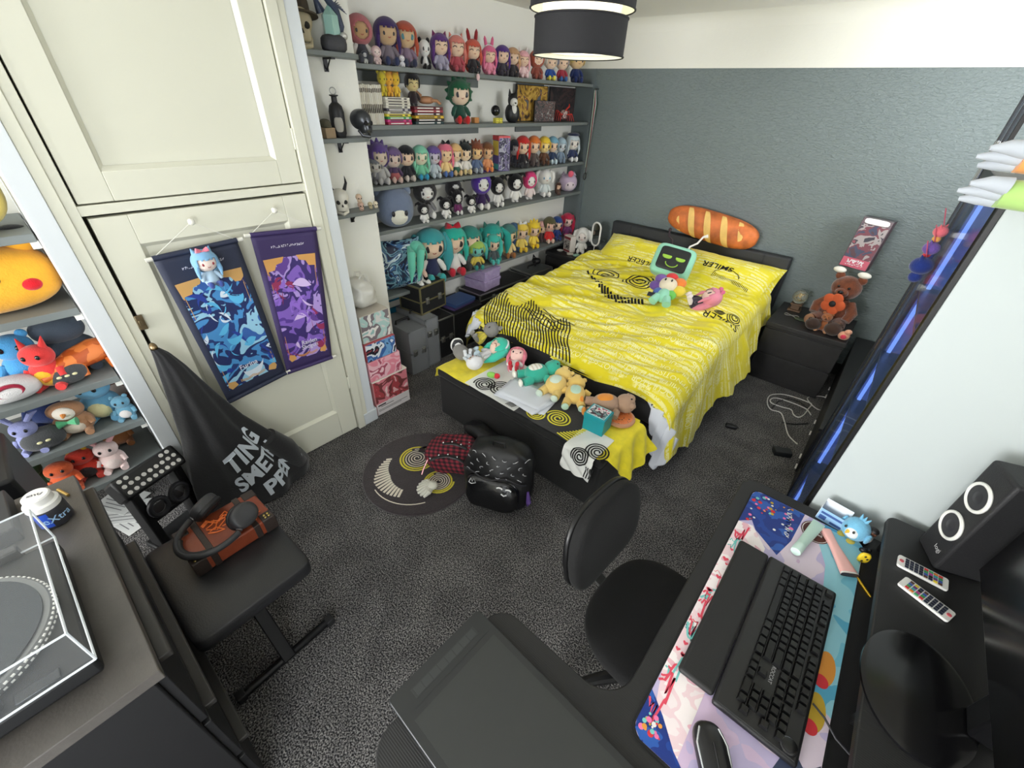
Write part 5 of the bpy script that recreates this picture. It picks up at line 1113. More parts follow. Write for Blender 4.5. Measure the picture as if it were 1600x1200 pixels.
# ================================================================== HANGING SCROLLS
def scroll(lab, tl, tr, bl_, br_, nail, base, cols, gold, title, nm_x, tcol):
    xs = -2.032; o = thing('wall_scroll', lab, 'poster', (xs, nail[0], nail[1]), 0, 'hanging wall scrolls'); C = Vector((xs, nail[0], nail[1]))
    def q(i, j, off=0):
        T = Vector(tl).lerp(Vector(tr), i); B = Vector(bl_).lerp(Vector(br_), i); p = T.lerp(B, j); return Vector((off + .006 * math.sin(j * PI) + .001 * math.sin(i * 9), p.x - C.y, p.y - C.z))
    MB().grid(lambda i, j: q(i, j), 12, 24).out('cloth', mat(base, .6), o, solid=.001)
    mb = MB(); mb.grid(lambda i, j: q(.09 + .82 * i, .16 + .76 * j, .0015), 10, 20, 0)
    w_ = (Vector(tr) - Vector(tl)).length; h_ = (Vector(tl) - Vector(bl_)).length
    def s(x, y): return q(x, y, .0025)
    # golden corner ornaments, swirling ribbons and frame lines
    def blob(pts, m): mb.add([s(*p) for p in pts], [tuple(range(len(pts)))], m)
    for sx in (0, 1):
        X = lambda x: x if sx == 0 else 1 - x
        blob([(X(.08), .16), (X(.40), .155), (X(.36), .19), (X(.26), .20), (X(.22), .235), (X(.12), .24), (X(.10), .27)], 1)
        blob([(X(.10), .90), (X(.12), .865), (X(.22), .875), (X(.25), .91), (X(.14), .925)], 1)
    random.seed(len(lab))
    for k in range(34):
        x0, y0 = random.uniform(.12, .86), random.uniform(.24, .84); a = random.uniform(0, 6.28); L_ = random.uniform(.10, .38); c = random.choice([2, 2, 3, 4, 5]); bend = random.uniform(-2.6, 2.6)
        pts = [(x0 + L_ * t * math.cos(a + bend * t), y0 + L_ * .45 * t * math.sin(a + bend * t)) for t in [i / 10 for i in range(11)]]
        pts = [(min(.91, max(.09, x)), min(.90, max(.17, y))) for x, y in pts]
        wd = random.uniform(.012, .075)
        Ls = [s(x, y - wd * math.sin(PI * i / 10) * .45) for i, (x, y) in enumerate(pts)]; Rs = [s(x, y + wd * math.sin(PI * i / 10) * .45) for i, (x, y) in enumerate(pts)]
        mb.add(Ls + Rs, [(i, i + 1, 12 + i, 11 + i) for i in range(10)], c)
    def stroke(pts, wd, m):
        for (a, b) in zip(pts, pts[1:]):
            d = Vector((b[0] - a[0], (b[1] - a[1]) * h_ / w_)); d = d.normalized() if d.length else d; n = (-d.y * wd, d.x * wd * w_ / h_)
            mb.add([q(a[0] + n[0], a[1] + n[1], .0032), q(b[0] + n[0], b[1] + n[1], .0032), q(b[0] - n[0], b[1] - n[1], .0032), q(a[0] - n[0], a[1] - n[1], .0032)], [(0, 1, 2, 3)], m)
    stroke([(.12, .25), (.12, .86)], .004, 1); stroke([(.88, .25), (.88, .86)], .004, 1)
    for yy in (.885, .895): stroke([(.3, yy), (.42, yy + .012), (.5, yy), (.58, yy + .012), (.7, yy)], .006, 1)
    def tx(st_, size, cx, cy, m, bold=0):
        tv, tf = textmesh(st_, bold)
        mb.add([q(cx + x * size / w_, cy - y * size / h_, .0042) for x, y in tv], tf, m)
    scribble(mb, 17, .52, .012, lambda x, y: q(.5 + x, .085 - y, .0042), 6, wd=.004, seed=9)
    for i, l in enumerate(title): tx(l, .034, nm_x, .80 + .038 * i, 6, .01)
    mb.out('print', [prn(cols, 4, dist=2, rough=.55)] + [mat(c, .55) for c in [gold] + list(tcol)] + [mat((226, 222, 236), .5)], o)
    PW = mat((226, 224, 214), .35)
    for a, b in ((tl, tr), (bl_, br_)):
        A = q(0, 0 if a is tl else 1); B = q(1, 0 if a is tl else 1); d = (B - A).normalized() * .022
        MB().tube([A - d, B + d], .008, 14).out('rod', PW, o)
        MB().tube([A, B], .0105, 14).out('rod_sleeve', mat(base, .6), o)
    A = q(0, 0); B = q(1, 0); MB().tube([A, (.006, 0, 0), B], .0014, 6).out('cord', PW, o); MB().sell((.004, 0, 0), (.012, .012, .012), .8, nu=14, nv=8).out('hook', PW, o)
    return o
scroll('dark blue wall scroll with icy blue swirls on the cupboard door', (.295, 1.25), (.595, 1.265), (.335, .555), (.62, .59), (.46, 1.36), (38, 44, 66), [(34, 60, 120), (70, 140, 200), (28, 44, 96), (150, 200, 226), (52, 96, 170)], (206, 160, 96), ['Furina'], .5, [(90, 180, 226), (214, 226, 238), (36, 60, 150), (30, 40, 90)])
scroll('purple wall scroll with violet swirls right of the blue one', (.65, 1.275), (.94, 1.255), (.625, .588), (.87, .578), (.775, 1.36), (58, 44, 92), [(90, 60, 150), (130, 96, 190), (60, 44, 110), (176, 150, 216), (100, 66, 150)], (214, 158, 90), ['Raiden', 'Shogun'], .56, [(150, 110, 210), (214, 190, 236), (66, 40, 110), (150, 50, 90)])
q = P(320, 412, x=-2.0)
doll('ice blue haired plush charm with cat ears hanging over the blue scroll', .15, (130, 180, 220), skin=(246, 226, 216), body=(180, 206, 226), leg=(60, 80, 150), style='long', ears='cat', eyec=(150, 50, 60), eyes='dot', loc=(-1.985, q.y, q.z - .085), rz=.0, name='plush_charm', cat='plush toy', acc='bow', acol=(240, 130, 150))
# ================================================================== HANGING HOODIE
o = thing('hanging_hoodie', 'black hoodie with white bubble lettering hanging from the cupboard knob', 'hoodie', (-2.0, .17, .94))
HD = mat((22, 22, 25), .9, sheen=.3, bump=.25, bs=90)
prof = [(0, .0, .014, .014), (.03, .01, .026, .022), (.10, .02, .045, .035), (.25, .035, .075, .05), (.42, .055, .115, .062), (.55, .075, .165, .07), (.68, .10, .215, .08), (.78, .125, .245, .09), (.86, .14, .25, .10), (.925, .14, .235, .10)]
def hoo(i, j):
    k = min(int(j * (len(prof) - 1)), len(prof) - 2); f = j * (len(prof) - 1) - k; a, b = prof[k], prof[k + 1]
    d, cy, ry, rx = [a[n] + (b[n] - a[n]) * f for n in range(4)]
    th = 2 * PI * i; fold = 1 + .10 * math.sin(th * 5 + 1) * min(1, d * 3) + .05 * math.sin(th * 9 + d * 6)
    return Vector((rx * fold * math.cos(th) + .035, cy + ry * fold * math.sin(th), -d))
mb = MB().grid(hoo, 72, 40, closeu=True); mb.out('body', HD, o, smooth=70)
MB().tube([(.06, .24, -.60), (.05, .30, -.72), (.04, .34, -.85), (.03, .33, -.90)], [.05, .06, .055, .04], 16).out('sleeve', HD, o); 
MB().sell((.02, .0, .0), (.02, .014, .02), 1, nu=12, nv=8).out('knob', mat((130, 110, 80), .3, .8), o)
def hf(u, v): # lettering laid on the front: u across (metres), v down
    j = None; d = v
    for k in range(len(prof) - 1):
        if prof[k][0] <= d <= prof[k + 1][0]: j = (k + (d - prof[k][0]) / (prof[k + 1][0] - prof[k][0])) / (len(prof) - 1)
    if j is None: j = .999
    i = max(-.24, min(.24, u)); return hoo(i, j) + Vector((.006, 0, 0))
mb = MB()
for st_, v0, sz, u0 in (('TING', .58, .14, .055), ('SMETH', .70, .115, .05), ('PPEN,', .80, .115, .09)):
    tv, tf = textmesh(st_, .035)
    tvs = [hf(u0 + x * sz * .62, v0 - y * sz - .34 * (x * sz)) for x, y in tv]; mb.add(tvs, tf)
mb.out('lettering', mat((206, 214, 222), .6), o)
MB().tube([(.05, -.03, -.42), (.055, -.055, -.6), (.06, -.03, -.72), (.07, -.04, -.82), (.08, -.03, -.90)], .0025, 6).out('drawstring', mat((200, 200, 200), .6), o)
# ================================================================== LEFT ALCOVE TOYS
def crit(lab, u, v, z, x, s, c, belly=None, rz=-.2, kind='sit', ears='round', ec=None, cat='plush toy', name='plush_animal', extra=None, eyes=True, w=1):
    q = P(u, v, x=x); o = thing(name, lab, cat, (x, q.y, z + .001), rz); m_ = plush(c); m2 = plush(belly or c)
    MB().sell((0, 0, s * .3), (s * .26, s * .30 * w, s * .30), .95, nu=26, nv=16).out('body', m_, o)
    if belly: MB().sell((s * .10, 0, s * .28), (s * .19, s * .22 * w, s * .23), 1, nu=22, nv=14).out('belly', m2, o)
    MB().sell((s * .03, 0, s * .72), (s * .22, s * .27 * w, s * .23), .95, nu=26, nv=16).out('head', m_, o)
    for g in (-1, 1):
        if ears == 'round': MB().sell((0, g * s * .19, s * .93), (s * .05, s * .08, s * .08), 1, nu=14, nv=8).out('ear', plush(ec or c), o)
        elif ears == 'long': MB().tube([(0, g * s * .12, s * .88), (-.01, g * s * .26, s * 1.05), (-.02, g * s * .40, s * 1.08)], [s * .06, s * .07, s * .01], 10).out('ear', plush(ec or c), o)
        elif ears == 'point': MB().tube([(0, g * s * .14, s * .86), (-.01, g * s * .2, s * 1.10)], [s * .08, s * .008], 10).out('ear', plush(ec or c), o)
        if eyes: MB().sell((s * .235, g * s * .11, s * .76), (s * .03, s * .04, s * .05), 1, nu=12, nv=8).out('eye', mat(BLACK, .25), o)
        MB().tube([(s * .08, g * s * .24 * w, s * .42), (s * .18, g * s * .30 * w, s * .28)], [s * .08, s * .06], 12).out('arm', m_, o)
        MB().tube([(s * .1, g * s * .16 * w, s * .09), (s * .3, g * s * .2 * w, s * .08)], [s * .1, s * .085], 12).out('leg', m_, o)
    return o
def roundcushion(lab, y, z, x, ry, rz_, c, band=None, rot=0, cheeks=None):
    o = thing('plush_cushion', lab, 'cushion', (x, y, z + .001), rot); MB().sell((0, 0, rz_), (.11, ry, rz_), .8, .8, nu=40, nv=22).out('body', mat(c, .9, sheen=.3, bump=.5, bs=120, var=.06, vs=30), o, smooth=70)
    return o
o = roundcushion('pale mustard yellow round cushion on the highest shelf by the cupboard', -.14, 1.355, -2.33, .165, .125, (214, 190, 92))
MB().sell((.1, .085, .115), (.02, .03, .024), 1, nu=20, nv=10).out('red_patch', plush((186, 36, 48)), o)
o = roundcushion('large bright orange-yellow cushion with red patch on the second shelf by the cupboard', -.15, 1.08, -2.34, .20, .115, (246, 176, 44))
MB().sell((.095, .11, .10), (.02, .028, .022), 1, nu=20, nv=10).out('red_patch', plush((204, 24, 36)), o)
MB().tube([(0, .12, .19), (0, .145, .23), (0, .14, .26)], [.035, .04, .03], 14).out('ear', mat((246, 176, 44), .9, sheen=.3), o); MB().sell((0, .14, .262), (.038, .045, .022), 1, nu=18, nv=10).out('ear_tip', plush((26, 26, 30)), o)
for k, yy in enumerate((.03, -.09)): MB().sell((.107, yy, .135), (.008, .016, .014), 1, nu=16, nv=8).out('button_eye', mat((24, 22, 24), .3), o)
MB().tube([(.109, -.03 + .03 * math.cos(t), .085 - .022 * math.sin(t)) for t in [PI * i / 10 for i in range(11)]], .003, 6).out('mouth', mat((120, 30, 36), .6), o)
o = thing('storage_bag', 'white cloth pouch behind the orange-yellow cushion', 'pouch', (-2.52, -.2, 1.081)); MB().sell((0, 0, .10), (.05, .12, .10), .7, nu=24, nv=12).out('body', mat((206, 202, 200), .8), o)
z3 = .77
crit('dark blue grey plush monster behind the red plush bird', 100, 530, z3, -2.40, .25, (66, 76, 88), (60, 70, 84), ears='round', ec=(210, 206, 160), w=1.25, eyes=False)
crit('bright red plush bird with a yellow front beside the orange satin plush', 52, 545, z3, -2.29, .19, (216, 58, 56), (222, 170, 44), ears='point', rz=-.5)
crit('sky blue plush at the far left of the third shelf by the cupboard', 12, 530, z3, -2.38, .22, (74, 150, 204), ears='round')
o = thing('plush_dragon', 'long orange satin checked plush lying on the third shelf by the cupboard', 'plush toy', (-2.31, -.005, z3 + .03), .1)
OR = prn([(190, 86, 34), (214, 108, 46), (232, 130, 62)], 34, 'vor', rough=.3)
MB().tube([(.05, -.17, .02), (.03, -.12, .03), (0, -.05, .045), (-.01, .02, .055), (-.02, .07, .05), (-.03, .10, .02)], [.01, .035, .045, .05, .045, .03], 16).out('body', OR, o)
for yy in (-.06, .06): MB().tube([(.02, yy, .02), (.04, yy, -.02)], [.03, .025], 12).out('leg', OR, o)
o = thing('plush_ball', 'grey white plush ball with dark red ring at the front of the third shelf', 'plush toy', (-2.27, -.26, z3 + .001)); MB().sell((0, 0, .045), (.06, .09, .045), .9, nu=26, nv=14).out('body', plush((206, 204, 204)), o); MB().tube([(.05, .035 * math.cos(t), .055 + .022 * math.sin(t)) for t in [2 * PI * i / 20 for i in range(20)]], .008, 6, close=True).out('red_ring', plush((150, 30, 56)), o)
for k, (y, x, z, l) in enumerate(((-.10, -2.27, z3, 'charcoal round plush with three cream spots on the third shelf'), (-.22, -2.26, .535 + .17, 'charcoal round plush with two cream spots perched lower left of the owl'))):
    zz = z if k == 0 else .535
    o = thing('plush_ball', l, 'plush toy', (x, y - (0 if k == 0 else .05), zz + .001)); s = .042 if k == 0 else .045
    MB().sell((0, 0, s), (s * 1.0, s * 1.5, s), .85, nu=26, nv=14).out('body', plush((72, 74, 76)), o)
    for j in range(3 - k): MB().sell((s * .95, (j - 1 + k * .5) * s * .55, s * 1.15), (s * .12, s * .2, s * .13), 1, nu=12, nv=8).out('cream_spot', plush((222, 216, 170)), o)
z4 = .535
crit('big pale blue and cream plush right of the brown owl plush', 165, 640, z4, -2.34, .215, (112, 172, 206), (226, 220, 168), ears='none', w=1.1, rz=-.4)
o = crit('brown and cream owl plush with a green bow tie on a dark shelf', 113, 655, z4, -2.29, .165, (176, 130, 96), (226, 214, 196), ears='none', w=1.35, rz=-.3)
MB().sell((.035, 0, .118), (.012, .035, .03), 1, nu=16, nv=8).out('face_disc', plush((236, 228, 214)), o)
for g in (-1, 1): MB().tube([(.05, 0, .082), (.052, g * .03, .082)], [.006, .018], 10).out('bow_wing', plush((84, 168, 120)), o)
MB().tube([(.045, 0, .118), (.06, 0, .112)], [.010, .003], 8).out('beak', plush((216, 140, 70)), o)
crit('lavender plush with a pale long nose at the left end of the fourth shelf', 45, 680, z4, -2.27, .15, (150, 156, 206), (206, 204, 208), ears='long', rz=-.3)
crit('navy blue plush behind the owl on the fourth shelf', 70, 640, z4, -2.45, .2, (44, 60, 110), ears='round')
crit('steel blue plush at the right end of the fourth shelf against the cupboard', 205, 655, z4, -2.26, .12, (98, 148, 172), (210, 206, 204), ears='round', rz=-.3)
crit('brown plush behind the turtle-like plush on the fourth shelf', 190, 615, z4, -2.48, .2, (110, 70, 56), (206, 190, 180), ears='round')
z5 = .30
crit('orange topped cream and green plush on the lowest shelf by the cupboard', 85, 725, z5, -2.27, .155, (214, 96, 54), (186, 196, 110), ears='none', w=1.1)
crit('red and black plush with yellow ears on the lowest shelf by the cupboard', 130, 720, z5, -2.30, .16, (208, 60, 44), (48, 42, 44), ears='point', ec=(226, 180, 60), w=1.1)
crit('white and pink long eared plush on the lowest shelf by the cupboard', 175, 715, z5, -2.28, .16, (228, 204, 200), (222, 206, 200), ears='long', ec=(224, 168, 170))
crit('dark green plush at the left of the lowest shelf', 55, 745, z5, -2.36, .15, (52, 96, 66), ears='round')
crit('tan brown plush behind the white and pink one on the lowest shelf', 200, 700, z5, -2.46, .17, (150, 96, 54), ears='round')
# black stand with white dotted panel
o = thing('plastic_stand', 'black plastic stand with two rows of white dots between cupboard and stool', 'stand', (-1.985, -.055, 0), .35); KB = mat((20, 20, 22), .5)
Tt = TR(0, 0, .40) @ RM(0, math.radians(-38), 0)
MB().box((0, 0, 0), (.14, .25, .10), 0, Tt).out('dotted_block', KB, o, bev=.012)
k = MB(); 
dots = [(a, b) for b in (-.025, .005) for a in [-.10 + .025 * i for i in range(9)]] + [(.09, .032), (.065, .032), (-.1, .032), (-.075, .032)]
for a, b in dots:
    d_ = MB(); d_.lathe([(.0085, 0), (.0085, .0015)], 12, 0, Tt @ TR(.0705, a, b) @ RM(0, PI / 2, 0)); d_.out('white_dot', WP, o)
MB().box((0, -.09, .19), (.10, .035, .38)).box((0, .09, .19), (.10, .035, .38)).box((0, 0, .02), (.16, .24, .03)).box((0, 0, .2), (.08, .2, .03)).out('frame', KB, o, bev=.008)
for g in (-1, 1): MB().tube([(.06, g * .045 + .035 * math.cos(t), .27 + .045 * math.sin(t)) for t in [2 * PI * i / 20 for i in range(20)]], .011, 8, close=True).out('grip_ring', mat((46, 46, 50), .4), o)
for k, (u, v, rz) in enumerate(((188, 775, .5), (205, 800, .3), (196, 792, .9))):
    q = P(u, v, z=0); o = thing('paper_sheet', ('top', 'lowest', 'middle')[k] + 'most printed white leaflet on the carpet below the black dotted stand' if k != 2 else 'middle printed white leaflet on the carpet below the black dotted stand', 'paper', (q.x + .05, q.y, .003 + (.006, .001, .0035)[k]), rz)
    MB().b2((-.10, -.075, 0), (.10, .075, .0015)).out('sheet', mat((214, 216, 214), .7), o)
    mb = MB()
    for i in range(6): mb.b2((-.08 + .02 * (i % 2), -.055 + i * .02, .0016), (.06, -.051 + i * .02, .0019))
    mb.out('print', mat((110, 110, 114), .7), o)['kind'] = 'stuff'
o = thing('drawstring_bag', 'dark navy fabric heap on the floor behind the stool', 'bag', (-1.62, -.02, 0)); MB().sell((0, 0, .13), (.14, .16, .13), .8, nu=40, nv=24, fn=lambda q: q + Vector((noise.noise(q * 9) * .05, noise.noise(q * 8 + Vector((2, 2, 2))) * .05, noise.noise(q * 10) * .03))).out('body', mat((20, 21, 28), .7, bump=.2, bs=40), o, smooth=80)
# ================================================================== STOOL WITH BOX AND HEADPHONES
o = thing('keyboard_stool', 'black padded folding bench stool on a black metal X frame', 'stool', (-1.235, .02, 0), .04)
SEATM = mat((32, 32, 34), .38, bump=.12, bs=220)
MB().sell((0, 0, .455), (.225, .178, .032), .18, .14, nu=48, nv=16).out('seat', SEATM, o, smooth=60)
MTL = mat((24, 24, 26), .35, .5)
for a, b in ((-1, 1), (1, -1)):
    MB().add([(a * .16 + dx, y, .43) for dx in (-.03, .03) for y in (-.022, .022)] + [(b * .16 + dx, y, .03) for dx in (-.03, .03) for y in (-.022, .022)], [(0, 1, 3, 2), (4, 6, 7, 5), (0, 2, 6, 4), (1, 5, 7, 3), (0, 4, 5, 1), (2, 3, 7, 6)]).out('leg', MTL, o, bev=.004)
    MB().tube([(b * .165, -.17, .018), (b * .165, .17, .018)], .016, 14).out('floor_bar', MTL, o)
    for y_ in (-.185, .155): MB().b2((b * .165 - .018, y_, 0), (b * .165 + .018, y_ + .03, .036)).out('end_cap', mat(BLACK, .6), o, bev=.004)
LE = mat((128, 58, 34), .4, bump=.15, bs=120, var=.25, vs=10); DLE = mat((48, 38, 34), .5, bump=.2, bs=120)
o = thing('leather_box', 'reddish brown leather book box with dark corners lying on the stool', 'box', (-1.315, .062, .489), .04)
MB().b2((-.088, -.128, 0), (.088, .128, .06)).out('body', LE, o, bev=.006)
for sx in (-1, 1):
    for sy in (-1, 1): MB().b2((sx * .05, sy * .088, -.001), (sx * .090, sy * .131, .0625)).out('dark_corner', DLE, o, bev=.004)
for sy in (-1, 1):
    for k in range(4): MB().sell((.065 + .012 * (k % 2), sy * .11 + .012 * (k // 2) - .006, .0635), (.005, .005, .003), 1, nu=10, nv=6).out('brass_stud', mat((170, 150, 90), .3, .9), o)
    MB().b2((-.091, sy * .068 - .01, -.0012), (.0895, sy * .068 + .01, .0615)).out('dark_strap', DLE, o, bev=.002)
mb = MB(); random.seed(4)
for k in range(26):
    a = random.uniform(-.05, .05); y = random.uniform(-.06, .07); mb.tube([(a, y, .0605), (a + random.uniform(-.02, .02), y + .02, .062), (a + random.uniform(-.03, .03), y + random.uniform(.03, .05), .0605)], .0022, 5)
q = mb.out('orange_pattern', mat((236, 120, 50), .5), o); q['kind'] = 'stuff'
o = thing('headphones', 'large black and grey over-ear headphones lying on the leather box', 'headphones', (-1.335, .08, .556), .5)
HG = mat((52, 52, 54), .45); HK = mat((24, 24, 26), .5)
arc = [(.095 * math.cos(t) , -.10 + .115 * math.sin(t) + .05, .012) for t in [PI + PI * i / 24 for i in range(25)]]
MB().tube(arc, .0095, 12, flat=1.2).out('headband', HG, o); MB().tube([(p_[0] * .93, p_[1] * .96, .012) for p_ in arc[6:19]], .010, 10).out('pad', HK, o)
for g in (-1, 1):
    T = TR(g * .08, .0, .035) @ RM(0, g * .95, 0)
    MB().sell((0, 0, 0), (.040, .048, .021), .6, .9, nu=30, nv=14, M=T).out('ear_cup', HG, o)
    cu = MB(); cu.tube([(.030 * math.cos(t), .038 * math.sin(t), -.018) for t in [2 * PI * i / 28 for i in range(28)]], .013, 10, close=True, M=T); cu.out('ear_cushion', HK, o)
    MB().tube([(g * .092, -.045, .014), (g * .085, -.02, .022)], [.010, .012], 10).out('yoke', mat((96, 96, 98), .3, .6), o)
# ================================================================== CHEST WITH TURNTABLE
CH = mat((84, 80, 76), .45, bump=.15, bs=160, var=.12, vs=18); CHB = mat((12, 12, 15), .6)
o = thing('chest_of_drawers', 'dark chest of drawers with a grey brown top under the turntable', 'chest of drawers', (-1.36, -.42, 0), math.radians(1))
MB().b2((-.12, -.34, .0), (.62, .225, .82)).out('body', CHB, o, bev=.004); MB().b2((-.13, -.35, .82), (.635, .245, .85)).out('top', CH, o, bev=.002)
for k, (a, b) in enumerate(((.06, .29), (.31, .54), (.56, .80))):
    d_ = MB().b2((-.11, .225, a), (.61, .242, b)).out('drawer', CHB, o, bev=.002); MB().b2((-.11, .24, b - .018), (.57, .265, b)).out('handle_rail', mat((58, 56, 54), .45), d_, bev=.003)
TZ = .851
o = thing('turntable', 'black DJ turntable under a clear dust cover on the chest', 'turntable', (-.985, -.455, TZ), math.radians(1))
TB_ = mat((18, 19, 21), .45)
MB().b2((-.195, -.225, .012), (.195, .225, .055)).out('plinth', TB_, o, bev=.008)
for sx in (-1, 1):
    for sy in (-1, 1): MB().lathe([(.022, 0), (.022, .014)], 16, 0, TR(sx * .16, sy * .19, 0)).out('foot', mat(BLACK, .6), o)
pl = MB().lathe([(.166, .056), (.166, .066), (.160, .072), (0, .072)], 80).out('platter', mat((120, 122, 124), .35, .8), o)
for rr, zz in ((.1655, .0605), (.1635, .068)):
    k = MB()
    for i in range(90):
        a = 2 * PI * i / 90 + (0 if rr > .165 else .035); k.box((rr * math.cos(a), rr * math.sin(a), zz), (.004, .0055, .003), 0, None, a)
    k.out('strobe_dots', mat((226, 226, 222), .4), pl)['kind'] = 'stuff'
MB().lathe([(.15, .0725), (.15, .075), (0, .075)], 64).out('slipmat', mat((44, 50, 56), .8), o); MB().lathe([(.05, .0752), (.05, .0758), (0, .0758)], 40, 0).out('mat_logo', prn([(60, 110, 110), (120, 160, 160), (40, 60, 66)], 22, dist=.5), o)
MB().lathe([(.004, .07), (.004, .09), (0, .092)], 12).out('spindle', mat((200, 200, 200), .2, 1), o)
for c_ in list(o.children):
    if c_.name.split('.')[0] in ('platter', 'slipmat', 'mat_logo', 'spindle'): c_.location = (-.005, .036, 0)
MB().tube([(-.145, -.17, .085), (-.06, -.175, .09), (.06, -.165, .09), (.10, -.135, .09)], .005, 10).lathe([(.03, .056), (.028, .075), (.012, .08), (.012, .10)], 24, 0, TR(-.145, -.17, 0)).sell((.115, -.125, .087), (.022, .010, .007), .5, nu=14, nv=8).out('tonearm', mat((170, 172, 174), .3, .8), o)
MB().b2((.165, .12, .055), (.188, .18, .060)).out('start_button', mat((60, 62, 64), .3, .7), o, bev=.002); MB().lathe([(.022, .055), (.022, .07), (.014, .075)], 24, 0, TR(.165, .085, 0)).out('strobe_lamp', mat((70, 72, 74), .3, .5), o)
mb = MB(); scribble(mb, 6, .05, .008, lambda x, y: Vector((.178 - y, -.02 + x, .0556)), seed=4); mb.out('lettering', WP, o)
GLS = mat((236, 240, 242), .03, alpha=.04, key='cover'); 
mb = MB(); z0, z1 = .058, .155; a, b = .197, .226; ai, bi = .190, .219
for x0, x1, y0, y1, zz0, zz1 in ((-a, a, -b, b, z1 - .003, z1), (-a, -a + .003, -b, b, z0, z1), (a - .003, a, -b, b, z0, z1), (-a, a, -b, -b + .003, z0, z1), (-a, a, b - .003, b, z0, z1)): mb.b2((x0, y0, zz0), (x1, y1, zz1))
cv = mb.out('dust_cover', GLS, o)
ED = mat((226, 232, 236), .25, alpha=.75); mb = MB(); r = .0022
for zz in (z0, z1):
    for s in (-1, 1): mb.tube([(-a, s * b, zz), (a, s * b, zz)], r, 6); mb.tube([(s * a, -b, zz), (s * a, b, zz)], r, 6)
for sx in (-1, 1):
    for sy in (-1, 1): mb.tube([(sx * a, sy * b, z0), (sx * a, sy * b, z1)], r, 6)
mb.out('cover_edge', ED, cv)
for sy in (-1, 1): MB().b2((-.215, sy * .15 - .02, .02), (-.19, sy * .15 + .02, .075)).out('hinge', mat(BLACK, .5), o, bev=.003)
o = thing('gum_bottle', 'white capped chewing gum tub with a black and blue label beside the turntable', 'bottle', (-1.325, -.235, TZ), 0)
MB().lathe([(.030, 0), (.036, .006), (.036, .055), (.032, .062)], 36).out('tub', mat((46, 46, 52), .3), o); MB().lathe([(.034, .058), (.034, .072), (.028, .076), (.027, .092), (.024, .095), (0, .095)], 36).out('cap', WP, o)
def cyl(u, v, r=.0364): return Vector((r * math.cos(u / r), r * math.sin(u / r), v))
mb = MB(); mb.text('eXtra', .026, None, 0, lambda x, y: cyl(x + .012, .03 + y), bold=.01); mb.out('lettering', mat((160, 200, 236), .4), o)
mb = MB(); mb.grid(lambda i, j: cyl(-.03 + .028 * i, .010 + .045 * j, .0362), 8, 2); mb.out('blue_patch', mat((40, 80, 190), .4), o)
mb = MB(); scribble(mb, 5, .030, .008, lambda x, y: Vector((x * .36 - y * .93, x * .93 + y * .36, .0955)), seed=6); mb.out('cap_print', mat((110, 110, 120), .4), o)
o = thing('dj_mixer', 'black DJ mixer with small white faders at the left edge beside the turntable', 'mixer', (-1.385, -.44, TZ), .02)
MB().b2((-.09, -.17, .005), (.09, .145, .05)).out('body', mat((40, 41, 44), .45), o, bev=.004)
for k, (x, y, L_) in enumerate(((-.05, .05, .05), (.0, .07, .05), (.05, .03, .05), (.02, -.04, .06))): MB().b2((x - .0015, y - L_ / 2, .05), (x + .0015, y + L_ / 2, .0512)).out('fader_slot', WP, o); MB().b2((x - .006, y - .004, .05), (x + .006, y + .004, .062)).out('fader_cap', mat(BLACK, .4), o, bev=.001)
mb = MB(); mb.b2((.062, .055, .0503), (.078, .068, .0507)).b2((.062, .071, .0503), (.078, .082, .0507)).b2((.062, .085, .0503), (.078, .098, .0507)); mb.out('lettering', WP, o)
for x in (-.08, -.04, .0): MB().lathe([(.009, .05), (.008, .066)], 14, 0, TR(x, -.1, 0)).out('knob', mat(BLACK, .4), o)
o = thing('floor_speaker', 'tall black speaker cabinet standing at the far left behind the mixer', 'speaker', (-1.72, -.46, 0), .0); MB().b2((-.16, -.2, 0), (.14, .17, .86)).out('cabinet', mat((14, 15, 18), .5), o, bev=.01)
mb = MB(); mb.lathe([(.07, .861), (.075, .864), (.03, .864)], 36, 0, TR(-.03, -.03, 0)); mb.out('grille', mat((24, 24, 28), .6), o)
o = thing('cable_end', 'thin gold tipped black cable end lying between mixer and gum tub', 'cable', (-1.40, -.245, TZ)); MB().tube([(-.05, -.02, .004), (-.02, 0, .004), (.01, .005, .004)], .003).out('cable', mat(BLACK, .5), o); MB().tube([(-.045, .03, .005), (.0, .045, .005)], .004).out('gold_tip', mat((190, 160, 90), .3, .8), o)
# ================================================================== RUG AND BAGS
o = thing('round_rug', 'round dark brown rug with cream stripes and yellow spirals on the carpet', 'rug', (-1.475, .975, 0)); R_ = .318
RG = mat((48, 40, 42), .95, bump=.9, bs=240, sheen=.3, var=.15, vs=30); CR = mat((222, 214, 196), .95, bump=.6, bs=240); YR = mat((214, 202, 70), .95, bump=.6, bs=240)
MB().lathe([(R_, .001), (R_, .010), (R_ - .006, .015), (0, .016)], 72).out('pile', RG, o)
rf = lambda a, b: Vector((a, b, .0168)); mb = MB(); ca, sa = math.cos(math.radians(42)), math.sin(math.radians(42))
def cam2(a, b): return (a * ca - b * sa, a * sa + b * ca)   # a to the right, b away, as the photographer sees the rug
for k in range(17):
    t = -3.55 + k * .105; r0, r1 = .15 + .02 * abs(k - 8) / 8, .235 - .03 * abs(k - 8) / 8
    x0, y0 = r0 * math.cos(t) - .02, r0 * math.sin(t) + .01; x1, y1 = r1 * math.cos(t) - .02, r1 * math.sin(t) - .01
    ribbon(mb, [cam2(x0, y0), cam2((x0 + x1) / 2, (y0 + y1) / 2), cam2(x1, y1)], .014, rf, 0)
ribbon(mb, [cam2(*p_) for p_ in [(.245 * math.cos(t) - .02, .245 * math.sin(t) - .01) for t in [-2.5 + i * .1 for i in range(14)]]], .006, rf, 0)
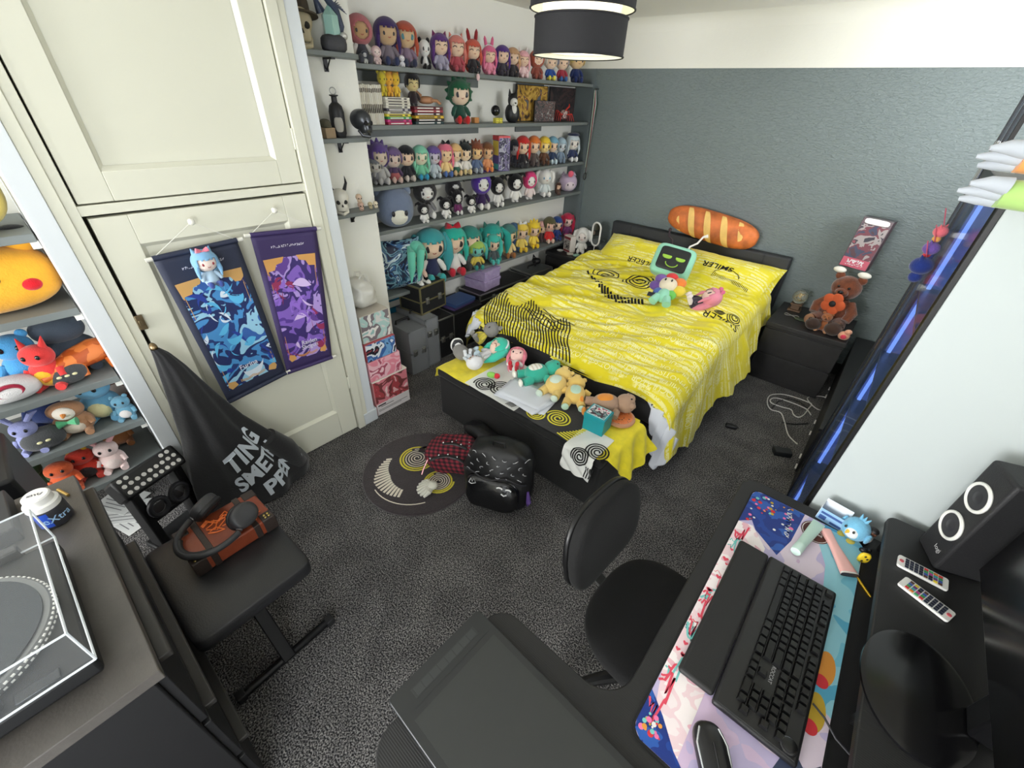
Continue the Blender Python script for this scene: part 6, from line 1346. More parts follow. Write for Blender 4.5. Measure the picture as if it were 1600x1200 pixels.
for cx, cy, r_ in ((-.03, .09, .105), (.12, -.09, .085)):
    sp = spiral(cx, cy, .008, r_, 6, 170); n_ = int(len(sp) * .72); ribbon(mb, [cam2(*p_) for p_ in sp[:n_]], .006, rf, 0); ribbon(mb, [cam2(*p_) for p_ in sp[n_:]], .010, rf, 1)
mb.out('pattern', [CR, YR], o)
def plaidmat():
    m = mat((0, 0, 0), .85, key='plaid'); nt = m.node_tree; b = nt.nodes['Principled BSDF']; tc = nt.nodes.new('ShaderNodeTexCoord'); 
    ch = nt.nodes.new('ShaderNodeTexChecker'); ch.inputs['Scale'].default_value = 60
    outs = []
    for ax in (0, 1, 2):
        pass
    sep = nt.nodes.new('ShaderNodeSeparateXYZ'); nt.links.new(tc.outputs['UV'], sep.inputs[0]); s_ = []
    for ax in (0, 1):
        m1 = nt.nodes.new('ShaderNodeMath'); m1.operation = 'MULTIPLY'; m1.inputs[1].default_value = 34; nt.links.new(sep.outputs[ax], m1.inputs[0])
        m2 = nt.nodes.new('ShaderNodeMath'); m2.operation = 'FRACT'; nt.links.new(m1.outputs[0], m2.inputs[0])
        m3 = nt.nodes.new('ShaderNodeMath'); m3.operation = 'GREATER_THAN'; m3.inputs[1].default_value = .5; nt.links.new(m2.outputs[0], m3.inputs[0]); s_.append(m3)
    ad = nt.nodes.new('ShaderNodeMath'); ad.operation = 'ADD'; nt.links.new(s_[0].outputs[0], ad.inputs[0]); nt.links.new(s_[1].outputs[0], ad.inputs[1])
    hf_ = nt.nodes.new('ShaderNodeMath'); hf_.operation = 'MULTIPLY'; hf_.inputs[1].default_value = .45; nt.links.new(ad.outputs[0], hf_.inputs[0])
    r = nt.nodes.new('ShaderNodeValToRGB'); r.color_ramp.interpolation = 'CONSTANT'; e = r.color_ramp.elements; e[0].color = lin((24, 14, 18)); e[1].position = .3; e[1].color = lin((84, 22, 34)); x = e.new(.7); x.color = lin((138, 40, 54))
    nt.links.new(hf_.outputs[0], r.inputs['Fac']); nt.links.new(r.outputs['Color'], b.inputs['Base Color']); return m
def softbag(mb, c, r, e=.6, seed=1, amp=.02, M=None):
    def fn(q): return q + Vector((noise.noise(q * 9 + Vector((seed, 0, 0))), noise.noise(q * 9 + Vector((0, seed, 4))), noise.noise(q * 11 + Vector((9, 0, seed))))) * amp
    return mb.sell(c, r, e, nu=56, nv=34, M=M, fn=fn)
o = thing('plaid_bag', 'red and black plaid handbag with studded straps lying on the round rug', 'handbag', (-1.36, 1.14, .017), math.radians(35))
pb = softbag(MB(), (0, 0, .085), (.15, .115, .085), .6, 3, .022).out('body', plaidmat(), o, smooth=80)
ul = pb.data.uv_layers.new(name='UVMap')
for l in pb.data.loops: c_ = pb.data.vertices[l.vertex_index].co; ul.data[l.index].uv = (c_.x + c_.z * .3, c_.y + c_.z)
BL = mat((24, 22, 24), .4)
SIL = mat((190, 190, 190), .25, .9)
for g in (-1, 1):
    pts = [(-.10 + .05 * i, g * .05 - .075, .165 + (.02 if i in (1, 2, 3) else 0) - .012 * abs(i - 2)) for i in range(5)]
    MB().tube(pts, .012, 8, flat=.5).out('strap', BL, o)
    for i, p_ in enumerate(pts): MB().sell((p_[0], p_[1], p_[2] + .012), (.006, .006, .004), 1, nu=10, nv=6).out('stud', SIL, o)
for i in range(8): MB().sell((.05 + .045 * math.cos(i * .5), -.02 + .06 * math.sin(i * .5), .172), (.005, .005, .004), 1, nu=8, nv=6).out('stud', SIL, o)
MB().tube([(-.15, -.04, .12), (-.19, -.02, .10), (-.20, .03, .07), (-.17, .07, .05)], .014, 8, flat=.5).out('handle', BL, o)
MB().tube([(-.13, -.08, .10), (-.15, -.12, .05), (-.155, -.135, .03)], .004, 6).out('chain', mat((180, 130, 130), .3, .8), o)
o = thing('fluffy_keyring', 'cream fluffy tassel keyring lying on the rug beside the plaid handbag', 'keyring', P(676, 762, z=.03), -.6)
for k in range(7): a = -.9 + k * .3; MB().tube([(0, 0, .012), (.05 * math.sin(a), -.04 * math.cos(a), .014), (.06 * math.sin(a) * 1.2, -.085 * math.cos(a) * 1.0, .0)], [.014, .016, .006], 8).out('tassel', plush((206, 204, 190)), o)
MB().sell((0, .0, .02), (.028, .03, .022), 1, nu=16, nv=10).out('knot', plush((206, 204, 190)), o)
# black rolled bag behind
o = thing('rolled_bag', 'black faux leather handbag leaning on the storage bench behind the plaid one', 'handbag', (-1.29, 1.325, 0), math.radians(-6))
softbag(MB(), (0, 0, .10), (.17, .055, .10), .55, 5, .012).out('body', mat((22, 22, 24), .35, bump=.2, bs=90), o, smooth=80)
MB().b2((-.13, -.062, .10), (.13, -.045, .15)).out('flap_band', mat((18, 18, 20), .3), o, bev=.008)
for x in (-.08, .0, .06): MB().sell((x, -.064, .125), (.009, .005, .009), 1, nu=12, nv=8).out('stud', SIL, o)
# backpack
o = thing('backpack', 'black backpack with small white bat print leaning on the storage bench', 'backpack', (-1.01, 1.12, 0), math.radians(24)); o.scale = (1.12, 1.12, 1.12)
BPM = mat((20, 20, 22), .45, bump=.35, bs=26); T = RM(math.radians(-14), 0, 0)
softbag(MB(), (0, .0, .16), (.165, .10, .165), .62, 7, .020, T).out('body', BPM, o, smooth=80)
softbag(MB(), (0, -.085, .105), (.125, .045, .085), .6, 2, .012, T).out('front_pocket', mat((16, 16, 18), .22, bump=.4, bs=18), o, smooth=80)
def bkf(x, z): # front surface of the upper body
    e = .62; a = min(.98, abs(x) / .165) ; c = min(.98, abs(z - .16) / .165)
    return T @ Vector((x, -.108 * max(.05, (1 - a ** 3.2 - c ** 3.2 * .8)) ** .31 - .006, z))
mb = MB(); random.seed(8)
for i in range(6):
    for j in range(4):
        x = -.12 + i * .048 + (j % 2) * .02; z = .205 + j * .028; p_ = [bkf(x + .010 * math.cos(t + j), z + .006 * math.sin(t * 1.0 + i)) for t in [PI * q_ / 5 for q_ in range(6)]]
        mb.tube(p_, [.0005, .0016, .001, .0018, .001, .0005], 5)
mb.out('bat_print', mat((190, 190, 194), .5), o)['kind'] = 'stuff'
MB().tube([bkf(-.15 + .3 * i / 16, .19 + .012 * math.sin(i * .7)) for i in range(17)], .004, 6).out('zip', mat((60, 60, 64), .3, .6), o)
for x0 in (.045, .085): MB().tube([T @ Vector((x0 + .013 * math.cos(t), -.138, .165 + .008 * math.sin(t))) for t in [PI * .1 + PI * .8 * q_ / 6 for q_ in range(7)]], .0035, 5).out('white_mark', mat((236, 236, 236), .4), o)
MB().tube([T @ Vector((.055, -.14, .145)), T @ Vector((.068, -.14, .138)), T @ Vector((.08, -.14, .146))], .003, 5).out('white_mark', mat((236, 236, 236), .4), o)
mb = MB(); mb.tube([T @ Vector((-.10 + a * .04, -.132, .16 + b * .03)) for a, b in ((0, 0), (.2, .7), (.4, .2), (.55, .8), (.8, .1), (.3, -.2), (0, 0))], .0022, 5); mb.out('logo', mat((200, 200, 200), .4), o)
for g in (-1, 1): MB().tube([(g * .07, .08, .30), (g * .11, .11, .22), (g * .12, .10, .06)], .014, 8, flat=.4).out('shoulder_strap', BPM, o)
MB().tube([(-.03, .03, .315), (-.025, .03, .35), (.025, .03, .35), (.03, .03, .315)], .006, 8).out('top_handle', BPM, o)
MB().tube([(.16, -.03, .15), (.17, -.045, .10), (.165, -.04, .07)], [.006, .012, .004], 8).out('purple_tag', mat((88, 60, 130), .5), o)
# ================================================================== DESK
DZ = .76
def deskmat():
    m = mat((30, 30, 31), .5, key='carbon'); nt = m.node_tree; b = nt.nodes['Principled BSDF']; tc = nt.nodes.new('ShaderNodeTexCoord')
    n = nt.nodes.new('ShaderNodeTexWave'); n.bands_direction = 'Y'; n.inputs['Scale'].default_value = 75; n.inputs['Distortion'].default_value = .3
    bp = nt.nodes.new('ShaderNodeBump'); bp.inputs['Strength'].default_value = .14; bp.inputs['Distance'].default_value = .002
    nt.links.new(tc.outputs['Object'], n.inputs['Vector']); nt.links.new(n.outputs['Fac'], bp.inputs['Height']); nt.links.new(bp.outputs['Normal'], b.inputs['Normal']); return m
CB = deskmat(); DK = mat((16, 16, 17), .5)
o = thing('corner_desk', 'black L-shaped desk with carbon look top and rounded corners', 'desk', (.2, .6, 0))
def dp(x, y): return (x - .2, y - .6)
out = [(.6, 1.31), (.02, 1.31)] + [(-.03 + .05 - .05 * math.sin(t), 1.26 + .05 * math.cos(t)) for t in [PI / 2 * i / 6 for i in range(1, 7)]]
out += [(-.03, .50)] + [(-.03 - .08 + .08 * math.cos(t), .50 - .08 * math.sin(t)) for t in [PI / 2 * i / 8 for i in range(1, 9)]]
out += [(-.30, .42)] + [(-.30 - .055 * math.sin(t), .365 + .055 * math.cos(t)) for t in [PI / 2 * i / 6 for i in range(1, 7)]]
out += [(-.355, .09)] + [(-.355 + .06 - .06 * math.cos(t), .09 - .06 * math.sin(t)) for t in [PI / 2 * i / 6 for i in range(1, 7)]] + [(.6, .03)]
MB().prism([dp(*p_) for p_ in out], DZ - .025, DZ).out('desk_top', CB, o, bev=.003)
for x, y in ((0.0, 1.24), (.55, 1.24), (-.30, .36), (-.30, .08), (.55, .08)): MB().b2((x - .2 - .025, y - .6 - .025, 0), (x - .2 + .025, y - .6 + .025, DZ - .025)).out('leg', DK, o, bev=.004)
MB().b2((-.20, .60, DZ - .075), (.34, .63, DZ - .025)).out('crossbar', DK, o, bev=.003)
# desk pad
o = thing('desk_mat', 'long printed desk mat with blue, pink and rainbow areas under the keyboard', 'desk mat', (.17, .82, DZ + .0005))
PX0, PX1, PY0, PY1 = .008, .318, .40, 1.262
pts = [(x - .17, y - .82) for x, y in rrect(PX0, PY0, PX1, PY1, .03)]
MB().prism(pts, 0, .004).out('edge', mat((18, 18, 20), .8), o)
mb = MB(); f = lambda a, b: Vector((a - .17, b - .82, .0046))
def region(poly, m, dz=0): mb.add([f(*p_) + Vector((0, 0, dz)) for p_ in poly], [tuple(range(len(poly)))], m)
x0, x1, y0, y1 = PX0 + .004, PX1 - .004, PY0 + .004, PY1 - .004
region([(x - .0, y) for x, y in rrect(x0, y0, x1, y1, .027)], 0)
region([(x0, 1.09), (x0 + .03, 1.12), (.06, 1.09), (.13, 1.04), (.15, 1.12), (.16, 1.257), (x0 + .03, 1.258), (x0 + .006, 1.25), (x0, 1.23)], 1, .0003)
region([(x0, 1.09), (.05, 1.10), (.10, 1.04), (.10, .60), (.10, .42), (x0 + .02, .47), (x0, .55)], 2, .0003)
region([(x0, .50), (.05, .47), (.09, .43), (.13, .404), (x0 + .02, .404), (x0 + .004, .415), (x0, .43)], 1, .0005)
region([(.215, 1.257), (.30, 1.257), (.313, 1.24), (.314, .98), (.314, .70), (.27, .72), (.26, .9), (.24, 1.1), (.20, 1.2)], 3, .0003)
region([(.26, .60), (.29, .57), (.313, .60), (.314, .42), (.24, .404), (.22, .45)], 4, .0003)
for (cx, cy, c1, c2) in ((.287, .80, 5, 6), (.285, .69, 7, 6)):
    region([(cx + .02 * math.cos(t), cy + .045 * math.sin(t)) for t in [2 * PI * i / 24 for i in range(24)]], c1, .0006); region([(cx - .002 + .014 * math.cos(t), cy - .035 + .016 * math.sin(t)) for t in [2 * PI * i / 20 for i in range(20)]], c2, .0009)
region([(.198 + .038 * math.cos(t), 1.205 + .043 * math.sin(t)) for t in [2 * PI * i / 32 for i in range(32)]], 8, .0006)
ribbon(mb, [(.198 + .034 * math.cos(t), 1.205 + .039 * math.sin(t)) for t in [2 * PI * i / 40 for i in range(41)]], .0018, lambda a, b: f(a, b) + Vector((0, 0, .0009)), 9)
scribble(mb, 4, .045, .022, lambda x, y: f(.205 + y, 1.215 - x) + Vector((0, 0, .0012)), 9, wd=.0026, seed=2)
scribble(mb, 9, .125, .013, lambda x, y: f(.128 + y + x * .12, 1.185 - x) + Vector((0, 0, .0019)), 9, wd=.0024, seed=8)
random.seed(21)
for i in range(60):
    lo = i % 3
    cx, cy = (random.uniform(x0 + .01, .145), random.uniform(1.11, 1.25)) if lo else (random.uniform(x0 + .01, .06), random.uniform(.41, .46))
    r_ = random.uniform(.002, .0065); region([(cx + r_ * math.cos(t), cy + r_ * math.sin(t)) for t in [2 * PI * k_ / 10 for k_ in range(10)]], random.choice([6, 7, 9, 10, 5, 11]), .0008 + i * 1e-5)
for i in range(14):
    cx, cy = random.uniform(x0 + .008, .035), random.uniform(.52, 1.07); r_ = random.uniform(.004, .008)
    region([(cx + r_ * math.sin(t) ** 3, cy + r_ * (.8 * math.cos(t) - .35 * math.cos(2 * t) - .15 * math.cos(3 * t))) for t in [2 * PI * k_ / 18 for k_ in range(18)]], 12, .0008)
for i in range(16):
    y_ = random.uniform(.46, 1.06); ribbon(mb, [(x0 + .002 + .03 * t, y_ + .03 * t * random.choice([1, -1]) + .012 * math.sin(t * 5 + i)) for t in [k_ / 8 for k_ in range(9)]], random.uniform(.0012, .006), lambda a, b, i=i: f(a, b) + Vector((0, 0, .00065 + i * 1e-5)), random.choice([12, 12, 10, 13]))
mb.out('print', [prn([(214, 190, 220), (196, 184, 220), (226, 210, 226), (206, 176, 206)], 5, dist=.5), prn([(26, 66, 150), (20, 50, 130), (40, 90, 176)], 16, dist=.5), prn([(246, 232, 234), (242, 214, 220), (250, 240, 240), (236, 186, 198)], 12, dist=1), prn([(120, 196, 220), (150, 210, 226), (90, 176, 210), (176, 220, 226)], 6, dist=.5), mat((56, 66, 92), .7), mat((226, 150, 60), .7), mat((214, 50, 60), .7), mat((200, 166, 50), .7), mat((84, 44, 36), .7), mat((236, 234, 232), .7), mat((120, 200, 196), .7), mat((240, 120, 170), .7), mat((226, 76, 98), .7), mat((50, 44, 90), .7)], o)
# keyboard
KZ = DZ + .0055
o = thing('keyboard', 'black full-size gaming keyboard on the printed desk mat', 'keyboard', (.20, .785, KZ), 0)
KBM = mat((26, 26, 28), .45); KC = mat((14, 14, 15), .35)
MB().b2((-.085, -.228, 0), (.075, .228, .016)).out('case', KBM, o, bev=.006); MB().b2((-.079, -.222, .0155), (.069, .222, .0172)).out('top_plate', mat((34, 34, 35), .4), o, bev=.001)
km = None; U = .0190
def keymesh(wu):
    n = 'key%.2f' % wu
    if n in PM: return PM[n]
    a, b = .0086, wu * U / 2 - .001; mb = MB(); mb.add([(sx * a, sy * b, 0) for sx, sy in ((-1, -1), (1, -1), (1, 1), (-1, 1))] + [(sx * a * .74 - .0006, sy * (b - .0024), .0085) for sx, sy in ((-1, -1), (1, -1), (1, 1), (-1, 1))], [(0, 3, 2, 1), (4, 5, 6, 7), (0, 1, 5, 4), (1, 2, 6, 5), (2, 3, 7, 6), (3, 0, 4, 7)])
    me = bpy.data.meshes.new('key'); me.from_pydata([tuple(v) for v in mb.v], [], mb.f); me.materials.append(KC); me.update(); PM[n] = me; return me
rows = [(.055, [(1, 1), (1, 1), (1, 2)] + []), ]
def krow(xr, widths, start):
    y = start
    for w_ in widths:
        if w_ > 0: q = put('key', keymesh(w_), o); q.location = (xr, y - w_ * U / 2, .0175)
        y -= abs(w_) * U
y00 = .215
krow(.058, [1, -1, 1, 1, 1, 1, -.5, 1, 1, 1, 1, -.5, 1, 1, 1, 1, -.2, 1, 1, 1], y00)
for r_, (main, nav, num) in enumerate((([1] * 13 + [2], [1, 1, 1], [1, 1, 1, 1]), ([1.5] + [1] * 12 + [1.5], [1, 1, 1], [1, 1, 1]), ([1.75] + [1] * 11 + [2.25], [], [1, 1, 1]), ([1.25] + [1] * 11 + [2.75], [-1, 1], [1, 1, 1]), ([1.25, 1.25, 1.25, 6.25, 1.25, 1.25, 1.25, 1.25], [1, 1, 1], [2, 1]))):
    x = .036 - r_ * U; krow(x, main, y00); krow(x, nav, y00 - 15.2 * U); krow(x, num, y00 - 18.4 * U)
for x in (.036 - .5 * U - U, .036 - 3.5 * U): 
    q = put('key', keymesh(1), o); q.location = (x, y00 - 21.9 * U, .0175)
mb = MB(); mb.text('ROCCAT', .0105, TR(-.004, -.092, .0176) @ RM(0, 0, -PI / 2), bold=.01); mb.out('lettering', mat((170, 170, 172), .4), o)
MB().lathe([(.016, .016), (.016, .022), (.0145, .0225)], 32, 0, TR(.053, -.205, 0)).out('volume_ring', mat((90, 90, 94), .2, .9), o); MB().lathe([(.0125, .016), (.0125, .026), (.011, .027), (0, .027)], 28, 0, TR(.053, -.205, 0)).out('volume_knob', KC, o)
o2 = thing('wrist_rest', 'matte black wrist rest along the front of the keyboard', 'wrist rest', (.073, .79, KZ), .0); MB().b2((-.036, -.222, 0), (.041, .222, .016)).out('pad', mat((30, 30, 31), .6, bump=.1, bs=300), o2, bev=.008, seg=4)
o2 = thing('keyboard_cable', 'thin black cable running from the keyboard to the desk riser', 'cable', (0, 0, 0)); MB().tube([(.278, .70, KZ + .008), (.30, .685, KZ + .012), (.325, .665, KZ + .006), (.36, .655, KZ)], .0022, 8).out('cable', mat((50, 50, 54), .4), o2)
# mouse
o = thing('computer_mouse', 'black gaming mouse with silver accents at the bottom end of the desk mat', 'mouse', (.150, .462, DZ + .006), math.radians(-55))
MB().sell((0, 0, .018), (.060, .034, .020), .8, nu=34, nv=18, fn=lambda q: Vector((q.x, q.y * (1 - .12 * math.cos(q.x * 40)), q.z if q.z > -.017 else -.017))).out('shell', mat((28, 28, 30), .3), o, smooth=60)
MB().tube([(-.02, 0, .04), (.02, 0, .037), (.05, 0, .028)], .0016, 6).out('seam', mat(BLACK, .5), o); MB().lathe([(.009, -.004), (.009, .004)], 18, 0, TR(.032, 0, .034) @ RM(PI / 2, 0, 0)).out('scroll_wheel', mat((60, 60, 62), .4), o)
for g in (-1, 1): MB().tube([(-.045, g * .018, .032), (-.02, g * .028, .030), (.02, g * .026, .028)], .0022, 6).out('silver_accent', mat((210, 214, 216), .25, .7), o)
# tablet
o = thing('drawing_tablet', 'large dark grey drawing tablet lying on the left wing of the desk', 'drawing tablet', (-.13, .232, DZ + .0005), math.radians(-1.5)); 
MB().prism(rrect(-.255, -.128, .26, .128, .012), .0, .014).out('body', mat((44, 46, 48), .35, .3), o, bev=.003)
MB().prism(rrect(-.253, -.126, .258, .126, .011), .0138, .0158).out('bezel', mat((36, 38, 38), .5), o); MB().b2((-.185, -.110, .0155), (.25, .112, .0162)).out('screen', mat((46, 48, 47), .5), o)
MB().b2((-.233, -.085, .0155), (-.212, .09, .0164)).out('key_strip', mat((44, 46, 46), .5), o)
for k in range(8): MB().b2((-.231, -.080 + k * .021, .0162), (-.214, -.062 + k * .021, .0167)).out('button', mat((52, 54, 54), .4), o)
MB().b2((-.2, -.1, .0156), (-.199, .11, .0163)).out('divider', mat((34, 35, 36), .5), o)
# riser with speaker, remotes, monitor
RZ = .86
o = thing('desk_riser', 'black carbon look shelf riser along the right of the desk', 'monitor riser', (.49, .72, DZ + .0005))
MB().prism(rrect(-.165, -.62, .14, .59, .025), .08, .0995).out('top', CB, o, bev=.003)
for y in (-.58, .0, .54): MB().b2((-.145, y, 0), (.13, y + .018, .08)).out('support', DK, o, bev=.002)
def remote(lab, a, b):
    A, B = P(*a, z=RZ + .006), P(*b, z=RZ + .006); d = B - A; L_ = d.length
    o = thing('remote_control', lab, 'remote control', (A + B) / 2 + Vector((0, 0, -.006)), math.atan2(d.y, d.x), 'LED strip remotes'); w_ = .0205
    MB().prism(rrect(-L_ / 2, -w_, L_ / 2, w_, .006), .001, .0075).out('case', mat((236, 236, 232), .35), o, bev=.001); MB().prism(rrect(-L_ / 2 + .003, -w_ + .003, L_ / 2 - .003, w_ - .003, .004), .0, .0012).out('base', mat((40, 40, 42), .5), o)
    cs_ = [(206, 60, 60), (60, 150, 90), (60, 90, 170), (90, 60, 50), (214, 130, 50), (60, 160, 170), (110, 60, 130), (226, 200, 60), (70, 170, 110), (190, 70, 150), (30, 30, 34), (30, 40, 70)]
    for i in range(8):
        for j in range(4):
            c = (34, 40, 60) if i > 3 else cs_[(i * 4 + j) % 12]
            MB().box((-L_ / 2 + .016 + i * (L_ - .034) / 7, (j - 1.5) * .0085, .0082), (.0075, .0062, .0016)).out('button', mat(c, .5), o)
    MB().lathe([(.0045, .0075), (.0045, .0092)], 16, 0, TR(L_ / 2 - .007, 0, 0)).out('power_button', mat((206, 90, 100), .5), o)
remote('white LED remote with coloured buttons nearer the speaker', (1482, 915), (1403, 874))
remote('white LED remote with coloured buttons lying in front of the other remote', (1409, 906), (1488, 966))
o = thing('tower_speaker', 'black upright speaker with two white ringed drivers on the riser', 'speaker', (.455, 1.235, RZ + .0002), math.radians(20)); SP = mat((34, 34, 36), .55, bump=.2, bs=300)
MB().add([(x, y, 0) for x, y in ((-.05, -.048), (.055, -.048), (.055, .048), (-.05, .048))] + [(x, y, .30) for x, y in ((-.05, -.048), (.03, -.048), (.03, .048), (-.05, .048))], [(0, 3, 2, 1), (4, 5, 6, 7), (0, 1, 5, 4), (1, 2, 6, 5), (2, 3, 7, 6), (3, 0, 4, 7)]).out('cabinet', SP, o, bev=.008, seg=3)
for z in (.115, .215):
    T = TR(-.0515, 0, z) @ RM(0, -PI / 2, 0)
    mb = MB(); mb.tube([(.034 * math.cos(t), .034 * math.sin(t), .001) for t in [2 * PI * i / 40 for i in range(40)]], .0042, 8, M=T, close=True); mb.out('white_ring', mat((236, 236, 230), .35), o)
    MB().lathe([(.031, .0), (.024, -.003), (.012, .001), (0, .004)], 36, 0, T @ TR(0, 0, .002)).out('driver', mat((46, 46, 50), .5), o)
mb = MB(); mb.text('logi', .018, TR(-.0512, -.018, .045) @ RM(PI / 2, 0, -PI / 2)); mb.out('lettering', mat((200, 200, 200), .4), o)
o = thing('computer_monitor', 'black computer monitor seen from above at the right edge, on an oval stand', 'monitor', (.505, .86, RZ + .0002), 0)
MB().sell((0, 0, .0), (.02, .30, .0), 1).v if 0 else None
MB().b2((-.03, -.30, .07), (.02, .30, .40)).out('panel', mat((13, 13, 15), .32), o, bev=.006); MB().b2((-.0315, -.292, .078), (-.0295, .292, .392)).out('screen', mat((9, 9, 11), .22), o)
MB().lathe([(.115, 0), (.115, .006), (.105, .010), (0, .012)], 56, 0, TR(-.10, -.06, 0) @ Matrix.Diagonal((.80, 1.15, 1, 1))).out('stand_base', mat((16, 16, 18), .2), o)
MB().b2((-.03, -.09, .008), (.02, -.03, .2)).out('stand_neck', mat((16, 16, 18), .3), o, bev=.006)
# small things along the far end of the desk
D5 = DZ + .0003
def at(u, v, z=DZ): return P(u, v, z=z)
q = at(1297, 812); o = thing('small_carton', 'small open blue and white printed carton at the far edge of the desk', 'carton', (q.x, 1.285, D5), -.15)
mb = MB(); mb.b2((-.035, -.015, 0), (.035, .015, .003), 0); mb.b2((-.035, -.016, 0), (.035, -.0145, .045), 0); mb.b2((-.035, .0145, 0), (.035, .016, .065), 1); mb.b2((-.036, -.015, 0), (-.0345, .015, .055), 1); mb.b2((.0345, -.015, 0), (.036, .015, .045), 0)
mb.out('carton', [mat((150, 190, 226), .5), mat((226, 232, 240), .5)], o)
mb = MB().b2((-.03, -.0166, .006), (-.012, -.0161, .022)).b2((.0, -.0166, .006), (.03, -.0161, .014)).b2((-.03, -.0166, .028), (.03, -.0161, .036)); mb.out('print', mat((60, 90, 150), .5), o)
q = at(1330, 830); o = thing('plush_penguin', 'small sky blue penguin plush beside the open carton on the desk', 'plush toy', (q.x, 1.265, D5), -2.1); PB = plush((120, 186, 220))
MB().sell((0, 0, .036), (.034, .034, .036), 1, nu=26, nv=16).out('body', PB, o); MB().sell((.018, .004, .036), (.019, .02, .022), 1, nu=18, nv=12).out('face', plush((236, 238, 240)), o)
MB().tube([(.034, 0, .04), (.047, 0, .038)], [.006, .001], 8).out('beak', plush((236, 196, 70)), o)
for g in (-1, 1):
    MB().sell((.034, g * .012, .048), (.003, .0035, .0045), 1, nu=8, nv=6).out('eye', mat(BLACK, .3), o); MB().sell((0, g * .036, .034), (.012, .006, .018), 1, nu=12, nv=8).out('wing', PB, o); MB().sell((.02, g * .014, .004), (.015, .011, .005), 1, nu=12, nv=6).out('foot', plush((232, 206, 90)), o)
for k in range(3): MB().tube([(-.005, (k - 1) * .006, .068), (-.012, (k - 1) * .012, .084)], [.006, .001], 6).out('tuft', PB, o)
A, B = at(1243, 862, DZ + .02), at(1276, 822, DZ + .02); d = B - A; o = thing('cream_tube', 'pale mint cosmetic tube lying on the desk mat', 'tube', A + Vector((0, 0, -.0135)), math.atan2(d.y, d.x)); L_ = d.length + .02
def tb(i, j): 
    a = 2 * PI * i; r1 = .0125 * (1 - j * .92); r2 = .0125 + .004 * j; return Vector((L_ * (.18 + .82 * j), r2 * math.cos(a), .0135 + r1 * math.sin(a)))
MB().grid(tb, 28, 14, closeu=True).out('tube', mat((196, 226, 214), .35), o); MB().lathe([(.0125, 0), (.0135, .004), (.0135, L_ * .19)], 24, 0, TR(0, 0, .0135) @ RM(0, PI / 2, 0)).out('cap', mat((206, 232, 222), .35), o)
A, B = at(1290, 828, DZ + .015), at(1328, 898, DZ + .015); d = B - A; o = thing('nail_lamp', 'pink wedge shaped beauty tool with dark opening on the desk mat', 'beauty tool', A + Vector((0, 0, -.010)), math.atan2(d.y, d.x)); L_ = d.length; PKM = mat((240, 184, 178), .35)
def tl_(i, j):
    a = 2 * PI * i; wv = .010 + .008 * abs(j - .35) * 1.6 + .004 * j; return Vector((L_ * j, wv * math.copysign(abs(math.cos(a)) ** .6, math.cos(a)), .009 + .008 * math.copysign(abs(math.sin(a)) ** .6, math.sin(a))))
MB().grid(tl_, 32, 18, closeu=True).add([tl_(i / 32, 0) for i in range(32)], [tuple(range(32))]).out('body', PKM, o); mb = MB(); mb.add([tl_(i / 32, 1.0) + Vector((.0003, 0, 0)) for i in range(32)], [tuple(range(32))]); mb.out('dark_opening', mat((60, 50, 54), .4), o)
MB().grid(lambda i, j: tl_(i, .97 + .03 * j) * 1.0 + Vector((0, 0, .0005)), 32, 2, closeu=True).out('white_rim', WP, o)
A, B = at(1336, 895, DZ + .008), at(1362, 932, DZ + .008); d = B - A; o = thing('gold_pen', 'thin golden pen beside the pink beauty tool', 'pen', A + Vector((0, 0, -.004)), math.atan2(d.y, d.x)); MB().lathe([(.0035, -.01), (.004, 0), (.004, d.length * .9), (.0015, d.length)], 14, 0, TR(0, 0, .0) @ RM(0, PI / 2, 0)).out('barrel', mat((206, 166, 50), .25, .8), o)
q = at(1366, 835, DZ + .03); o = thing('tiny_figure', 'tiny black and brown figure between the penguin and the riser', 'figure', (.315, 1.275, D5), -2.2); MB().sell((0, 0, .018), (.010, .012, .018), .9, nu=14, nv=10).out('body', mat((220, 214, 210), .5), o); MB().sell((0, 0, .042), (.012, .013, .012), 1, nu=16, nv=10).out('head', mat((126, 84, 66), .5), o); MB().sell((-.003, 0, .049), (.012, .014, .009), 1, nu=16, nv=8).out('hair', mat((26, 24, 26), .5), o)
for g in (-1, 1): MB().sell((.006, g * .006, .004), (.010, .006, .005), 1, nu=10, nv=6).out('shoe', mat(BLACK, .4), o)
q = at(1368, 878, DZ + .02); o = thing('yellow_charm', 'small yellow charm with black spots at the foot of the riser', 'charm', (.3145, 1.185, D5), -1.2); MB().sell((0, 0, .02), (.006, .014, .019), .7, nu=20, nv=12).out('body', mat((240, 206, 50), .4), o); 
for a, b in ((-.004, .012), (.005, .022), (-.002, .03)): MB().sell((.0055, a, b), (.0015, .003, .0035), 1, nu=10, nv=6).out('black_spot', mat(BLACK, .4), o)
o = thing('small_black_figure', 'tiny black bird figure beside the yellow charm', 'figure', (.315, 1.225, D5)); MB().sell((0, 0, .009), (.012, .008, .009), 1, nu=14, nv=8).sell((.009, 0, .019), (.006, .006, .006), 1, nu=10, nv=6).out('body', mat(BLACK, .4), o)
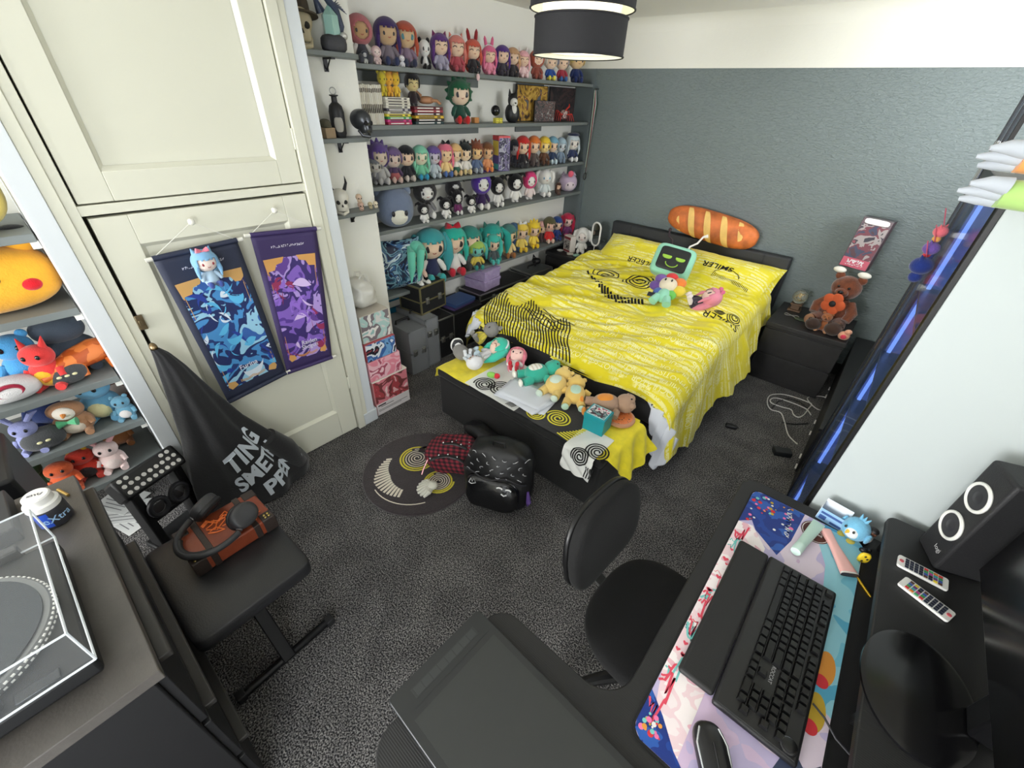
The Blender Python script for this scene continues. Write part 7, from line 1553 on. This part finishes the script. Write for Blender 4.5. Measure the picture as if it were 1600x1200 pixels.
# ================================================================== CHAIR
o = thing('office_chair', 'black fabric swivel office chair tucked under the desk', 'chair', (-.05, .83, 0), math.radians(-4)); CF = mat((13, 13, 14), .9, sheen=.04, bump=.3, bs=350); CP = mat((16, 16, 17), .35)
MB().sell((0, 0, .43), (.205, .215, .036), .5, .75, nu=60, nv=20).out('seat', CF, o, smooth=60); MB().sell((0, 0, .405), (.19, .20, .022), .5, .75, nu=48, nv=12).out('seat_shell', CP, o)
T = TR(-.262, .01, .655) @ RM(0, math.radians(-10), 0)
def bkcurve(q): return Vector((q.x + .18 * q.y * q.y * 1.6, q.y, q.z))
MB().sell((.012, 0, 0), (.030, .185, .148), .45, .55, nu=60, nv=24, M=T, fn=lambda q: bkcurve(Vector((q.x, q.y * (1 - .25 * (q.z / .15) ** 2 * (1 if q.z > 0 else .5)), q.z)))).out('backrest', CF, o, smooth=60)
MB().sell((-.014, 0, 0), (.016, .188, .151), .45, .55, nu=60, nv=20, M=T, fn=lambda q: bkcurve(Vector((q.x, q.y * (1 - .25 * (q.z / .15) ** 2 * (1 if q.z > 0 else .5)), q.z)))).out('back_shell', CP, o, smooth=60)
MB().tube([(-.10, 0, .41), (-.22, 0, .43), (-.285, 0, .46), (-.29, 0, .54), (-.285, 0, .62)], .022, 12, flat=.5).out('back_bar', CP, o)
mb = MB(); mb.tube([(-.285 + .022 * math.cos(i * .8), .032 * math.sin(i * .8), .44 + i * .0018) for i in range(64)], .0045, 6); mb.out('bellows', CP, o)
MB().lathe([(.028, .10), (.028, .30), (.018, .30), (.018, .42)], 20).out('column', CP, o)
for k in range(5):
    a = k * 2 * PI / 5 + .3; c_, s_ = math.cos(a), math.sin(a)
    MB().tube([(0, 0, .10), (.14 * c_, .14 * s_, .09), (.25 * c_, .25 * s_, .065)], [.026, .02, .014], 10).out('base_arm', CP, o); MB().lathe([(.022, -.018), (.026, 0), (.022, .018)], 18, 0, TR(.25 * c_, .25 * s_, .027) @ RM(PI / 2, 0, a)).out('castor', CP, o)
MB().b2((.035, .205, .440), (.060, .235, .4415)).out('label_tag', mat((222, 206, 170), .6), o)
# ================================================================== DISPLAY CABINETS ON THE RIGHT
BLKM = mat((16, 16, 18), .4); GL = mat((120, 150, 200), .04, alpha=.22, key='glass')
o = thing('display_cabinet', 'tall black framed glass display cabinet lit blue inside with a white near side', 'display cabinet', (.40, 1.72, 0))
HX, HY, HZ = .245, .375, 1.68
MB().b2((-HX + .012, -HY, .0), (HX, -HY + .012, HZ - .004)).out('side_panel', mat((190, 198, 198), .6), o, bev=.002)
mb = MB()
for x in (-HX, HX - .03):
    for y in (-HY + .013, HY - .03): mb.b2((x, y, 0), (x + .03, y + .03, HZ))
mb.b2((-HX, -HY + .0, 0), (-HX + .0115, -HY + .03, HZ))
mb.out('corner_post', BLKM, o, bev=.001)
MB().b2((-HX, -HY + .012, 0), (HX, HY, .07)).out('plinth', BLKM, o, bev=.002); MB().b2((-HX, -HY + .012, HZ - .03), (HX, HY, HZ)).out('top', BLKM, o, bev=.002)
MB().b2((HX - .02, -HY + .012, .07), (HX - .012, HY, HZ - .03)).out('back_panel', mat((70, 110, 200), .6), o)
for z in (.42, .79, 1.02, 1.28): MB().b2((-HX + .02, -HY + .02, z), (HX - .02, HY - .02, z + .012)).out('shelf', mat((34, 40, 60), .3), o)
MB().b2((-HX + .006, -HY + .045, .075), (-HX + .010, HY - .035, HZ - .035)).out('glass_door', GL, o)
MB().b2((-HX + .02, HY - .03, .075), (HX - .03, HY - .02, HZ - .035)).out('far_side', mat((60, 90, 170), .6), o)
MB().b2((-HX + .024, -HY + .035, .08), (-HX + .078, -HY + .043, HZ - .04)).out('led_strip', mat((118, 158, 244), .5, emit=.9), o); MB().b2((-HX + .035, HY - .045, .08), (-HX + .047, HY - .037, HZ - .04)).out('led_strip', mat((110, 150, 244), .5, emit=1.0), o)
for z in (.6, 1.2): MB().sell((-.05, -.1, z + .1), (.03, .03, .06), .8, nu=14, nv=10)
o = thing('tall_cabinet', 'second taller black framed glass cabinet with chrome handle beyond the blue lit one', 'display cabinet', (.42, 2.28, 0)); a, b, h = .25, .175, 1.98
mb = MB()
for x in (-a, a - .02):
    for y in (-b, b - .018): mb.b2((x, y, 0), (x + .012, y + .012, h))
mb.b2((-a, -.02, 0), (-a + .012, -.008, h)); mb.out('frame_post', BLKM, o, bev=.001)
MB().b2((-a, -b, 0), (a, b, .12)).out('plinth', BLKM, o, bev=.002); MB().b2((-a, -b, h), (a, b, h + .02)).out('top', BLKM, o, bev=.002)
MB().b2((a - .012, -b, .12), (a - .006, b, h)).out('back_panel', mat((74, 84, 88), .6), o)
MB().b2((-a + .003, -b + .012, .12), (-a + .006, b - .012, h)).out('glass_door', GL, o)
for z in (.55, .95, 1.35): MB().b2((-a + .02, -b + .012, z), (a - .02, b - .012, z + .006)).out('glass_shelf', GL, o)
for y in (-.05, .01): MB().tube([(-a - .008, y, 1.60), (-a - .008, y, 1.74)], .005, 10).out('handle', mat((230, 232, 232), .15, .9), o)
o = thing('low_cabinet', 'long low black cabinet along the right wall with small white clips at its foot', 'cabinet', (.41, 3.22, 0)); MB().b2((-.25, -.74, .02), (.24, .76, .34)).out('body', mat((16, 16, 18), .45), o, bev=.004); MB().b2((-.255, -.745, .34), (.245, .765, .36)).out('top', BLKM, o, bev=.003)
MB().b2((-.235, -.73, 0), (.23, .75, .02)).out('plinth', BLKM, o)
for i, y in enumerate((-.70, -.58, -.28, -.12, .30, .44)): MB().b2((-.258, y, .012), (-.250, y + .045, .022)).out('white_clip', WP, o, bev=.001)
# charms hanging on the tall cabinet handle
for k, (u, v, c1, c2, l) in enumerate(((1470, 362, (226, 110, 120), (236, 170, 90), 'coral pink plush charm, topmost on the tall cabinet handle'), (1455, 388, (112, 84, 160), (210, 60, 70), 'violet plush charm in the middle of the hanging bunch'), (1440, 415, (34, 52, 120), (206, 200, 222), 'navy blue plush charm with pale face, lowest of the hanging bunch'))):
    q = P(u, v, x=.125); o = thing('plush_charm', l, 'plush charm', (.125, q.y, q.z), 2.6, 'charms hanging on the cabinet handle'); s = (.018, .021, .029)[k]
    MB().sell((0, 0, 0), (s, s, s * .9), 1, nu=20, nv=14).out('head', plush(c1), o); MB().sell((s * .5, 0, -s * .15), (s * .55, s * .6, s * .5), 1, nu=16, nv=10).out('face', plush(c2), o); MB().sell((0, 0, -s * 1.2), (s * .6, s * .6, s * .6), 1, nu=16, nv=10).out('body', plush(c2 if k != 2 else c1), o)
    for g in (-1, 1): MB().tube([(0, g * s * .5, s * .6), (0, g * s * .9, s * 1.2)], [s * .3, s * .03], 8).out('ear', plush(c1), o)
    MB().tube([(0, 0, s * .8), (.01, .02, s * .8 + .05)], .0015, 6).out('cord', mat((200, 90, 110), .5), o)
# tie-dye plush lying on the cabinet top
def tiedye():
    m = mat((0, 0, 0), .95, key='tiedye'); nt = m.node_tree; b = nt.nodes['Principled BSDF']; tc = nt.nodes.new('ShaderNodeTexCoord'); sp = nt.nodes.new('ShaderNodeSeparateXYZ'); n = nt.nodes.new('ShaderNodeTexNoise'); n.inputs['Scale'].default_value = 14
    ad = nt.nodes.new('ShaderNodeMath'); ad.operation = 'MULTIPLY_ADD'; ad.inputs[1].default_value = .05; nt.links.new(tc.outputs['Object'], n.inputs['Vector']); nt.links.new(tc.outputs['Object'], sp.inputs[0]); nt.links.new(n.outputs['Fac'], ad.inputs[0]); nt.links.new(sp.outputs[0], ad.inputs[2])
    r = nt.nodes.new('ShaderNodeValToRGB'); e = r.color_ramp.elements; e[0].position = .02; e[0].color = lin((214, 220, 226)); e[1].position = .07; e[1].color = lin((244, 170, 96)); x = e.new(.14); x.color = lin((240, 206, 96)); x = e.new(.22); x.color = lin((150, 206, 120)); nt.links.new(ad.outputs[0], r.inputs['Fac']); nt.links.new(r.outputs['Color'], b.inputs['Base Color']); return m
TD = tiedye(); o = thing('tie_dye_plush', 'white, orange and green tie-dye plush with long fingers lying on the lit cabinet', 'plush toy', (.325, 1.455, 1.681), 0)
MB().sell((.08, .0, .05), (.10, .12, .05), .8, nu=30, nv=16).out('body', TD, o)
for zc, yb, c in ((.062, -.15, 0), (.004, -.175, 1)):
    MB().tube([(.05, yb + .06, zc - .01), (-.06, yb, zc), (-.19, yb - .02, zc - .002)], [.05, .032, .024], 14).out('arm', (mat((240, 160, 90), .95, sheen=.3, var=.1), mat((170, 206, 120), .95, sheen=.3, var=.1))[c], o)
    for k in range(3): MB().tube([(-.185, yb - .02 + (k - 1) * .012, zc + (1 - k) * .012), (-.215, yb - .02 + (k - 1) * .016, zc + (1 - k) * .015), (-.25 + abs(k - 1) * .01, yb - .02 + (k - 1) * .02, zc + (1 - k) * .016 - .004)], [.016, .012, .004], 12).out('finger', mat((186, 192, 200), .95, sheen=.3), o)
# cables and small things on the floor
CBW = mat((196, 194, 190), .5)
o = thing('floor_cable', 'tangled white cable on the carpet in front of the low cabinet', 'cable', (0, 0, 0))
raw = [(1246, 694), (1232, 680), (1226, 660), (1220, 645), (1205, 640), (1199, 630), (1203, 618), (1222, 616), (1246, 622), (1262, 628), (1268, 632), (1262, 640), (1256, 648), (1248, 652), (1240, 648), (1236, 640), (1222, 636), (1206, 630), (1204, 624), (1214, 622), (1234, 628), (1254, 636), (1262, 641), (1268, 650)]
pp = [P(u, v, z=.006) for u, v in raw]; sm = []
for i in range(len(pp) - 1):
    p0, p1, p2, p3 = pp[max(0, i - 1)], pp[i], pp[i + 1], pp[min(len(pp) - 1, i + 2)]
    for t in (0, .25, .5, .75): sm.append(.5 * ((2 * p1) + (p2 - p0) * t + (2 * p0 - 5 * p1 + 4 * p2 - p3) * t * t + (3 * p1 - p0 - 3 * p2 + p3) * t ** 3))
MB().tube(sm, .0042, 7).out('cable', CBW, o)
o = thing('floor_cable', 'short white looped charging lead beside the right nightstand', 'cable', (0, 0, 0)); cc = P(1278, 628, z=.008); MB().tube([(cc.x + .07 * math.cos(t), cc.y + .10 * math.sin(t), .008 + .012 * math.sin(t * 2)) for t in [i * .25 for i in range(48)]], .0035, 6).out('cable', CBW, o)
o = thing('black_cable', 'black power cable running over the carpet under the white one', 'cable', (0, 0, 0)); MB().tube([P(u, v, z=.005) for u, v in ((1205, 640), (1215, 628), (1230, 622), (1250, 628), (1264, 640))], .004, 7).tube([P(u, v, z=.005) for u, v in ((1222, 660), (1240, 663), (1262, 662))], .005, 7).out('cable', mat(BLACK, .5), o)
q = P(1142, 666, z=.01); o = thing('power_adapter', 'small black plug lying alone on the carpet right of the bed', 'adapter', (q.x, q.y, 0), .3); MB().b2((-.035, -.02, 0), (.035, .02, .022)).out('body', mat(BLACK, .5), o, bev=.006); MB().tube([(.035, 0, .01), (.05, .01, .006)], .003).out('lead', mat(BLACK, .5), o)
q = P(1240, 668, z=.02); o = thing('power_adapter', 'black angular power brick at the corner of the low cabinet', 'adapter', (.06, 2.62, 0), .5); MB().b2((-.05, -.03, 0), (.05, .03, .035)).out('body', mat((18, 22, 26), .5), o, bev=.005)
